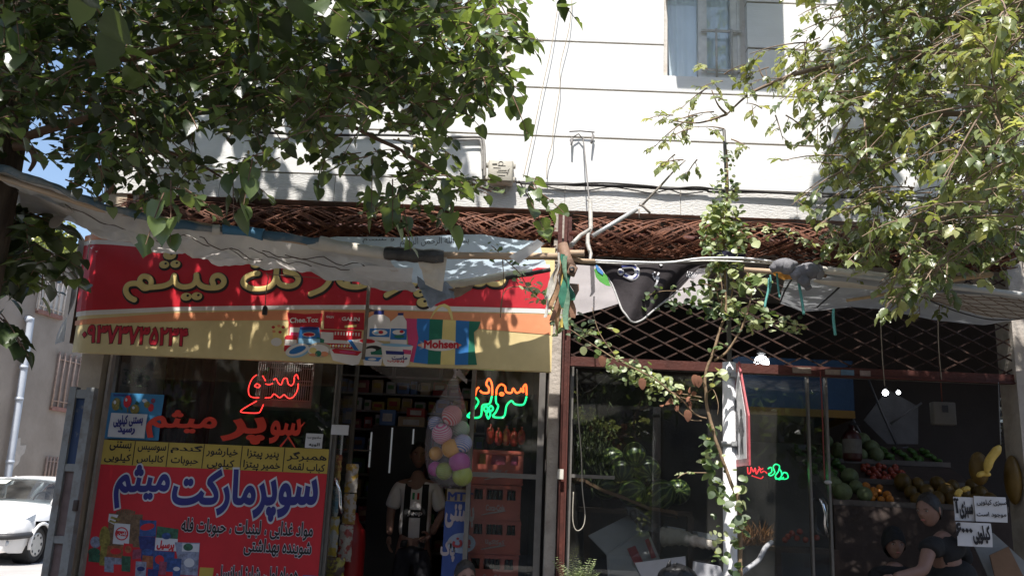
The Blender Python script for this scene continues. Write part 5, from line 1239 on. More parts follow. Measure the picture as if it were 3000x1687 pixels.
# ================================================================ people
skin = M('skin', (.22,.125,.095), .6, .08, 20, bump=.08, bscale=90); hairm = M('black hair', (.015,.012,.011), .55, .3, 30, bump=.3, bscale=120, stretch=(1,1,.3))
eyew = M('eye white', (.30,.27,.25), .3, .05, bump=0); irism = M('dark iris', (.02,.013,.01), .2, bump=0); lipm = M('lips', (.36,.13,.11), .5, .1, bump=0)
blackc = M('black cotton', (.012,.012,.013), .9, .25, 12, bump=.2); whitec = M('white jersey cloth', (.66,.63,.62), .8, .05, 10, bump=.15); dkjean = M('dark trousers cloth', (.022,.022,.027), .9, .2, 20, bump=.2)
def skin_mesh(chains, root=0, sub=2):
    """one continuous surface grown round a skeleton. chains: lists of (x, y, z, radius); shared points join"""
    vs, rs, ed, ix = [], [], [], {}
    for ch in chains:
        pr_ = None
        for x, y, z, r in ch:
            k = (round(x,4), round(y,4), round(z,4))
            if k not in ix: ix[k] = len(vs); vs.append(Vector((x,y,z))); rs.append(r)
            if pr_ is not None and pr_ != ix[k]: ed.append((pr_, ix[k]))
            pr_ = ix[k]
    me = bpy.data.meshes.new('skeleton'); me.from_pydata([tuple(v) for v in vs], ed, [])
    o = bpy.data.objects.new('skeleton', me); C.objects.link(o)
    sm = o.modifiers.new('s', 'SKIN'); sm.use_smooth_shade = True; sm.branch_smoothing = .6
    for i, d in enumerate(me.skin_vertices[0].data):
        r_ = rs[i]; d.radius = r_ if isinstance(r_, tuple) else (r_, r_); d.use_root = i == root
    o.modifiers.new('d', 'SUBSURF').levels = sub
    dg = bpy.context.evaluated_depsgraph_get(); e = o.evaluated_get(dg); em = e.to_mesh()
    v = [q.co.copy() for q in em.vertices]; f = [list(p.vertices) for p in em.polygons]
    e.to_mesh_clear(); bpy.data.objects.remove(o); bpy.data.meshes.remove(me)
    return v, f
def xf(v, loc, yaw): 
    R = Matrix.Rotation(yaw, 3, 'Z'); loc = Vector(loc); return [loc + R @ q for q in v]
def head_mesh(mb, c, yaw, h=.235, tilt=0, m=0):
    """head facing -Y before yaw: skull, jaw, brow, nose, lips, ears, eyes; materials m skin, m+1 eye, m+2 iris, m+3 lips"""
    R = Matrix.Rotation(yaw, 3, 'Z') @ Matrix.Rotation(tilt, 3, 'X'); c = Vector(c); n, k = 40, 30; v = []
    for i in range(k+1):
        t = math.pi*i/k
        for j in range(n):
            a = 2*math.pi*j/n; x, y, z = math.sin(t)*math.sin(a), -math.sin(t)*math.cos(a), -math.cos(t)
            p = Vector((x*.33*h, y*.40*h, z*.5*h))
            if z < 0: p.x *= 1-.34*(-z)**1.3; p.y *= 1-.12*(-z); p.y -= .05*h*(-z) if y < 0 else -.02*h*z
            if y < 0:
                fx = abs(p.x)/h; fz = p.z/h
                p.y -= h*.105*math.exp(-(fx/.055)**2)*math.exp(-((fz+.085)/.075)**2)             # nose
                p.y -= h*.05*math.exp(-(fx/.04)**2)*math.exp(-((fz-.01)/.08)**2)
                p.y += h*.035*math.exp(-((fx-.14)/.06)**2)*math.exp(-((fz-.02)/.045)**2)          # eye sockets
                p.y -= h*.02*math.exp(-((fz-.10)/.04)**2)*math.exp(-(fx/.2)**2)                    # brow
                p.y -= h*.028*math.exp(-(fx/.09)**2)*math.exp(-((fz+.25)/.03)**2)                  # lips
                p.y -= h*.03*math.exp(-(fx/.08)**2)*math.exp(-((fz+.40)/.06)**2)                   # chin
            v.append(c + R @ p)
    mb.add(v, [(i*n+j, i*n+(j+1)%n, (i+1)*n+(j+1)%n, (i+1)*n+j) for i in range(k) for j in range(n)], m, True)
    for sx in (1,-1):
        mb.ball(c + R @ Vector((sx*.335*h, .03*h, -.02*h)), (.03*h, .07*h, .13*h), 10, m, R @ Matrix.Rotation(.3*sx, 3, 'Z'), 6)
        e = c + R @ Vector((sx*.14*h, -.345*h, .02*h)); mb.ball(e, (.055*h,.03*h,.026*h), 10, m+1, R, 6)
        mb.ball(c + R @ Vector((sx*.14*h, -.372*h, .02*h)), (.022*h,.008*h,.022*h), 8, m+2, R, 5)
        mb.obox(c + R @ Vector((sx*.14*h, -.39*h, .085*h)), (.13*h,.02*h,.018*h), R @ Matrix.Rotation(-.12*sx, 3, 'Y'), m+2, .004*h*2)
    mb.ball(c + R @ Vector((0, -.395*h, -.25*h)), (.085*h,.03*h,.024*h), 12, m+3, R, 6)
def hair_cap(mb, c, yaw, h=.235, tilt=0, low=.2, back=-.34, puff=1.07, m=0):
    R = Matrix.Rotation(yaw, 3, 'Z') @ Matrix.Rotation(tilt, 3, 'X'); c = Vector(c); n, k = 56, 24; v = []
    for i in range(k+1):
        for j in range(n):
            a = 2*math.pi*j/n; fr = (math.cos(a)+1)/2                   # 1 = forehead
            q_ = fr**1.6; zl = (low*2*q_ + back*2*(1-q_) + .07*noise.noise(Vector((a*5,c.x,0))))
            tm = math.acos(max(-1, min(1, -zl))); t = math.pi - (math.pi-tm)*(1 - i/k)
            x, y, z = math.sin(t)*math.sin(a), -math.sin(t)*math.cos(a), -math.cos(t)
            s_ = puff*(1+.03*noise.noise(Vector((x*4,y*4,z*4)))+.035*noise.noise(Vector((x*14,y*14,z*5)))+.02*noise.noise(Vector((x*34,y*34,z*12))))
            p = Vector((x*.335*h*s_, y*.40*h*s_+.01*h, z*.5*h*s_))
            if z < 0: p.x *= 1-.2*(-z)
            v.append(c + R @ p)
    mb.add(v, [(i*n+j, i*n+(j+1)%n, (i+1)*n+(j+1)%n, (i+1)*n+j) for i in range(k) for j in range(n)], m, True)
def hand_chains(w, d, side, up, s=1):
    """palm and five bent fingers from wrist point w, pointing along d; side: towards the thumb, up: out of the back of the hand"""
    w, d, side, up = Vector(w), Vector(d).normalized(), Vector(side).normalized(), Vector(up).normalized(); out = []
    c = w + d*.045*s; out.append([(*w, .024*s), (*c, .026*s), (*(w+d*.082*s), .024*s)])
    for k, (o, L) in enumerate(((.031,.068),(.011,.078),(-.009,.072),(-.028,.055))):
        b = w + d*.082*s + side*o*s; cu = .35+.12*k
        p1 = b + (d*.9 - up*cu*.5).normalized()*L*.45*s; p2 = p1 + (d*.8 - up*cu*1.4).normalized()*L*.32*s; p3 = p2 + (d*.5 - up*cu*2.2).normalized()*L*.25*s
        out.append([(*(w+d*.06*s+side*o*.6*s), .012*s), (*b, .0105*s), (*p1, .0095*s), (*p2, .0085*s), (*p3, .007*s)])
    b = w + d*.03*s + side*.03*s; p1 = b + (d*.5+side*.8).normalized()*.032*s; p2 = p1 + (d*.85+side*.3-up*.3).normalized()*.03*s
    out.append([(*c, .02*s), (*b, .014*s), (*p1, .011*s), (*p2, .009*s)])
    return out
def person(label, loc, yaw, head_c, body, clothes, h=.235, hyaw=0, tilt=0, hair=None, hands=(), group=None):
    t = thing('person', label, 'person', loc, group); mb = MB()
    v, f = skin_mesh(body); mb.add(xf(v, loc, yaw), f, 0, True)
    for hc in hands:
        for ch in hc:
            v, f = skin_mesh([ch], sub=1); mb.add(xf(v, loc, yaw), f, 0, True)
    hc_ = xf([Vector(head_c)], loc, yaw)[0]
    head_mesh(mb, hc_, yaw+hyaw, h, tilt, 0)
    mb.build('body', [skin, eyew, irism, lipm], t)
    for nm, mat_, chains in clothes:
        c_ = MB(); v, f = skin_mesh(chains); c_.add(xf(v, loc, yaw), f, 0, True); c_.build(nm, mat_, t)
    if hair: q = MB(); hair_cap(q, hc_, yaw+hyaw, h, tilt, *hair); q.build('hair', hairm, t)
    return t, hc_
# the man in the grocery
ml = (P(1218,1500,8.4).x, 8.4, .18)
bod = [[(0,0,.93,.12),(0,-.01,1.12,.115),(0,.01,1.32,.13),(0,.01,1.44,.09),(0,0,1.5,.055),(0,-.015,1.57,.055)],
       [(0,.01,1.44,.09),(-.17,.01,1.43,.055),(-.235,.03,1.18,.043),(-.225,-.02,.97,.032)], [(0,.01,1.44,.09),(.17,.01,1.43,.055),(.25,.05,1.2,.043),(.165,-.10,1.0,.033)],
       [(0,0,.93,.12),(-.1,0,.88,.09),(-.11,-.01,.48,.06),(-.115,.01,.08,.04),(-.12,-.1,.03,.035)], [(0,0,.93,.12),(.1,0,.88,.09),(.11,-.01,.48,.06),(.115,.01,.08,.04),(.12,-.1,.03,.035)]]
jersey = [[(0,0,.90,(.165,.12)),(0,-.01,1.1,(.16,.125)),(0,.01,1.3,(.18,.14)),(0,.01,1.42,(.14,.1)),(0,.005,1.475,.07)], [(0,.01,1.42,(.14,.1)),(-.165,.01,1.42,.078),(-.215,.02,1.25,.075),(-.225,.025,1.21,.072)], [(0,.01,1.42,(.14,.1)),(.165,.01,1.42,.078),(.215,.03,1.25,.075),(.235,.04,1.22,.072)]]
trs = [[(0,0,.95,(.165,.12)),(0,0,.86,(.17,.12)),(-.1,0,.78,.098),(-.11,-.01,.48,.078),(-.115,.01,.06,.06)], [(0,0,.86,(.17,.12)),(.1,0,.78,.098),(.11,-.01,.48,.078),(.115,.01,.06,.06)]]
mt, mh = person('man in a black and white striped football jersey standing in the grocery doorway', ml, 0, (0,-.02,1.70), bod, [('jersey', whitec, jersey), ('trousers', dkjean, trs)], .235, .15, 0, (.31,-.34,1.06),
    [hand_chains((-.225,-.02,.97), (0,-.05,-1), (.3,-1,0), (-1,0,0)), hand_chains((.165,-.10,1.0), (-.75,-.1,-.65), (-.4,0,.8), (.4,-1,.2))])
jb = MB(); jr = [o for o in mt.children if o.name.startswith('jersey')][0]
from mathutils.bvhtree import BVHTree
wv = [jr.matrix_local.translation + Vector(ml) + v.co for v in jr.data.vertices]
jt = BVHTree.FromPolygons(wv, [list(p.vertices) for p in jr.data.polygons])
def front_on(tree, x, z, gap=.006, y0=4): 
    h = tree.ray_cast(Vector((x, y0, z)), Vector((0,1,0))); return (h[0] if h[0] else Vector((x, ml[1]-.14, z))) - Vector((0,gap,0))
def strip(x0, x1, z0, z1, m, gap): 
    jb.grid([[front_on(jt, ml[0]+x0+(x1-x0)*j/4, ml[2]+z0+(z1-z0)*i/16, gap) for j in range(5)] for i in range(17)], m)
for a, b in ((-.105,-.045),(.055,.115)): strip(a, b, .88, 1.44, 0, .005)
strip(-.105, .115, 1.14, 1.21, 0, .007); strip(-.03,-.008,1.30,1.36,1,.007); strip(.014,.034,1.30,1.36,2,.007)
t2 = MB(); write(t2, 'Jeep', (ml[0]-.06, ml[1]-.16, ml[2]+1.155), (1,0,0), (0,0,1), .13, .045, 0, .03, 0)
for q in t2.v: 
    h_ = front_on(jt, q.x, q.z, .0095); q.y = h_.y
jb.add(t2.v, t2.f, 3)
jb.build('stripes', [blackc, M('crest green',(.03,.2,.08),.7), M('crest red',(.4,.03,.03),.7), M('jersey print white',(.55,.54,.54),.7)], jr)
# child in front of the crates: only the head shows
cl_ = (P(1362,1650,6.15).x, 6.15, .12)
kb = [[(0,0,.52,.09),(0,0,.66,.095),(0,0,.82,.06),(0,0,.9,.042)], [(0,0,.82,.06),(-.12,0,.79,.038),(-.16,0,.6,.03),(-.14,-.06,.45,.022)], [(0,0,.82,.06),(.12,0,.79,.038),(.16,0,.6,.03),(.14,-.06,.45,.022)],
      [(0,0,.52,.09),(-.06,0,.47,.06),(-.065,0,.25,.045),(-.065,0,.05,.03),(-.065,-.07,.02,.025)], [(0,0,.52,.09),(.06,0,.47,.06),(.065,0,.25,.045),(.065,0,.05,.03),(.065,-.07,.02,.025)]]
person('dark haired child whose head shows in front of the red bottle crates', cl_, .35, (0,-.01,.90), kb, [('shirt', blackc, [[(0,0,.48,.115),(0,0,.66,.115),(0,0,.81,.085),(0,0,.85,.055)],[(0,0,.81,.085),(-.12,0,.79,.05),(-.155,0,.66,.045)],[(0,0,.81,.085),(.12,0,.79,.05),(.155,0,.66,.045)]]),
     ('trousers', dkjean, [[(0,0,.54,.11),(-.06,0,.45,.075),(-.065,0,.05,.05)],[(0,0,.54,.11),(.06,0,.45,.075),(.065,0,.05,.05)]])], .2, 0, .05, (.3,-.36,1.07), [hand_chains((-.14,-.06,.45),(0,-.2,-1),(.3,-1,0),(-1,0,0),.7), hand_chains((.14,-.06,.45),(0,-.2,-1),(-.3,-1,0),(1,0,0),.7)])
# the man in a black T-shirt leaning over the stand on the right, facing left
al = (P(2765,1600,6.65).x, 6.65, .0)
shz = P(2720,1580,6.65).z
def A(px, py, dy=0): p = P(px, py, 6.65+dy); return (p.x-al[0], dy, p.z-al[2])
nk = A(2762,1572); sL = A(2722,1606,-.12); eL = A(2705,1672,-.2); wL = A(2618,1690,-.26)
sR = A(2815,1612,.16); eR = A(2838,1700,.14); wR = A(2780,1745,-.06); ch = A(2775,1650); pv = (.06,.02,.92)
bod = [[(*pv,.125),(pv[0],.02,1.08,.12),(*ch,.13),(nk[0],0,nk[2]-.02,.09),(nk[0]-.02,0,nk[2]+.06,.058)],
       [(nk[0],0,nk[2]-.02,.09),(*sL,.056),(*eL,.045),(*wL,.03)], [(nk[0],0,nk[2]-.02,.09),(*sR,.056),(*eR,.044),(*wR,.03)],
       [(*pv,.125),(pv[0]-.02,-.1,.86,.09),(pv[0]-.03,-.1,.46,.06),(pv[0],-.1,.08,.04),(pv[0]-.1,-.1,.03,.035)], [(*pv,.125),(pv[0]+.02,.1,.86,.09),(pv[0]+.03,.1,.46,.06),(pv[0]+.05,.1,.08,.04),(pv[0]-.05,.1,.03,.035)]]
mid = tuple(sL[i]+(eL[i]-sL[i])*.22 for i in range(3)); midR = tuple(sR[i]+(eR[i]-sR[i])*.6 for i in range(3))
tee = [[(pv[0],.02,.84,(.185,.2)),(pv[0],.02,1.0,(.18,.2)),(pv[0],.02,1.15,(.18,.2)),(*ch,(.175,.19)),(nk[0]+.01,0,nk[2]-.03,.115),(nk[0],0,nk[2]+.02,.08)], [(nk[0]+.01,0,nk[2]-.03,.115),(*sL,.082),(*mid,.08)], [(nk[0]+.01,0,nk[2]-.03,.115),(*sR,.082),(*midR,.076)]]
hd = A(2722,1492)
person('man in a black T-shirt with a bare forearm leaning left over the vegetables', al, 0, hd, bod, [('shirt', blackc, tee), ('trousers', dkjean, [[(pv[0],.02,.93,(.15,.16)),(pv[0]-.02,-.1,.8,.1),(pv[0]-.03,-.1,.46,.08),(pv[0],-.1,.06,.062)],[(pv[0],.02,.93,(.15,.16)),(pv[0]+.02,.1,.8,.1),(pv[0]+.03,.1,.46,.08),(pv[0]+.05,.1,.06,.062)]])],
    .235, -rad(58), .18, (.31,-.34,1.06), [hand_chains(wL, (-1,-.15,-.1), (.1,-.9,.35), (-.1,.1,1)), hand_chains(wR, (-.8,-.5,-.3), (0,-.6,.8), (.3,.3,.8))])
# the person in black in front of him
wl = (P(2616,1600,7.2).x, 7.2, .12); hz = P(2616,1590,7.2).z - wl[2]
person('person in black clothing and dark hood standing left of the man at the stand', wl, .2, (0,-.02,hz), [[(0,0,.8,.12),(0,0,1.0,.12),(0,0,hz-.22,.08),(0,-.01,hz-.13,.05)],[(0,0,hz-.22,.08),(-.16,0,hz-.25,.05),(-.2,-.02,hz-.5,.04),(-.1,-.16,hz-.6,.03)],[(0,0,hz-.22,.08),(.16,0,hz-.25,.05),(.2,-.02,hz-.5,.04),(.1,-.16,hz-.6,.03)],
    [(0,0,.8,.12),(-.09,0,.74,.08),(-.1,0,.4,.055),(-.1,0,.06,.04),(-.1,-.1,.03,.035)],[(0,0,.8,.12),(.09,0,.74,.08),(.1,0,.4,.055),(.1,0,.06,.04),(.1,-.1,.03,.035)]],
    [('coat', blackc, [[(0,0,.25,(.22,.2)),(0,0,.6,(.2,.18)),(0,0,.95,(.18,.16)),(0,0,hz-.24,.125),(0,0,hz-.15,.085)],[(0,0,hz-.24,.125),(-.16,0,hz-.25,.085),(-.2,-.02,hz-.5,.075),(-.12,-.14,hz-.59,.06)],[(0,0,hz-.24,.125),(.16,0,hz-.25,.085),(.2,-.02,hz-.5,.075),(.12,-.14,hz-.59,.06)]])],
    .225, -.3, .1, None, [hand_chains((-.1,-.16,hz-.6),(.5,-.7,-.3),(.6,.3,.6),(-.5,-.4,.6)), hand_chains((.1,-.16,hz-.6),(-.5,-.7,-.3),(-.6,.3,.6),(.5,-.4,.6))])
hood = MB(); wt = [o for o in C.objects if o.get('category') == 'person'][-1]
hair_cap(hood, Vector(wl)+Vector((0,-.015,hz)), .2-.3, .235, .1, .15, -.44, 1.13); hood.build('hood', blackc, wt)
# ================================================================ the car in the side street
white_p = M('white car paint', (.72,.71,.70), .28, .03, 3, bump=0, coat=.6); blkpl = M('black trim plastic', (.03,.03,.032), .55, .1); tyre = M('tyre rubber', (.035,.033,.032), .85, .2, 30)
rimm = M('silver wheel cover', (.42,.41,.40), .4, .08, 10, metal=.5); lampg = M('lamp glass', (.45,.48,.52), .12, .15, 30, metal=.5, bump=.4, bscale=60)
carg = glass('car glass', tint=(.35,.40,.42), refl=.9, dirt=.05); dkint = M('dark car interior', (.03,.03,.032), .8)
CY0 = 14.75; wx = P(97,1585,15.5).x; CX = wx - .70; GZ = .11
CAR = thing('parked_car', 'white hatchback parked nose out in the side street, half hidden by the door post', 'car', (CX, CY0+1.9, GZ))
def CP(x, y, z): return Vector((CX + y, CY0 + x, GZ + z))     # x back from the nose, y to the car's left (right in the picture)
mb = MB()
def sect(x, hw, ztop_, z0, crown):
    """half outline from the sill over the shoulder to the middle"""
    pts = [(hw*.93, z0), (hw*.985, z0+.12), (hw, z0+.3), (hw*.985, min(ztop_-.06, z0+.5)), (hw*.93, ztop_-.03), (hw*.8, ztop_-.005+crown*.2), (hw*.4, ztop_+crown*.7), (0, ztop_+crown)]
    return pts
st = [(0.0,.50,.52,.34,.02),(.03,.62,.60,.24,.03),(.12,.70,.68,.20,.04),(.3,.77,.75,.19,.05),(.6,.815,.84,.19,.06),(.95,.825,.92,.19,.06),(1.2,.825,.97,.19,.05),(1.5,.825,.985,.19,.03),(2.2,.825,1.0,.19,.02),(3.0,.825,1.0,.2,.02),(3.5,.80,.98,.24,.02),(3.78,.7,.9,.34,.02)]
WH_ = ((.76,.31),(3.2,.31))
def rows_for(sg):
    R_ = []
    for k in range(len(st)-1):
        for j in range(6):
            t_ = j/6; a = [p+(q-p)*t_ for p, q in zip(st[k], st[k+1])]; R_.append(a)
    R_.append(list(st[-1])); return R_
rows = []
for a in rows_for(1):
    x, hw, zt_, z0, cr = a; s_ = sect(x, hw, zt_, z0, cr)
    line = [(y, z) for y, z in s_] + [(-y, z) for y, z in reversed(s_[:-1])]
    rows.append([CP(x, y, z) for y, z in line])
# drop the faces inside the wheel arches
k = len(rows); n = len(rows[0]); v = [p for r in rows for p in r]; ff = []
for i in range(k-1):
    for j in range(n-1):
        q = (i*n+j, (i+1)*n+j, (i+1)*n+j+1, i*n+j+1); c = sum((v[a] for a in q), Vector())/4; lx, lz = c.y-CY0, c.z-GZ
        if (j < 3 or j > n-5) and any((lx-ax)**2 + (lz-az)**2 < .345**2 for ax, az in WH_): continue
        ff.append(q)
mb.add(v, ff, 0, True)
mb.add(list(rows[0]), [tuple(range(n))], 0); mb.add(list(rows[-1]), [tuple(range(n))[::-1]], 0)
# arch lips so that the openings read round
for ax, az in WH_:
    for sg in (1, -1):
        pts = [CP(ax+.34*math.cos(a), sg*.822, az+.34*math.sin(a)) for a in [math.pi*q/16 for q in range(-1, 18)]]
        mb.tube(pts, .028, 8, 0)
# roof and pillars
roof = [(1.62,.60,1.36),(1.8,.62,1.405),(2.1,.63,1.43),(2.6,.63,1.43),(3.1,.62,1.40),(3.45,.58,1.33)]
mb.grid([[CP(x, hw*u, z - .05*abs(u)**3) for u in [-1+2*q/12 for q in range(13)]] for x, hw, z in roof])
for sg in (1,-1):
    for a, b, r_ in (((1.08,.76,.97),(1.64,.61,1.355),.036),((2.35,.80,.99),(2.35,.635,1.40),.035),((3.3,.78,.99),(3.42,.6,1.32),.06),((1.62,.615,1.35),(3.45,.6,1.33),.03)):
        mb.tube([CP(a[0], sg*a[1], a[2]), CP((a[0]+b[0])/2, sg*((a[1]+b[1])/2+.01), (a[2]+b[2])/2+.01), CP(b[0], sg*b[1], b[2])], r_, 8)
mb.build('body', white_p, CAR)
mb = MB(); mb.grid([[CP(1.08+(.55)*k, u*(.76-.15*k)*1.0, .965+.385*k + .03*(1-u*u)*1) + Vector((0,-.05*(1-u*u),0)) for u in [-1+q/6 for q in range(13)]] for k in [q/6 for q in range(7)]]); mb.build('windscreen', carg, CAR)
for sg in (1,-1):
    mb = MB(); mb.add([CP(1.22,sg*.80,1.0), CP(2.3,sg*.80,1.0), CP(2.3,sg*.64,1.37), CP(1.68,sg*.64,1.36)], [(0,1,2,3)]); mb.build('side_window', carg, CAR)
    mb = MB(); mb.add([CP(2.4,sg*.80,1.0), CP(3.25,sg*.79,1.0), CP(3.35,sg*.62,1.33), CP(2.4,sg*.64,1.37)], [(0,1,2,3)]); mb.build('side_window', carg, CAR)
    mb = MB(); mb.obox(CP(1.28, sg*.92, 1.0), (.2,.12,.13), None, 0, .03); mb.build('mirror', white_p, CAR)
    mb = MB(); rows = []
    for i in range(6):
        u = i/5; rows.append([CP(.10+.42*u+.02*q, sg*(.60+.19*u), .54+.16*u+.10*q*(.55+.5*u)*1.1) + Vector((sg*.018, -.03, 0)) for q in (0,.5,1)])
    mb.grid(rows); mb.build('headlight', lampg, CAR)
    mb = MB(); mb.lathe(CP(.065, sg*.60, .36), [(.0,.02),(.05,.015),(.062,0),(.062,-.03)], 14, 0, Matrix.Rotation(rad(90),3,'X')); mb.build('fog_lamp', lampg, CAR)
    for ax, az in WH_:
        RX = Matrix.Rotation(rad(90)*sg, 3, 'Y'); c = CP(ax, sg*.66, az-.005)
        mb = MB(); mb.lathe(c, [(.19,-.08),(.27,-.085),(.298,-.06),(.302,0),(.298,.06),(.275,.1),(.2,.105),(.195,.09)], 28, 0, RX); w_ = mb.build('wheel', tyre, CAR)
        mb = MB(); mb.lathe(c, [(0,.10),(.05,.102),(.12,.098),(.175,.105),(.2,.1),(.2,.0)], 28, 0, RX)
        r_ = mb.build('rim', rimm, w_); mb = MB()
        for q in range(8):
            a = q*math.pi/4; mb.ball(c + RX @ Vector((.152*math.cos(a), .152*math.sin(a), .102)), (.024,.03,.006), 8, 0, RX @ Matrix.Rotation(a,3,'Z'), 5)
        mb.build('rim_hole', blkpl, w_)
        mb = MB(); mb.lathe(CP(ax, sg*.5, az), [(.0,0),(.33,0),(.335,.29*1)], 24, 0, RX); mb.build('wheel_well', dkint, CAR)
mb = MB(); mb.tube(catmull([CP(.50,.80,.48), CP(.22,.765,.47), CP(.06,.69,.46), CP(-.01,.5,.455), CP(-.03,0,.455), CP(-.01,-.5,.455), CP(.06,-.69,.46), CP(.22,-.765,.47), CP(.5,-.8,.48)], 5), .05, 8); mb.build('bumper_strip', blkpl, CAR)
mb = MB(); mb.obox(CP(2.0,0,.55), (1.4,2.2,.6), None, 0, .05)
for sg in (1,-1): mb.obox(CP(2.0, sg*.36, 1.0), (.42,.14,.5), None, 0, .05); mb.ball(CP(2.0, sg*.36, 1.22), (.13,.06,.1), 12, 0)
mb.tube(catmull([CP(1.5, .36+.17*math.cos(a), .98+.17*math.sin(a)) for a in [2*math.pi*q/12 for q in range(13)]], 2), .015, 6); mb.build('interior', dkint, CAR)
mb = MB(); mb.add([CP(1.58,-.55,1.33)+Vector((0,-.06,0)), CP(1.58,-.25,1.34)+Vector((0,-.085,0)), CP(1.5,-.3,1.27)+Vector((0,-.085,0)), CP(1.5,-.6,1.26)+Vector((0,-.06,0))], [(0,1,2,3)]); mb.build('windscreen_sticker', M('paper sticker',(.6,.6,.52),.7), CAR)
mb = MB(); mb.tube([CP(1.06,-.5,.985)+Vector((0,-.06,0)), CP(1.16,.1,1.04)+Vector((0,-.07,0))], .01, 6); mb.build('wiper', blkpl, CAR)
# ================================================================ the old door leaf left of the grocery
dfm = M('flaking grey door paint', (.25,.255,.25), .7, .2, 9, col2=(.16,.135,.115), mix2=(.5,.72), bump=.3)
DR = thing('metal_door', 'narrow old grey metal door leaf with blue panels left of the red poster', 'door', (P(170,1687,6.75).x, 6.75, .12))
dx0, dx1 = P(177,1340,6.75).x, P(250,1340,6.75).x; za = P(215,1133,6.75).z; mb = MB(); t_ = .05
mb.box((dx0,6.73,.12),(dx0+t_,6.8,za)); mb.box((dx1-t_-.01,6.73,.12),(dx1,6.8,za))
zr_ = [P(210,y,6.75).z for y in (1140,1165,1358,1380,1570,1592)]
for a, b in ((0,1),(2,3),(4,5)): mb.box((dx0+t_,6.735,zr_[b]),(dx1-t_-.01,6.795,zr_[a]))
mb.box((dx0+t_,6.735,.12),(dx1-t_-.01,6.795,.25)); mb.build('frame', dfm, DR)
for (a, b, mt_) in ((1,2,M('chipped blue panel',(.04,.07,.15),.6,.3,7,col2=(.30,.27,.22),mix2=(.62,.74))),(3,4,M('mauve grey panel',(.19,.14,.135),.8,.25,6))):
    MB().box((dx0+t_,6.76,zr_[b]),(dx1-t_-.01,6.78,zr_[a])).build('panel', mt_, DR)
MB().box((dx0+t_,6.76,.25),(dx1-t_-.01,6.78,zr_[5])).build('panel', MATS['mauve grey panel'], DR)
p = P(222,1480,6.72); MB().obox(p, (.035,.03,.08), None, 0, .006).build('lock', M('dark lock',(.05,.035,.03),.6,.2), DR)
mb = MB(); mb.box((P(279,1340,6.9).x,6.9,.12),(P(287,1340,6.9).x,6.96,zb)); tag(mb.build('door_post', M('grey brown post',(.3,.26,.22),.7,.2,8)), 'thin grey brown post between the old door leaf and the grocery pane', 'post')
# ================================================================ sign post
PM = M('white sign paint', (.70,.69,.70), .5, .06, 6, bump=.1)
SGN = thing('road_sign', 'white post with a red bordered children crossing sign seen almost edge on', 'road sign', (P(2140,1687,5.65).x, 5.65, 0))
mb = MB(); pa, pb = P(2140,1687,5.65), P(2136,1062,5.65); mb.tube([(pa.x,5.65,0),(pa.x,5.65,pa.z),(pb.x,5.65,pb.z)], .042, 14); mb.build('post', PM, SGN)
sc_ = P(2161,1075,5.6); sb = P(2163,1366,5.6).z; e_ = Vector((.035,-.999,0)).normalized(); nn = Vector((-e_.y*-1, 0, 0)); nrm = Vector((-.999,-.035,0))
top = sc_.z + .03; sh = P(2150,1225,5.6).z; hw_ = .19
def SP_(u, z, off=0): return Vector((sc_.x-.006, 5.56, 0)) + e_*u + Vector((0,0,z)) + nrm*off
pent = [(0,top),(hw_,sh),(hw_,sb),(-hw_,sb),(-hw_,sh)]
def plate(pts, off, th, m, mb):
    v = [SP_(u, z, off) for u, z in pts]; n = len(v); v2 = [q - nrm*th for q in v]
    mb.add(v+v2, [tuple(range(n)), tuple(range(n, 2*n))[::-1]] + [(i, i+n, (i+1)%n+n, (i+1)%n) for i in range(n)], m)
mb = MB(); plate(pent, 0, .012, 0, mb); mb.build('plate', M('sign red', (.36,.07,.08), .4, .08), SGN)
cz = (top+sb)/2; inn = [((u*.80), cz-.03+(z-cz+.03)*.86) for u, z in pent]
mb = MB(); plate(inn, .003, .002, 0, mb); mb.build('face', PM, SGN)
mb = MB(); zz0 = sb+.07
for u0, s_ in ((-.055,1.0),(.062,.8)):
    H_ = .34*s_; g = lambda a, b: (u0+a*s_, zz0+b*H_)
    for pts in ([g(-.03,.42),g(-.035,.78),g(.0,.84),g(.035,.78),g(.045,.38)], [g(-.025,.45),g(-.035,.0),g(-.012,.0),g(.0,.4)], [g(.0,.4),g(.02,.0),g(.042,.0),g(.03,.45)], [g(.03,.78),g(.075,.5),g(.06,.46),g(.02,.66)], [g(-.03,.78),g(-.07,.52),g(-.055,.48),g(-.02,.66)], [(g(0,.92)[0]+.026*s_*math.cos(a), g(0,.92)[1]+.032*s_*math.sin(a)) for a in [2*math.pi*q/10 for q in range(10)]]):
        plate(pts, .006, .0015, 0, mb)
mb.build('children_symbol', M('sign black', (.03,.03,.035), .5, .1), SGN)
mb = MB()
for q in (1100, 1300): 
    z_ = P(2136,q,5.65).z; mb.tube([(pa.x,5.65,z_-.015),(pa.x,5.65,z_+.015)], .047, 12); mb.obox((pa.x+.03,5.6,z_), (.05,.02,.03))
mb.build('clamp', M('galvanised clamp', (.4,.4,.4), .5, metal=.6), SGN)
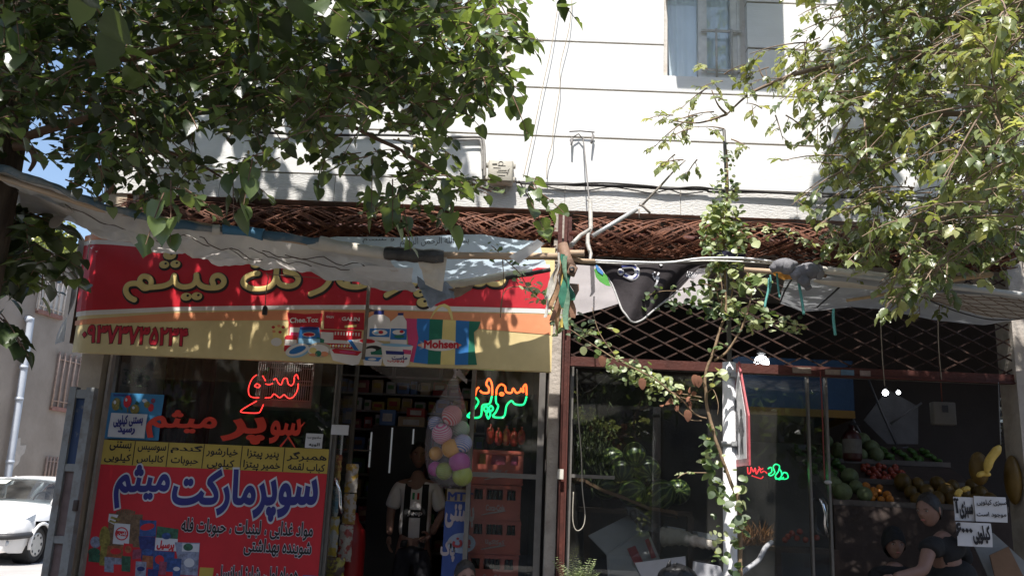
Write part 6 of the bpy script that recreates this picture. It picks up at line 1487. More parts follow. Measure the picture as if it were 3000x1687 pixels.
# ================================================================ cables and the junction box on the wall
cabm = M('black cable', (.03,.028,.027), .6, .2); cabg = M('grey conduit', (.30,.28,.26), .6, .15)
JB = thing('junction_box', 'beige electrical junction box with embossed marks on the stone wall', 'junction box', P(1468,500,6.93))
b0, b1 = P(1428,534,6.9), P(1505,470,6.9); cx_ = (b0.x+b1.x)/2; czz = (b0.z+b1.z)/2; mb = MB(); bw_, bh_ = b1.x-b0.x, b1.z-b0.z
mb.obox((cx_,6.945,czz), (bw_,.11,bh_), None, 0, .012); mb.build('case', M('beige plastic box', (.42,.39,.33), .55, .08, 6, bump=.1), JB)
mb = MB(); mb.obox((cx_,6.885,czz), (bw_*.93,.015,bh_*.9), None, 0, .006); lid = mb.build('lid', MATS['beige plastic box'], JB); mb = MB()
mb.tube([(cx_+.018*math.cos(a), 6.876, czz+bh_*.30+.018*math.sin(a)) for a in [2*math.pi*q/14 for q in range(15)]], .003, 5)
for a, b, z_ in ((-.07,-.03,.28),(-.07,-.03,.24),(-.025,.04,.2),(-.02,.05,.0),(-.03,.06,-.08),(-.02,.04,-.22),(-.06,.0,.1)): mb.tube([(cx_+a,6.876,czz+z_*bh_),(cx_+b,6.876,czz+z_*bh_)], .0028, 4)
mb.tube([(cx_+.075,6.876,czz+.1*bh_),(cx_+.06,6.876,czz-.02*bh_),(cx_+.07,6.876,czz-.02*bh_),(cx_+.055,6.876,czz-.18*bh_)], .003, 4); mb.build('embossed_marks', M('dark moulded marks',(.22,.20,.17),.6), lid)
for k in range(4): mb = MB(); mb.obox((cx_+(bw_/2+.008)*(1 if k % 2 else -1), 6.93, czz+(.3 if k < 2 else -.3)*bh_), (.02,.05,.035), None, 0, .005); mb.build('clip', MATS['beige plastic box'], JB)
def cable(name, label, pts, r, mt=cabm, n=6, Y=6.975, cat='cable', grp=None):
    mb = MB(); q = [P(*p) if len(p) == 3 else P(*p, Y) for p in pts]; mb.tube(catmull(q, n), r, 6)
    return tag(mb.build(name, mt), label, cat, grp)
cable('cable', 'black cable running along the ledge right of the junction box', [(1512,534),(1600,538),(1700,543),(1800,545),(1930,552),(2060,556),(2080,562),(2150,563),(2250,564),(2380,572),(2470,575),(2560,580),(2700,590)], .010)
cable('cable', 'second black cable twisted along the ledge under the first', [(1525,538),(1640,541),(1760,536),(1900,545),(1960,553),(2040,548),(2110,556),(2200,560),(2300,566),(2420,576),(2560,584)], .008, Y=6.96)
cable('cable', 'slack black cable drooping over the coiled shutter edge', [(1590,544),(1650,556),(1720,558),(1790,548),(1850,556),(1910,566),(1960,556),(2000,568),(2060,562)], .005, Y=6.985)
cable('conduit', 'grey conduit bending down into the junction box', [(1280,406),(1340,402),(1400,401),(1413,406),(1418,425),(1419,470),(1420,520)], .014, cabg)
cable('conduit', 'second grey conduit beside the bend over the junction box', [(1200,398),(1300,412),(1395,409),(1408,416),(1412,450),(1413,500)], .008, cabg, Y=6.96)
cable('cable', 'black cable strung along the stone behind the mulberry leaves', [(640,384),(760,388),(860,393),(1000,396),(1120,396),(1210,398)], .011)
cable('conduit', 'short stub of conduit under the junction box', [(1482,536),(1482,560),(1480,566)], .012, cabg)
cable('twine', 'left of two thin twines hanging down the white wall', [(1640,-20,6.95),(1617,130,6.95),(1590,255,6.95),(1560,400,6.95),(1533,520,6.95)], .0035, M('tan twine', (.38,.31,.22), .9), cat='twine')
cable('twine', 'right of two thin twines hanging down the white wall', [(1677,-20,6.95),(1668,80,6.95),(1642,190,6.95),(1640,260,6.95),(1622,370,6.95),(1618,420,6.95),(1604,470,6.95),(1602,525,6.95)], .0035, MATS['tan twine'], cat='twine')
mb = MB(); Yc = 6.965
for l in ([(1668,386),(1700,384),(1742,388)],[(1680,402),(1695,392),(1708,408)],[(1735,390),(1740,400)]): mb.tube([P(*q, Yc) for q in l], .006, 6)
for l in ([(1676,405),(1674,425)],[(1738,398),(1732,420)]): mb.tube([P(l[0][0],l[0][1],Yc), P(l[1][0],l[1][1],Yc-.03)], [.012,.008], 8)
mb.tube(catmull([P(1708,402,Yc), P(1716,480,6.75), P(1722,545,6.6), P(1727,600,6.5), P(1734,670,6.2)], 5), .0055, 8)
tag(mb.build('line_bracket', M('grey wire bracket', (.16,.15,.145), .6, .2, metal=.2)), 'bent wire bracket with a long rod standing before the white wall', 'bracket')
mb = MB(); mb.tube([P(1720,585,6.1), P(1729,590,6.05), P(1731,668,5.7), P(1722,690,5.4), P(1722,715,5.3), P(1731,745,5.2), P(1728,770,5.15)], [.007,.016,.015,.013,.014,.012,.008], 8)
mb.tube([P(1672,720,5.2), P(1700,690,5.3), P(1728,672,5.5)], [.015,.013,.011], 8); tag(mb.build('bent_pipe', M('pitted grey pipe', (.36,.34,.31), .6, .25, 14, metal=.3, bump=.3)), 'bent pitted grey pipe rising from the rusty bracket', 'pipe')
mb = MB(); mb.tube([P(1735,692,5.4), P(1866,613,5.5)], .014, 8); tag(mb.build('aluminium_tube', M('bright aluminium tube', (.6,.6,.6), .35, .1, metal=.5)), 'bright aluminium tube slanting up from the rusty bracket', 'tube')
mb = MB(); mb.tube([P(1880,602,5.5), P(1935,545,5.5), P(1975,500,5.5), P(2008,470,5.5)], [.008,.008,.006,.004], 6); mb.tube([P(1872,600,5.5), P(1884,604,5.5), P(1905,625,5.5)], .008, 6); mb.tube([P(1872,612,5.5), P(1873,640,5.5)], .005, 6)
tag(mb.build('thin_branch', M('bare grey stick', (.25,.22,.19), .8)), 'bare grey stick with a few leaves slanting over the white wall', 'stick')
# post top between the coils
mb = MB(); a = P(1648,600,6.86); mb.box((a.x-.03,6.84,P(1648,760,6.86).z),(a.x+.004,6.87,a.z-.03)); mb.box((a.x+.02,6.84,P(1648,900,6.86).z),(a.x+.045,6.87,a.z-.08)); tag(mb.build('iron_post', rust_dk), 'red oxide iron post between the two coiled shutters', 'post')
# ================================================================ lit letters
neon_r = emis('red neon', (1,.035,.03), 2.2); neon_o = emis('orange neon', (1,.11,.02), 2.6); neon_g = emis('green neon', (.01,.9,.25), 1.3); neon_dr = emis('dim red diodes', (.9,.03,.04), .8)
z5 = zc(280,1040,3.578); z6 = zc(900,1040,2.24)
def neon(name, label, groups, Y, r, cat='neon sign'):
    q0 = groups[0][2]; c = P(*q0(groups[0][1][0][0]), Y)
    t = thing(name, label, cat, c)
    for nm, lists, cv, mt_ in groups:
        mb = MB()
        for l in lists: mb.tube(catmull([P(*cv(q), Y) for q in l], 5) if len(l) > 2 else [P(*cv(q), Y) for q in l], r, 6)
        mb.build(nm, mt_, t)
    return t
neon('neon_sign', 'red outlined neon lettering before the bird cage, partly unlit', [('red_tube', [[(1690,205),(1640,250),(1605,340),(1608,410),(1640,440),(1715,445)], [(1750,215),(1772,250),(1780,270)], [(1780,300),(1820,308),(1860,295)], [(1865,260),(1890,245),(1915,290),(1945,310),(1970,250),(2005,245),(2020,300),(2055,318),(2080,280),(2085,225),(2110,205),(2128,250)],
    [(2125,295),(2115,370),(2070,440),(2020,450),(1975,415),(1930,445),(1870,405),(1840,440),(1775,448)], [(1665,325),(1690,300),(1725,320),(1700,338),(1665,325)], [(1690,480),(1600,530),(1525,580),(1545,600),(1700,605),(1735,570),(1760,515)]], z5, neon_r)], 7.2, .0042)
neon('neon_sign', 'orange and green neon lettering in the pane right of the grocery doorway', [
    ('orange_tube', [[(1100,270),(1112,225),(1128,210)], [(1135,232),(1150,246),(1188,246),(1192,215),(1175,190),(1192,155),(1212,190),(1214,262)], [(1240,262),(1245,220),(1270,192),(1298,205),(1305,240),(1340,246),(1352,218),(1372,246),(1398,238),(1404,215)], [(1404,232),(1420,240),(1418,210),(1436,194),(1440,262)], [(1262,256),(1274,246),(1288,254),(1278,264),(1262,256)]], z6, neon_o),
    ('green_tube', [[(1104,276),(1124,308),(1090,360),(1052,402),(1135,404),(1150,330),(1196,318),(1212,268)], [(1238,268),(1240,312),(1254,332),(1240,370),(1220,403),(1290,403),(1308,332),(1340,300),(1366,322),(1420,322),(1440,270)], [(1158,352),(1172,334),(1186,352),(1172,370),(1158,352)], [(1190,350),(1205,332),(1220,350),(1205,368),(1190,350)], [(1174,385),(1188,368),(1202,385),(1188,416),(1174,385)]], z6, neon_g)], 7.22, .0085)
z7 = zc(1600,1040,2.24)
neon('neon_sign', 'small red and green neon scribble deep in the greengrocer window', [
    ('green_tube', [[(1455,745),(1475,735),(1480,765),(1460,780),(1475,790),(1500,770),(1490,735),(1505,715),(1530,725),(1525,760),(1505,790),(1510,812),(1540,800),(1545,770),(1530,745)], [(1545,790),(1560,770),(1580,775),(1588,800),(1570,812),(1540,810)], [(1505,800),(1530,815),(1560,800)]], z7, neon_g),
    ('red_tube', [[(1322,735),(1325,775),(1340,770),(1345,735),(1360,765),(1372,740),(1380,780),(1400,745),(1410,770),(1430,760),(1450,775)], [(1350,790),(1380,800),(1410,808),(1425,795)], [(1395,730),(1410,750),(1425,740)]], z7, neon_dr)], 7.6, .005)
lampw = emis('white lamp', (.92,.97,1), 9)
def bulb(label, px, py, Y, r, cord=None, grp='white lamps in the greengrocer shop'):
    t = thing('lamp', label, 'lamp', P(px,py,Y), grp); mb = MB(); c = P(px,py,Y); mb.ball(c, r*.75, 14, 0); mb.build('bulb', lampw, t)
    mb = MB(); mb.tube([c+Vector((0,0,r*.9)), c+Vector((0,0,r*1.7))], r*.45, 10); mb.tube([c+Vector((0,0,r*1.6)), c+Vector((0,0,.6))], .004, 5); mb.build('socket', blk, t)
bulb('larger of two lit white bulbs hanging in the greengrocer doorway', 2594, 1150, 8.6, .038); bulb('smaller lit white bulb beside the larger in the greengrocer doorway', 2632, 1149, 9.3, .028)
bulb('big white globe lamp glowing behind the shutter bar above the road sign', 2231, 1062, 7.7, .085)
# ================================================================ grocery contents
cage = M('pale cage wire', (.70,.64,.60), .6, .1); 
BC = thing('bird_cage', 'white wire bird cage hanging behind the grocery pane', 'bird cage', P(845,1175,7.45))
c0, c1 = P(748,1168,7.4), P(918,1048,7.4); mb = MB(); D_ = .32
for i in range(25):
    x = c0.x+(c1.x-c0.x)*i/24; mb.tube([(x,7.4,c0.z),(x,7.4,c1.z)], .0022, 4, cap=False); mb.tube([(x,7.4+D_,c0.z),(x,7.4+D_,c1.z)], .0022, 4, cap=False)
for i in range(1, 12):
    for x in (c0.x, c1.x): mb.tube([(x,7.4+D_*i/12,c0.z),(x,7.4+D_*i/12,c1.z)], .0022, 4, cap=False)
for z in (c0.z, c0.z+(c1.z-c0.z)*.45, c0.z+(c1.z-c0.z)*.85, c1.z):
    mb.tube([(c0.x,7.4,z),(c1.x,7.4,z),(c1.x,7.4+D_,z),(c0.x,7.4+D_,z),(c0.x,7.4,z)], .004, 5)
mb.build('wires', cage, BC)
mb = MB(); mb.box((c0.x-.015,7.385,c0.z-.06),(c1.x+.02,7.4+D_+.015,c0.z-.004)); mb.build('tray', M('cage tray',(.26,.22,.20),.6,.1), BC)
mb = MB(); mb.box((c1.x+.012,7.42,c0.z),(c1.x+.016,7.4+D_,c1.z)); mb.build('side_panel', M('cage side board',(.25,.22,.21),.8), BC)
mb = MB(); mb.tube([(c0.x,7.55,c0.z+.15),(c1.x,7.55,c0.z+.15)], .006, 6); mb.build('perch', wood, BC)
bp = P(779,1093,7.53); PB = thing('parakeet', 'small green parakeet inside the wire bird cage', 'bird', bp)
mb = MB(); v, f = skin_mesh([[(-.075,0,-.055,.005),(-.045,0,-.03,.009),(-.02,0,-.012,.017),(0,0,.008,.021),(.012,0,.03,.013),(.018,0,.045,.016),(.03,0,.045,.008)]]); mb.add(xf(v, bp, 0), f, 0, True)
mb.ball(bp+Vector((.028,-.012,.05)), .003, 6, 1, k=4); mb.ball(bp+Vector((.04,0,.042)), (.006,.004,.006), 6, 2, k=4); 
for s_ in (-.006,.006): mb.tube([bp+Vector((0,s_,-.01)), bp+Vector((.003,s_,-.04))], .002, 4, 2)
mb.build('body', [M('parakeet green',(.05,.42,.08),.7,.2,30), blk, M('horn beak',(.4,.3,.15),.5)], PB)
mb = MB(); mb.ball(bp+Vector((-.012,-.017,.0)), (.032,.006,.014), 10, 0, Matrix.Rotation(rad(-40),3,'Y'), 6); mb.build('wing', M('parakeet wing',(.03,.26,.07),.7,.3,40), PB)
mb = MB()
for k in range(9): 
    x = P(430+20*k,1100,8.3).x; 
mb.grid([[Vector((P(440,1100,8.3).x+.62*j/40, 8.3+.03*math.sin(j*1.1), P(500,1020,8.3).z - 1.3*i/8)) for j in range(41)] for i in range(9)])
tag(mb.build('red_curtain', M('dark red drape', (.12,.012,.015), .9, .2, 6)), 'dark red curtain hanging inside the grocery left of the cage', 'curtain')
a, b = P(330,1120,7.9), P(425,1030,7.9); mb = MB(); mb.box((a.x,7.9,a.z),(b.x,7.93,b.z)); tag(mb.build('white_board', M('dull white board',(.30,.28,.27),.7,.1)), 'dull white board inside the top left of the grocery pane', 'board')
PT = thing('potted_plant', 'dark leafy pot plant behind the blue fruit poster', 'plant', P(385,1150,7.45)); mb = MB(); rr = random.Random(4); c = P(385,1118,7.45)
for i in range(60): leaf(mb, c+Vector((rr.uniform(-.1,.1),rr.uniform(-.06,.06),rr.uniform(-.03,.09))), rdir(rr), rdir(rr)+Vector((0,0,.5)), .06, .05, 'vin', 2, rr)
mb.build('leaves', vinm, PT); mb = MB(); mb.lathe(c-Vector((0,0,.1)), [(0,-.09),(.08,-.09),(.1,.06),(.09,.06),(.085,.03),(0,.03)], 16); mb.build('pot', M('grey pot',(.15,.15,.15),.6), PT)
# shelves along the back with packets: every packet is a thing
shf = M('shelf steel', (.16,.15,.15), .5, .1, metal=.3)
SH = thing('shelf_rack', 'tall steel shelf rack at the back of the grocery', 'shelf rack', P(1100,1500,9.6))
X0, X1 = P(985,1300,9.6).x, P(1420,1300,9.6).x; zs = [P(1200,y,9.6).z for y in (1110,1160,1210,1262,1325,1392,1460,1530,1610)]
mb = MB()
for z in zs: mb.box((X0,9.4,z-.02),(X1,9.8,z))
mb.build('shelf', shf, SH)
mb = MB()
for k in range(4): x = X0+(X1-X0)*k/3; mb.box((x-.02,9.805,.18),(x+.02,9.84,3.0))
mb.build('upright', shf, SH)
pk = [M('packet %s' % n, c, .45, .2, 14, bump=.05) for n, c in (('red',(.28,.03,.03)),('blue',(.06,.12,.28)),('tan',(.28,.20,.13)),('white',(.34,.32,.32)),('brown',(.14,.08,.05)),('yellow',(.32,.22,.04)),('green',(.05,.15,.06)),('maroon',(.16,.02,.03)))]
rr = random.Random(12)
for r_i, z in enumerate(zs[1:]):
    x = X0+.03; top = zs[r_i]-.03
    while x < X1-.1:
        w_ = rr.uniform(.07,.17); h_ = min(rr.uniform(.09,.19), top-z-.01); mb = MB(); mb.obox((x+w_/2, 9.42+rr.uniform(0,.05)+.06, z+h_/2+.001), (w_*.94,.12,h_), None, 0, .006)
        mb.obox((x+w_/2, 9.415, z+h_*.55), (w_*.6,.004,h_*.35), None, 1)
        i = rr.randrange(8); o = mb.build('grocery_packet', [pk[i], pk[(i+3)%8]])
        tag(o, 'dim grocery packet standing on the steel rack at the back of the grocery', 'packet', 'grocery packets on the back rack'); x += w_+rr.uniform(.004,.03)
FR = thing('display_fridge', 'dark drinks fridge with bright door edges inside the grocery', 'fridge', P(1140,1500,8.95)); mb = MB()
f0, f1 = P(1080,1400,8.9).x, P(1240,1400,8.9).x; zt2, zm2 = P(1140,1252,8.9).z, P(1140,1322,8.9).z
mb.box((f0,8.9,.19),(f1,9.3,zt2+.02)); mb.build('cabinet', M('black fridge', (.02,.02,.022), .3, .1), FR); strip_ = emis('glowing fridge door edge', (.9,.95,1), .06)  # door edges given a glow in place of the light they reflect
for px, a, b in ((1086,1265,1368),(1146,1252,1385),(1209,1256,1300)): x = P(px,1300,8.88).x; mb = MB(); mb.box((x-.007,8.875,P(px,b,8.88).z),(x+.007,8.895,P(px,a,8.88).z)); mb.build('glowing_door_edge', strip_, FR)
mb = MB(); mb.box((P(1100,1,8.88).x,8.872,zm2-.006),(P(1188,1,8.88).x,8.8745+.02,zm2+.006)); mb.build('door_rail', chrome, FR)
for nm, lab, (ax, ay, bx_, by_), Y, c in (('carton','blue carton on top of the grocery fridge',(1110,1200,1160,1244),8.9,1),('carton','tan carton beside the blue one on the grocery fridge',(1164,1222,1245,1251),8.9,2),('carton','dark red carton stacked on the tan carton in the grocery',(1190,1196,1246,1221),8.95,0)):
    a, b = P(ax,by_,Y), P(bx_,ay,Y); mb = MB(); mb.obox(((a.x+b.x)/2,Y+.12,(a.z+b.z)/2), (b.x-a.x,.24,b.z-a.z), None, 0, .008); mb.obox(((a.x+b.x)/2,Y-.002,(a.z+b.z)/2), ((b.x-a.x)*.6,.003,(b.z-a.z)*.5), None, 1); tag(mb.build(nm, [pk[c], pk[3]]), lab, 'carton')
# sheer plastic sagging inside the doorway
mb = MB(); cloth(mb, [(1085,1060),(1180,1064),(1300,1070),(1380,1074)], [(1090,1072),(1160,1125),(1240,1150),(1335,1130)], 7.3, 7.45, 30, 10, .02, .03, 0, 5, 81); tag(mb.build('plastic_sheet', M('cloudy plastic', (.45,.42,.41), .4, .1, bump=.3, alpha=.28)), 'cloudy plastic sheet sagging under the banner above the doorway', 'sheet')
# bag of balls
def ballmat(name, c1, c2, kind):
    m = bpy.data.materials.new(name); m.use_nodes = True; t = m.node_tree; N = t.nodes; L = t.links; b = N['Principled BSDF']; b.inputs['Roughness'].default_value = .35
    co = N.new('ShaderNodeTexCoord'); wv_ = N.new('ShaderNodeTexWave'); wv_.wave_type = 'BANDS'; wv_.bands_direction = 'Z'; wv_.inputs['Scale'].default_value = 22 if kind else 0; wv_.inputs['Distortion'].default_value = 1.5
    L.new(co.outputs['Object'], wv_.inputs[0]); rp = N.new('ShaderNodeValToRGB'); e = rp.color_ramp.elements; e[0].position, e[1].position = .5, .6; e[0].color = (*c1,1); e[1].color = (*c2,1)
    L.new(wv_.outputs[0], rp.inputs[0]); L.new(rp.outputs[0], b.inputs['Base Color']); return m
wcol = (.6,.52,.52); bc = {'red':(.60,.03,.04),'pink':(.55,.05,.20),'blue':(.03,.14,.42),'green':(.06,.32,.09),'yellow':(.60,.28,.015),'purple':(.36,.025,.24),'lime':(.34,.42,.02),'olive':(.24,.30,.02)}
for col, st_, x, y, r_, lab in (('red',1,950,395,67,'red and white striped ball at the top of the hanging bag'),('pink',1,885,515,67,'pink striped ball in the upper left of the hanging bag'),('blue',1,842,450,48,'blue striped ball half hidden at the left edge of the hanging bag'),('green',1,1012,485,55,'pale green striped ball at the right of the hanging bag'),('blue',1,1022,578,60,'blue striped ball on the right side of the hanging bag'),
    ('yellow',0,945,612,62,'large yellow ball across the middle of the hanging bag'),('yellow',0,845,645,46,'yellow ball pressed to the left side of the hanging bag'),('purple',0,1000,705,70,'purple ball in the lower right of the hanging bag'),('purple',0,842,745,48,'small purple ball low on the left of the hanging bag'),('olive',1,900,760,56,'olive ribbed ball at the bottom of the hanging bag'),('lime',1,1018,790,66,'lime ribbed ball at the lowest right of the hanging bag')):
    c = P(*z6((x,y)), 6.86 + (.07 if r_ < 56 else 0)); r0 = r_/2.24/2600*6.86; mb = MB(); mb.ball((0,0,0), r0, 24, 0, k=16); o = mb.build('ball', ballmat('%s ball skin %d' % (col, x), bc[col], wcol if col in ('red','pink','blue','green') else tuple(q*.7 for q in bc[col]), st_)); o.location = c; o.rotation_euler = (rad(x%30-15), rad(y%100-50), rad(x%90)); tag(o, lab, 'ball', 'play balls in the hanging bag')
BG = thing('ball_bag', 'clear plastic net bag of coloured balls hanging in the grocery doorway', 'bag', P(1310,1425,6.86)); ax_ = [(1333,1094,2),(1332,1110,9),(1326,1140,22),(1320,1180,40),(1312,1230,56),(1311,1300,64),(1316,1360,66),(1322,1400,62),(1324,1422,44),(1322,1432,14),(1322,1434,1)]
mb = MB(); rows = []
for i in range(41):
    u = i/40*(len(ax_)-1); k = min(len(ax_)-2, int(u)); t_ = u-k; x, y, r_ = (ax_[k][q]+(ax_[k+1][q]-ax_[k][q])*t_ for q in range(3)); c = P(x,y,6.88); r0 = r_/2600*6.88
    rows.append([c + Vector((math.cos(a), math.sin(a), 0))*r0*(1+.05*noise.noise(Vector((math.cos(a)*2,math.sin(a)*2,i*.2)))+.035*math.sin(a*9+i*.15)) for a in [2*math.pi*j/36 for j in range(37)]])
mb.grid(rows); mb.build('clear_film', M('clear bag film', (.55,.50,.52), .25, .1, 9, bump=.4, bscale=20, alpha=.18, spec=.9), BG)
mb = MB(); mb.tube(catmull([P(1332,1080,6.88),P(1335,1094,6.88),P(1330,1106,6.88)],4), .012, 8); mb.tube([P(1335,1094,6.88), P(1338,1060,6.9)], .004, 5)
for k in range(5): mb.poly([P(1333,1096,6.87), P(1345+6*k,1078+8*k,6.85), P(1352+4*k,1088+9*k,6.88)], 0, .002)
mb.build('knot', M('bag knot plastic', (.5,.46,.46), .5, .1, alpha=.6), BG)
# crates of bottles
cr_ = M('red crate plastic', (.52,.12,.085), .5, .12, 9, bump=.06); crw = M('crate print white', (.42,.34,.33), .6); btl = M('dark bottle glass', (.012,.016,.014), .12, .2, bump=0); cap_ = M('bottle cap', (.16,.15,.15), .4, metal=.5)
cyY = 7.3; kx0, kx1 = P(1378,1400,cyY).x, P(1530,1400,cyY).x; kw = kx1-kx0; zk = [P(1455,y,cyY).z for y in (1318,1420,1524,1624,1728,1830,1930)]; kh = zk[0]-zk[1]
nb_done = False
def crate(i, label):
    z0 = zk[i+1]+.003; z1 = zk[i]-.001; h_ = z1-z0; xo = kx0 + (.004,-.006,.003,-.004,.0,.0)[i]; t = thing('bottle_crate', label, 'crate', (xo+kw/2, cyY, z0), 'red bottle crates stacked in the grocery')
    mb = MB(); d = .36; y0 = cyY; th = .016; lo = z0+h_*.58; hi = z0+h_*.88; win = ((.10,.27),(.34,.66),(.73,.90))
    mb.box((xo,y0,z0),(xo+kw,y0+th,lo)); mb.box((xo,y0,hi),(xo+kw,y0+th,z1))
    e = [0]+[q for w_ in win for q in w_]+[1]
    for k in range(0, len(e), 2): mb.box((xo+kw*e[k],y0,lo),(xo+kw*e[k+1],y0+th,hi))
    mb.box((xo,y0+th,z0),(xo+th,y0+d,z1)); mb.box((xo+kw-th,y0+th,z0),(xo+kw,y0+d,z1)); mb.box((xo+th,y0+d-th,z0),(xo+kw-th,y0+d,z1)); mb.box((xo+th,y0+th,z0),(xo+kw-th,y0+d-th,z0+.015))
    mb.box((xo-.004,y0-.006,z1-.026),(xo+kw+.004,y0-.0005,z1-.012)); mb.box((xo-.004,y0-.006,z0+.004),(xo+kw+.004,y0-.0005,z0+.016))
    for q in (.03,.97):
        for zz_ in (.15,.5,.93): mb.lathe((xo+kw*q,y0-.001,z0+h_*zz_), [(0,.004),(.006,.003),(.007,0)], 8, 0, Matrix.Rotation(rad(90),3,'X'))
    mb.build('shell', cr_, t)
    mb = MB(); o = Vector((xo+kw*.34, y0, z0+h_*.27)); write(mb, ('کوکاکولا','Coca-Cola')[i % 2], o, (1,0,0), (0,0,1), kw*.36, h_*.16, 0, .03, .003)
    mb.tube(catmull([Vector((xo+kw*.26,y0-.003,z0+h_*.13)), Vector((xo+kw*.42,y0-.003,z0+h_*.19)), Vector((xo+kw*.58,y0-.003,z0+h_*.235)), Vector((xo+kw*.72,y0-.003,z0+h_*.28))],5), [.0035+.004*math.sin(q/15*3.1) for q in range(16)], 6, flat=.3); mb.build('crate_print', crw, t)
    return xo, y0, z0, h_
for i in range(6):
    xo, y0, z0, h_ = crate(i, ['topmost red bottle crate of the stack with yellow and pink packets inside','second red bottle crate from the top of the stack by the doorway','third red bottle crate from the top beside the blue ice cream board','fourth red bottle crate from the top behind the child','fifth red bottle crate down the stack near the ground','lowest red bottle crate at the foot of the stack'][i])
    if i == 0:
        for (a, b_, c_, lab, mt_) in ((.12,.26,.9,'small yellow packet inside the topmost crate',pk[5]),(.36,.65,.86,'pink and blue packet inside the topmost crate',M('pink packet',(.4,.08,.12),.4,.3,20)),(.74,.88,.84,'small pink packet at the right inside the topmost crate',M('pink wrap',(.38,.07,.14),.4))):
            mb = MB(); mb.obox((xo+kw*(a+b_)/2, y0+.05, z0+h_*.5), (kw*(b_-a),.05,h_*(c_-.12)), Matrix.Rotation(.1,3,'Y'), 0, .012); tag(mb.build('packet', mt_), lab, 'packet')
    elif i < 4:
        for k, q in enumerate((.15,.23,.40,.50,.60,.78,.86)):
            mb = MB(); mb.lathe((xo+kw*q, y0+.055, z0+.016), [(0,0),(.026,0),(.028,.02),(.027,.11),(.014,.165),(.0125,.2),(.014,.202),(.014,.212),(.0,.213)], 12); o = mb.build('bottle', btl); tag(o, 'dark glass bottle standing in a red crate of the stack', 'bottle', 'bottles in the red crates')
mb = None
red_pl = M('shiny red packet', (.30,.03,.025), .22, .4, 22, bump=.5, bscale=50)
for k, (x, y, hh) in enumerate(((1436,1275,50),(1460,1282,44),(1484,1280,50),(1506,1284,46),(1528,1280,44))):
    c = P(x,y,7.4); r_ = .03; mb = MB(); mb.lathe(c-Vector((0,0,hh/2/350)), [(0,0),(.02,.004),(.033,.03),(.034,hh/350-.04),(.022,hh/350-.01),(.006,hh/350),(.012,hh/350+.02),(0,hh/350+.021)], 12); o = mb.build('red_packet', red_pl)
    tag(o, ['leftmost shiny red packet hanging over the crate stack','second shiny red packet from the left over the crate stack','middle shiny red packet hanging over the crate stack','fourth shiny red packet from the left over the crate stack','rightmost shiny red packet hanging over the crate stack'][k], 'packet', 'shiny red packets over the crates')
# blue ice cream board
IC = thing('ice_cream_board', 'blue upright ice cream board with white Persian lettering left of the crates', 'board', P(1335,1687,7.2)); a, b = P(1292,1687,7.2), P(1378,1470,7.2); t_ = P(1340,1432,7.2).z; mb = MB()
mb.box((a.x,7.2,.2),(b.x,7.24,b.z)); mb.build('panel', M('board blue', (.035,.07,.24), .5, .15, 4), IC); mb = MB(); mb.box((a.x+.01,7.199,b.z+.002),(b.x,7.24,t_)); mb.build('header', M('board tan', (.30,.24,.17), .6, .1), IC)
mb = MB(); write_px(mb, 'MTT', (1313,1463), (1384,1466), 7.198, 22, 0, .04, .002); mb.build('header_lettering', M('board navy', (.03,.05,.2), .6), IC)
mb = MB(); write_px(mb, 'بستنی', (1304,1540), (1386,1544), 7.198, 62, 0, .05, .002); write_px(mb, 'پاک', (1290,1640), (1330,1642), 7.198, 60, 0, .05, .002); mb.build('lettering', crw, IC)
mb = MB(); v = [q-Vector((0,.002,0)) for q in PP([(1352+46*math.cos(t)*.9, 1590+30*math.sin(t)) for t in [2*math.pi*q/24 for q in range(24)]], 7.198)]; mb.poly(v); mb.build('oval_mark', M('oval pale', (.30,.34,.42), .5), IC)
mb = MB(); write_px(mb, 'یان', (1326,1600), (1376,1604), 7.192, 34, 0, .05, .002); mb.build('oval_lettering', M('oval red', (.35,.04,.05), .5), IC)
# packets hung behind the door glass
for k, (x, y, w_, h_, c1, c2, lab) in enumerate(((976,1375,46,86,(.45,.32,.10),(.30,.08,.05),'yellow and red snack bag at the top of the strip behind the door'),(1030,1400,36,80,(.42,.38,.34),(.40,.25,.04),'white and amber snack bag right of the door handle'),(972,1470,40,90,(.40,.40,.38),(.10,.22,.30),'white snack bag left of the door handle'),(1024,1490,36,84,(.40,.36,.33),(.32,.2,.05),'white snack bag below the amber one behind the door'),(968,1570,44,110,(.40,.28,.03),(.35,.35,.33),'large yellow snack bag low behind the door'),(1012,1590,38,100,(.36,.33,.28),(.28,.05,.04),'pale snack bag low on the right behind the door'),(982,1670,50,70,(.10,.06,.05),(.35,.3,.05),'dark snack bag at the bottom behind the door'))):
    Y = 7.5 + .02*(k % 2); c = P(x,y,Y); ww, hh = w_/2600*Y, h_/2600*Y; mb = MB(); rows = []
    for i in range(11):
        u = i/10; rows.append([c + Vector((ww/2*q*(1-.06*math.sin(u*20)), -.035*(1-q*q)*math.sin(u*math.pi)*(1+.4*noise.noise(Vector((q*3,u*4,k)))), hh*(u-.5))) for q in [-1+j/5 for j in range(11)]])
    mb.grid(rows); mb.build; o = mb.build('snack_bag', M('snack foil %d' % k, c1, .3, .3, 16, col2=c2, mix2=(.48,.54), bump=.4, bscale=35)); tag(o, lab, 'snack bag', 'snack bags behind the grocery door')
mb = MB(); c = P(1032,1600,7.75); mb.lathe((c.x,c.y,.19), [(0,0),(.10,0),(.11,.02),(.11,.9),(.10,1.02),(.04,1.1),(.03,1.16),(0,1.17)], 20); tag(mb.build('red_cylinder', M('red paint', (.26,.012,.012), .4, .1)), 'tall dark red cylinder standing inside the grocery doorway', 'cylinder')
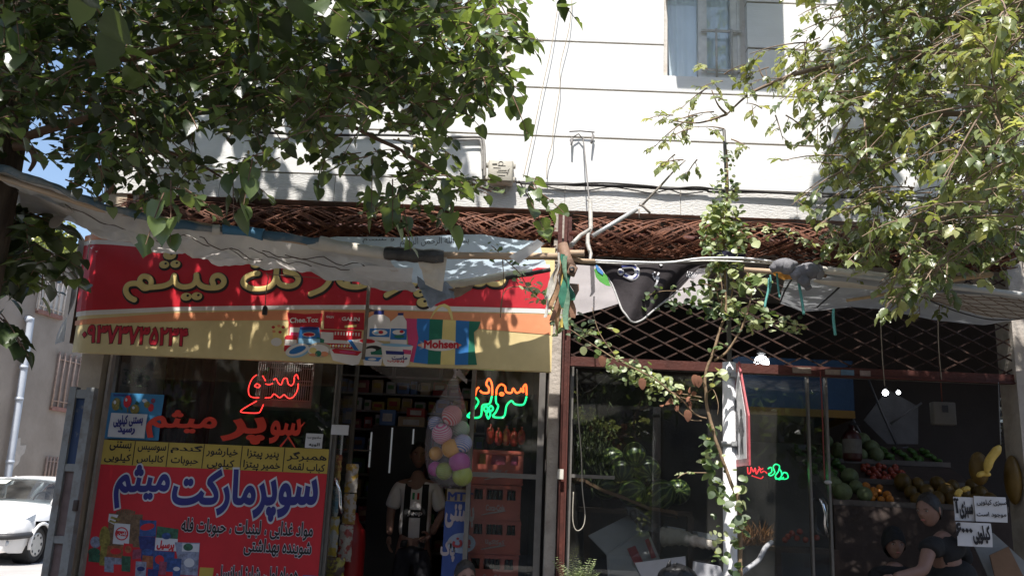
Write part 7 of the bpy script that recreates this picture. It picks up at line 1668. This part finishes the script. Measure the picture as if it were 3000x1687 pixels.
# ================================================================ greengrocer contents
def melon(px, py, Y, r, lab, i):
    c = P(px,py,Y); mb = MB(); mb.ball((0,0,0), (r,r,r*1.12), 22, 0, k=14); o = mb.build('watermelon', wmm); o.location = c; o.rotation_euler = (rad(20*i-40), rad(35*i), rad(50*i)); tag(o, lab, 'watermelon', 'watermelons piled behind the glass')
wmm = bpy.data.materials.new('watermelon rind'); wmm.use_nodes = True; t = wmm.node_tree; N = t.nodes; L = t.links; b = N['Principled BSDF']; b.inputs['Roughness'].default_value = .35
co = N.new('ShaderNodeTexCoord'); gr = N.new('ShaderNodeTexWave'); gr.wave_type = 'RINGS'; gr.rings_direction = 'Z'; sx = N.new('ShaderNodeSeparateXYZ'); at = N.new('ShaderNodeMath'); at.operation = 'ARCTAN2'; L.new(co.outputs['Object'], sx.inputs[0]); L.new(sx.outputs[0], at.inputs[0]); L.new(sx.outputs[1], at.inputs[1])
nz = N.new('ShaderNodeTexNoise'); nz.inputs['Scale'].default_value = 22; L.new(co.outputs['Object'], nz.inputs[0]); ad = N.new('ShaderNodeMath'); ad.operation = 'MULTIPLY_ADD'; L.new(nz.outputs[0], ad.inputs[0]); ad.inputs[1].default_value = .5; L.new(at.outputs[0], ad.inputs[2])
ml_ = N.new('ShaderNodeMath'); ml_.operation = 'MULTIPLY'; ml_.inputs[1].default_value = 11; L.new(ad.outputs[0], ml_.inputs[0]); sn = N.new('ShaderNodeMath'); sn.operation = 'SINE'; L.new(ml_.outputs[0], sn.inputs[0])
rp = N.new('ShaderNodeValToRGB'); e = rp.color_ramp.elements; e[0].position, e[1].position = .35, .6; e[0].color = (.014,.034,.007,1); e[1].color = (.13,.175,.045,1); L.new(sn.outputs[0], rp.inputs[0]); L.new(rp.outputs[0], b.inputs['Base Color'])
for i, (x, y, Y, r, lab) in enumerate(((1859,1332,7.5,.1,'topmost watermelon of the pile behind the glass'),(1822,1376,7.55,.105,'watermelon just below the top at the left of the pile'),(1895,1376,7.55,.115,'watermelon just below the top at the right of the pile'),(1852,1440,7.5,.112,'round watermelon in the middle of the bottom row'),(1932,1450,7.5,.125,'large watermelon at the right end of the bottom row'),(1790,1345,7.7,.1,'watermelon behind the pile at the upper left'),(1775,1425,7.6,.105,'watermelon at the left end of the bottom row'),(1985,1440,7.8,.11,'watermelon at the back right of the bottom row'))): melon(x, y, Y, r, lab, i)
card = M('brown cardboard', (.17,.10,.06), .85, .15, 6, bump=.1); cardw = M('white carton board', (.36,.36,.38), .8, .1, 4, bump=.08)
mb = MB(); pts = [(1660,1392),(1710,1400),(1770,1432),(1830,1452),(1900,1482),(1975,1494),(1985,1500)]
mb.grid([[P(x, y+k*10, 7.42+.25*k/2) for x, y in pts] for k in range(3)], 0); mb.grid([[P(x, y+k*5, 7.415) + Vector((0,-.004,-.002)) for x, y in pts] for k in range(3)]); tag(mb.build('cardboard_sheet', card), 'curled brown cardboard sheet under the watermelons', 'cardboard')
mb = MB(); z0 = P(1850,1486,7.6).z; mb.box((P(1700,1500,7.45).x,7.46,z0-.05),(P(2030,1500,7.45).x,8.2,z0-.015)); 
for x in (1712,2015): xx = P(x,1500,7.5).x; mb.box((xx,7.5,.19),(xx+.05,7.55,z0-.051))
tag(mb.build('display_table', M('dark table wood', (.06,.04,.03), .8, .2)), 'dark plank table carrying the watermelons', 'table')
def slab(name, lab, cat, pts, Y, th, mt_, parent=None, tilt=0):
    mb = MB(); v = [P(x,y,Y+(tilt*k)) for k, (x, y) in enumerate(pts)]; mb.poly(v, 0, th); return tag(mb.build(name, mt_), lab, cat)
CT = thing('open_carton', 'white carton with red printed bars lying open behind the right shop glass', 'carton', P(1850,1660,7.3)); mb = MB()
mb.poly([P(1724,1567,7.35),P(1843,1507,7.6),P(1878,1552,7.6),P(1777,1622,7.32)], 0, .01, (0,.3,-.95)); mb.build('flap', cardw, CT)
mb = MB(); mb.poly([P(1777,1622,7.3),P(1878,1552,7.58),P(1898,1552,7.58),P(1934,1636,7.42),P(1790,1660,7.3)], 0, .01, (0,.3,-.95)); mb.poly([P(1777,1622,7.3),P(1790,1660,7.3),P(1796,1760,7.32),P(1784,1760,7.32)], 0, .02); mb.poly([P(1790,1661,7.3),P(1934,1637,7.42),P(1938,1760,7.42),P(1796,1760,7.32)], 0, .02); mb.build('side', cardw, CT)
mb = MB()
for pts in (((1836,1607),(1860,1598),(1885,1650),(1858,1654)), ((1888,1582),(1899,1576),(1922,1632),(1908,1636))):
    v = [P(x,y,7.36) for x,y in pts]; mb.poly([q - Vector((0,.02,-.004)) for q in v])
mb.build('red_print', M('carton red print', (.30,.07,.08), .8, .2, 20), CT)
slab('styrofoam_box', 'flat white box end above the sheet roll', 'box', [(1955,1540),(2008,1549),(2010,1562),(1960,1556)], 7.3, .2, cardw); slab('styrofoam_box', 'white box lid left of the sign post foot', 'box', [(2042,1556),(2100,1566),(2108,1584),(2045,1572)], 7.3, .2, cardw); slab('styrofoam_box', 'long white board under the sheet roll', 'board', [(1860,1648),(2008,1628),(2010,1690),(1880,1690)], 7.05, .02, cardw); slab('styrofoam_box', 'white box at the very bottom left of the sign post', 'box', [(2038,1645),(2110,1658),(2128,1700),(2034,1700)], 6.9, .1, cardw)
mb = MB(); pts = [P(1940,1572,7.25),P(1985,1572,7.2),P(2030,1582,7.15),P(2075,1594,7.1),P(2100,1601,7.05)]; mb.tube(catmull(pts,6), [.075+.006*math.sin(k*2.1) - .0022*k for k in range(25)], 16); tag(mb.build('sheet_roll', M('grubby cream roll', (.36,.33,.29), .7, .3, 11, col2=(.20,.17,.14), mix2=(.45,.7), bump=.4)), 'grubby cream roll of sheeting lying before the cartons', 'roll')
mb = MB(); cloth(mb, [(1830,1482),(1870,1490),(1910,1520),(1955,1556)], [(1840,1500),(1870,1545),(1910,1556),(1950,1562)], 7.25, 7.3, 36, 10, 0, .06, 0, 12, 91); tag(mb.build('plastic_bag', M('crinkled dark plastic', (.07,.07,.08), .18, .4, 9, bump=1.0, bscale=28, spec=.8)), 'crinkled dark plastic bag shining above the white carton', 'bag')
BK_ = thing('plastic_bag', 'black tied plastic bag with two ear like handles at the bottom edge', 'bag', P(1990,1687,6.4)); mb = MB(); c = P(1985,1690,6.4); mb.ball(c, (.135,.1,.09), 20, 0, k=12)
for v in mb.v: v += (v-c)*.12*noise.noise(v*11)
mb.build('body', M('black bag plastic', (.012,.012,.013), .3, .2, bump=.5, bscale=30), BK_)
for x, y, dx in ((1962,1638,3),(1980,1648,5)): mb = MB(); mb.tube([P(x-6,1668,6.38),P(x-2,1652,6.37),P(x+dx,y,6.37)], [.018,.014,.004], 8, flat=.4); mb.build('handle', MATS['black bag plastic'], BK_)
mb = MB(); mb.tube(catmull([P(2160,1690,6.5),P(2190,1664,6.55),P(2222,1640,6.6),P(2242,1604,6.65),P(2260,1588,6.9)],6), .018, 10); tag(mb.build('reflection_arc', M('grey arc of reflection', (.30,.30,.31), .5, .3, 16)), 'grey arc of reflection curving up right of the sign post', 'reflection_arc')  # tube added in the shape of a reflection
rr = random.Random(8); mb = MB()
for i in range(260):
    a = P(2205+rr.uniform(-46,46), 1590+rr.uniform(-4,10), 7.5+rr.uniform(-.1,.1)); d = Vector((rr.uniform(-.7,.7), rr.uniform(-.6,.2), rr.uniform(.4,1))).normalized(); leaf(mb, a, d, rdir(rr), rr.uniform(.08,.2), .016, 'eld', 0, rr, .5, .3)
tag(mb.build('dry_herbs', M('dry rust coloured stalks', (.20,.09,.035), .85, .4, 9, transl=.1)), 'heap of rust coloured dry stalks right of the sign post', 'herbs')
# produce: each piece its own object
def fruit(name, lab, cat, grp, px, py, Y, rx, mt_, rz=None, seed=0):
    c = P(px,py,Y); mb = MB(); mb.ball((0,0,0), (rx, rx, rz or rx*.95), 18, 0, k=10)
    for v in mb.v: v += v*.05*noise.noise(v*14+Vector((seed,0,0)))
    mb.tube([(0,0,(rz or rx*.95)*.96),(.004,0,(rz or rx*.95)*1.12)], rx*.06+.002, 5, 0); o = mb.build(name, mt_); o.location = c; o.rotation_euler = (.4*math.sin(seed*2.1), .5*math.cos(seed*1.7), seed); tag(o, lab, cat, grp); return o
tomm = M('tomato skin', (.30,.05,.03), .25, .15, 8, bump=0); cabm_ = M('cabbage leaf', (.11,.14,.065), .6, .3, 9, bump=.5, bscale=18); ymm = M('yellow melon skin', (.12,.07,.013), .5, .35, 5, bump=.2); cukm = M('cucumber skin', (.05,.12,.02), .4, .3, 20); orgm = M('orange peel', (.48,.17,.02), .45, .1, 30, bump=.2)
ST_ = thing('fruit_stand', 'sloping dark fruit stand inside the greengrocer doorway', 'stand', P(2700,1550,7.6)); mb = MB(); sa, sb_ = P(2440,1545,7.25), P(2955,1470,7.25)
def stand_pt(px, k): a = P(px, 1500, 7.25); return Vector((a.x*7.9/7.25, 7.9+1.5*k, P(2700,1490,7.9).z + .62*k))
mb.add([stand_pt(2440,0), stand_pt(2955,0), stand_pt(2955,1), stand_pt(2440,1)], [(0,1,2,3)]); f0_ = stand_pt(2440,0); f1_ = stand_pt(2955,0); mb.box((f0_.x,7.87,.19),(f1_.x,7.9,f0_.z)); mb.build('boards', M('dark stand wood', (.05,.035,.03), .8, .2), ST_)
mb = MB()
for k in (.0,.33,.66): a = stand_pt(2440,k); b_ = stand_pt(2955,k); mb.box((a.x,a.y-.01,a.z+.002),(b_.x,a.y+.015,a.z+.05))
mb.build('rail', M('stand rail', (.12,.10,.09), .7, .2), ST_)
def on_stand(px, k, r): q = stand_pt(px, k); return q + Vector((0,-.38*r,.93*r+.002))
kinds = [('tomato',tomm,.035,'tomato'),('cucumber',cukm,.03,'cucumber'),('yellow_melon',ymm,.075,'melon'),('cabbage',cabm_,.085,'cabbage'),('orange',orgm,.04,'orange')]
n_ = 0
for ki, x0, x1, k0, k1, step_ in ((4,2560,2625,.05,.25,.085),(0,2640,2760,.36,.6,.075),(2,2700,2930,.04,.3,.155),(3,2600,2740,.7,.95,.175),(1,2470,2600,.4,.9,.07),(3,2480,2560,.06,.3,.17),(1,2780,2950,.72,.95,.07)):
    nm, mt_, r, cat = kinds[ki]; k = k0; where = {4:'low left',0:'middle',2:'right',3:'upper',1:'green'}[ki]
    while k < k1:
        a = stand_pt(x0,k).x; b_ = stand_pt(x1,k).x
        while a < b_:
            c = stand_pt(2440,k); mb = MB(); sz = 1-.3*((n_*.618) % 1); mb.ball((0,0,0), (r*sz*(1.9 if ki == 1 else 1), r*sz, r*sz*(1.15 if ki == 2 else 1)), 14, 0, k=8)
            for v in mb.v: v += v*.06*noise.noise(v*16+Vector((n_,0,0)))
            o = mb.build(nm, mt_); o.location = (a+.018*math.sin(n_*3), c.y-.38*r*sz+.015*math.sin(n_*5), c.z+.93*r*sz+.002); o.rotation_euler = (.5*math.sin(n_), .3*math.cos(n_*2), n_*1.3)
            tag(o, {'tomato':'tomato in the red row across the fruit stand','cucumber':'green cucumber among those piled on the fruit stand','melon':'yellow melon among those on the right of the fruit stand','cabbage':'pale cabbage among those set on the fruit stand','orange':'orange in the small heap at the front of the fruit stand'}[cat], cat, {'tomato':'tomatoes on the fruit stand','cucumber':'cucumbers on the fruit stand','melon':'yellow melons on the fruit stand','cabbage':'cabbages on the fruit stand','orange':'oranges on the fruit stand'}[cat]); a += step_*(2 if ki == 1 else 1); n_ += 1
        k += step_/1.5*1.05
banm = M('banana skin', (.62,.42,.09), .5, .12, 14, bump=.1)
for k, (l, r_, lab) in enumerate((([(2930,1306),(2915,1325),(2898,1350),(2890,1385)],.034,'long bright banana at the far right of the stand'),([(2862,1394),(2880,1386),(2902,1390)],.022,'short bright banana below the long one'),([(2804,1456),(2808,1442),(2818,1436)],.024,'small banana at the left of the lower pair'),([(2818,1438),(2832,1430),(2840,1436)],.02,'small banana at the right of the lower pair'))):
    mb = MB(); pts = catmull([P(x,y,6.9+.02*k) for x,y in l],6); m_ = len(pts); mb.tube(pts, [r_*min(1,.35+3*min(i/(m_-1),1-i/(m_-1))) for i in range(m_)], 7); tag(mb.build('banana', banm), lab, 'banana', 'bananas at the right of the stand')
mb = MB(); mb.tube(catmull([P(2925,1120,6.92),P(2928,1210,6.92),P(2932,1302,6.92)],4), .004, 5); tag(mb.build('cord', M('grey cord', (.2,.2,.2), .8)), 'thin cord the long bright banana hangs from', 'cord')
for k, (x, y, w_, h_) in enumerate(((2868,1372,26,48),(2968,1405,22,70),(2910,1480,36,26))):
    c = P(x,y,7.05); mb = MB(); mb.ball((0,0,0), (w_/2600*7,.08,h_/2600*7), 16, 0, k=10); o = mb.build('yellow_melon', ymm); o.location = c; tag(o, ['oval yellow melon left of the long banana','tall yellow melon at the right door frame','yellow melon behind the paper price notes'][k], 'melon', 'melons hung at the right of the stand')
for k, (x, y) in enumerate(((2320,1561),(2309,1570),(2343,1556),(2393,1574),(2300,1580),(2335,1575),(2360,1580))):
    c = P(x,y,7.3); mb = MB(); mb.ball((0,0,0), .024, 14, 0, k=8); o = mb.build('tomato', tomm); o.location = c; tag(o, 'small tomato in the tray left of the door handle', 'tomato', 'tomatoes in the tray by the door')
mb = MB(); a, b_ = P(2270,1600,7.25), P(2410,1585,7.6); mb.box((a.x,7.22,a.z-.04),(b_.x,7.6,a.z-.005)); mb.box((a.x,7.22,.19),(a.x+.04,7.26,a.z-.041)); mb.box((b_.x-.04,7.22,.19),(b_.x,7.26,a.z-.041)); tag(mb.build('tray_table', M('dark tray wood', (.07,.045,.035), .8)), 'low dark tray table by the greengrocer door', 'table')
# price notes
ident = lambda q: q
note('price_note', 'right hand price note in two lines of Persian beside the door frame', 'notice', ((2852,1452),(2952,1530)), pap, [('سبزی کیلویی',(2860,1480),(2946,1482),18,.02),('موجود است',(2860,1514),(2946,1516),16,.03)], Y=6.55, conv=ident)
note('price_note', 'left hand price note partly covered by the right one', 'notice', ((2792,1454),(2856,1526)), pap, [('سبزی',(2812,1516),(2850,1516),46,.05),('آ',(2796,1500),(2808,1500),40,.05)], Y=6.57, conv=ident)
note('price_note', 'lowest price note with a large number in Persian', 'notice', ((2800,1528),(2908,1602)), pap, [('کیلویی',(2852,1592),(2902,1590),50,.05),('۶۰۰۰',(2800,1566),(2846,1568),34,.05)], Y=6.53, conv=ident)
slab('leaning_board', 'pale grey board leaning under the price notes', 'board', [(2850,1588),(2910,1560),(3010,1650),(3010,1700),(2900,1700)], 6.8, .01, M('grey board', (.2,.21,.21), .8, .1)); slab('leaning_board', 'brown cardboard leaning at the bottom right corner', 'cardboard', [(2900,1625),(2955,1600),(3000,1690),(2920,1710)], 6.7, .01, card)
# fascia, extinguisher, scale, cords in the right shop
fb = M('fascia blue', (.012,.042,.10), .5, .15, 4); fy_ = M('fascia yellow', (.16,.09,.015), .5, .15, 4)
FA = thing('shop_fascia', 'blue inner fascia board with a yellow lower stripe inside the greengrocer', 'fascia', P(2330,1215,8.2)); a, b_ = P(2150,1188,8.2), P(2500,1120,8.2); zst = P(2330,1218,8.2).z; q = P(2585,1105,9.3)
mb = MB(); mb.box((a.x,8.2,a.z),(b_.x,8.24,b_.z+.2)); mb.add([(b_.x,8.2,a.z),(b_.x+.25,10.1,a.z),(b_.x+.25,10.1,b_.z+.2),(b_.x,8.2,b_.z+.2)], [(0,1,2,3)]); mb.build('board', fb, FA)
mb = MB(); mb.box((a.x,8.19,zst),(b_.x,8.24,a.z-.002)); mb.add([(b_.x,8.2,zst),(b_.x+.25,10.1,zst),(b_.x+.25,10.1,a.z-.002),(b_.x,8.2,a.z-.002)], [(0,1,2,3)]); mb.build('stripe', fy_, FA)
EX = thing('fire_extinguisher', 'dark fire extinguisher with a pale label on the greengrocer wall', 'extinguisher', P(2498,1350,8.4)); c = P(2498,1350,8.4); mb = MB(); mb.lathe(c, [(0,0),(.075,0),(.085,.03),(.085,.22),(.06,.27),(.025,.29),(.025,.33),(0,.335)], 18); mb.build('cylinder', M('dark red enamel', (.05,.012,.012), .4, .1), EX)
mb = MB(); mb.lathe(c+Vector((0,0,.07)), [(.0865,0),(.0865,.13)], 18); mb.build('label_band', M('dull label', (.14,.13,.12), .7, .2, 30), EX); mb = MB(); mb.obox(c+Vector((.03,-.02,.34)), (.1,.02,.02)); mb.build('lever', blk, EX)
HS = thing('hanging_scale', 'pale boxy hanging scale in the greengrocer doorway', 'scale', P(2768,1242,7.6)); a, b_ = P(2738,1242,7.6), P(2800,1178,7.6); mb = MB(); mb.obox(((a.x+b_.x)/2,7.64,(a.z+b_.z)/2), (b_.x-a.x,.08,b_.z-a.z), None, 0, .01); mb.build('case', M('dull cream case', (.16,.15,.14), .6, .1), HS); mb = MB(); mb.tube([((a.x+b_.x)/2,7.64,b_.z),((a.x+b_.x)/2-.02,7.6,b_.z+.4)], .005, 5); mb.build('cord', M('red brown cord', (.16,.05,.035), .8), HS); mb = MB(); mb.obox(((a.x+b_.x)/2,7.595,b_.z-.06), (.05,.006,.06)); mb.build('dial', M('dark dial', (.06,.06,.07), .4), HS)
cable('cord', 'dull red cord hanging down beside the greengrocer door', [(2403,1085,6.9),(2408,1180,6.9),(2412,1300,6.9),(2416,1405,6.9)], .005, M('dull red cord', (.20,.04,.035), .8), cat='cord')
mb = MB(); mb.ball(P(2426,1412,6.95), (.03,.02,.016), 12); tag(mb.build('door_stopper', M('grey white plastic', (.36,.35,.34), .5)), 'pale plastic knob tied on the greengrocer door edge', 'knob')
cable('cord', 'pale washing cord looping down at the left of the greengrocer glass', [(1690,1080,6.8),(1693,1200,6.8),(1703,1330,6.8),(1706,1430,6.8),(1714,1510,6.8),(1706,1545,6.8),(1688,1552,6.8),(1678,1520,6.8),(1680,1440,6.8)], .0045, M('pale cord', (.33,.30,.25), .8), cat='cord')
cable('cord', 'thin cord hanging from the grey awning past the lattice', [(2578,905,5.9),(2582,990,6.3),(2586,1060,6.6),(2592,1130,6.9)], .004, MATS['pale cord'], cat='cord'); cable('cord', 'thin cord hanging to the scale through the lattice', [(2748,935,5.9),(2750,1020,6.3),(2758,1110,6.9)], .004, MATS['pale cord'], cat='cord')
mb = MB(); pts = [P(2934,y,7.3) for y in range(1152,1300,9)]
for i, p in enumerate(pts): mb.obox(p+Vector((.004*math.sin(i*2),0,0)), (.02+.01*(i%2),.006,.026), Matrix.Rotation(i*1.1,3,'Z'))
tag(mb.build('foil_chain', M('foil', (.42,.43,.45), .2, .2, metal=.9)), 'hanging chain of small foil pieces by the right door frame', 'chain')
# stickers on the shutter bar
for k, (x0_, x1_, y_, c, lab) in enumerate(((2322,2376,1085,(.22,.17,.13),'long beige sticker on the shutter bar'),(2418,2462,1091,(.24,.19,.15),'short beige sticker on the shutter bar'),(2464,2502,1092,(.10,.17,.24),'blue sticker on the shutter bar'),(2520,2550,1094,(.26,.20,.18),'pale striped sticker on the shutter bar'))):
    a, b_ = P(x0_,y_+7,6.974), P(x1_,y_-8,6.974); mb = MB(); mb.box((a.x,6.9735,a.z),(b_.x,6.9785,b_.z)); tag(mb.build('sticker', M('sticker %d' % k, c, .6, .2, 30)), lab, 'sticker')
# a pale fridge and an open umbrella frame deeper in
mb = MB(); a, b_ = P(2180,1500,9.2), P(2365,1300,9.2); mb.obox(((a.x+b_.x)/2,9.5,(b_.z+.3)/2), (b_.x-a.x,.6,b_.z-.3), None, 0, .02); tag(mb.build('shop_fridge', M('dull white enamel', (.13,.13,.14), .4, .05)), 'dull white fridge deep inside the greengrocer window', 'fridge')
mb = MB()
for l in ([(2440,1130),(2500,1230),(2555,1330)],[(2540,1100),(2580,1200),(2625,1300)],[(2555,1330),(2660,1310)],[(2610,1240),(2700,1180)]): mb.tube([P(x,y,9.4) for x,y in l], .012, 6)
mb.poly(PP([(2530,1230),(2600,1140),(2690,1190),(2690,1300),(2600,1300)], 9.6), 0, .01); tag(mb.build('folded_parasol', M('dull grey canvas', (.10,.10,.11), .8, .2)), 'dull grey canvas panel with dark ribs behind the bulbs', 'canvas')
GP = thing('hanging_herbs', 'bunch of leafy green herbs hanging at the left of the greengrocer glass', 'herbs', P(1720,1300,7.5)); mb = MB(); rr = random.Random(77)
for i in range(520):
    x, y = rr.gauss(1725,38), rr.gauss(1310,55); 
    if 1672 < x < 1800: leaf(mb, P(x,y,7.5+rr.uniform(-.15,.2)), Vector((rr.uniform(-.6,.6), rr.uniform(-.5,.3), -1)), rdir(rr), .09, .02, 'eld', 0, rr, .4, .3)
mb.build('leaves', [M('dim herb leaf', (.055,.075,.025), .7, .3, 6, transl=.15)], GP)
# trees across the road, mirrored in the panes
rr = random.Random(99)
for k, (x, y, lab) in enumerate(((-5.5,-5.5,'roadside tree across the street mirrored at the left of the panes'),(1.2,-6,'roadside tree across the street mirrored in the middle of the panes'),(7.5,-5.5,'roadside tree across the street mirrored at the right of the panes'))):
    t = thing('street_tree', lab, 'tree', (x,y,0)); mb = MB()
    for i in range(900):
        d = rdir(rr); p = Vector((x,y,4.2)) + Vector((d.x*2.6,d.y*1.8,d.z*2.2))*rr.random()**.4; leaf(mb, p, rdir(rr), rdir(rr)+Vector((0,0,.6)), .42, .36, 'vin', rr.choice((0,0,2)), rr)
    mb.build('crown', mul, t); mb = MB(); mb.tube([(x,y,0),(x,y,2.2),(x+.1,y,3.8)], [.16,.13,.09], 10); mb.build('trunk', bark, t)
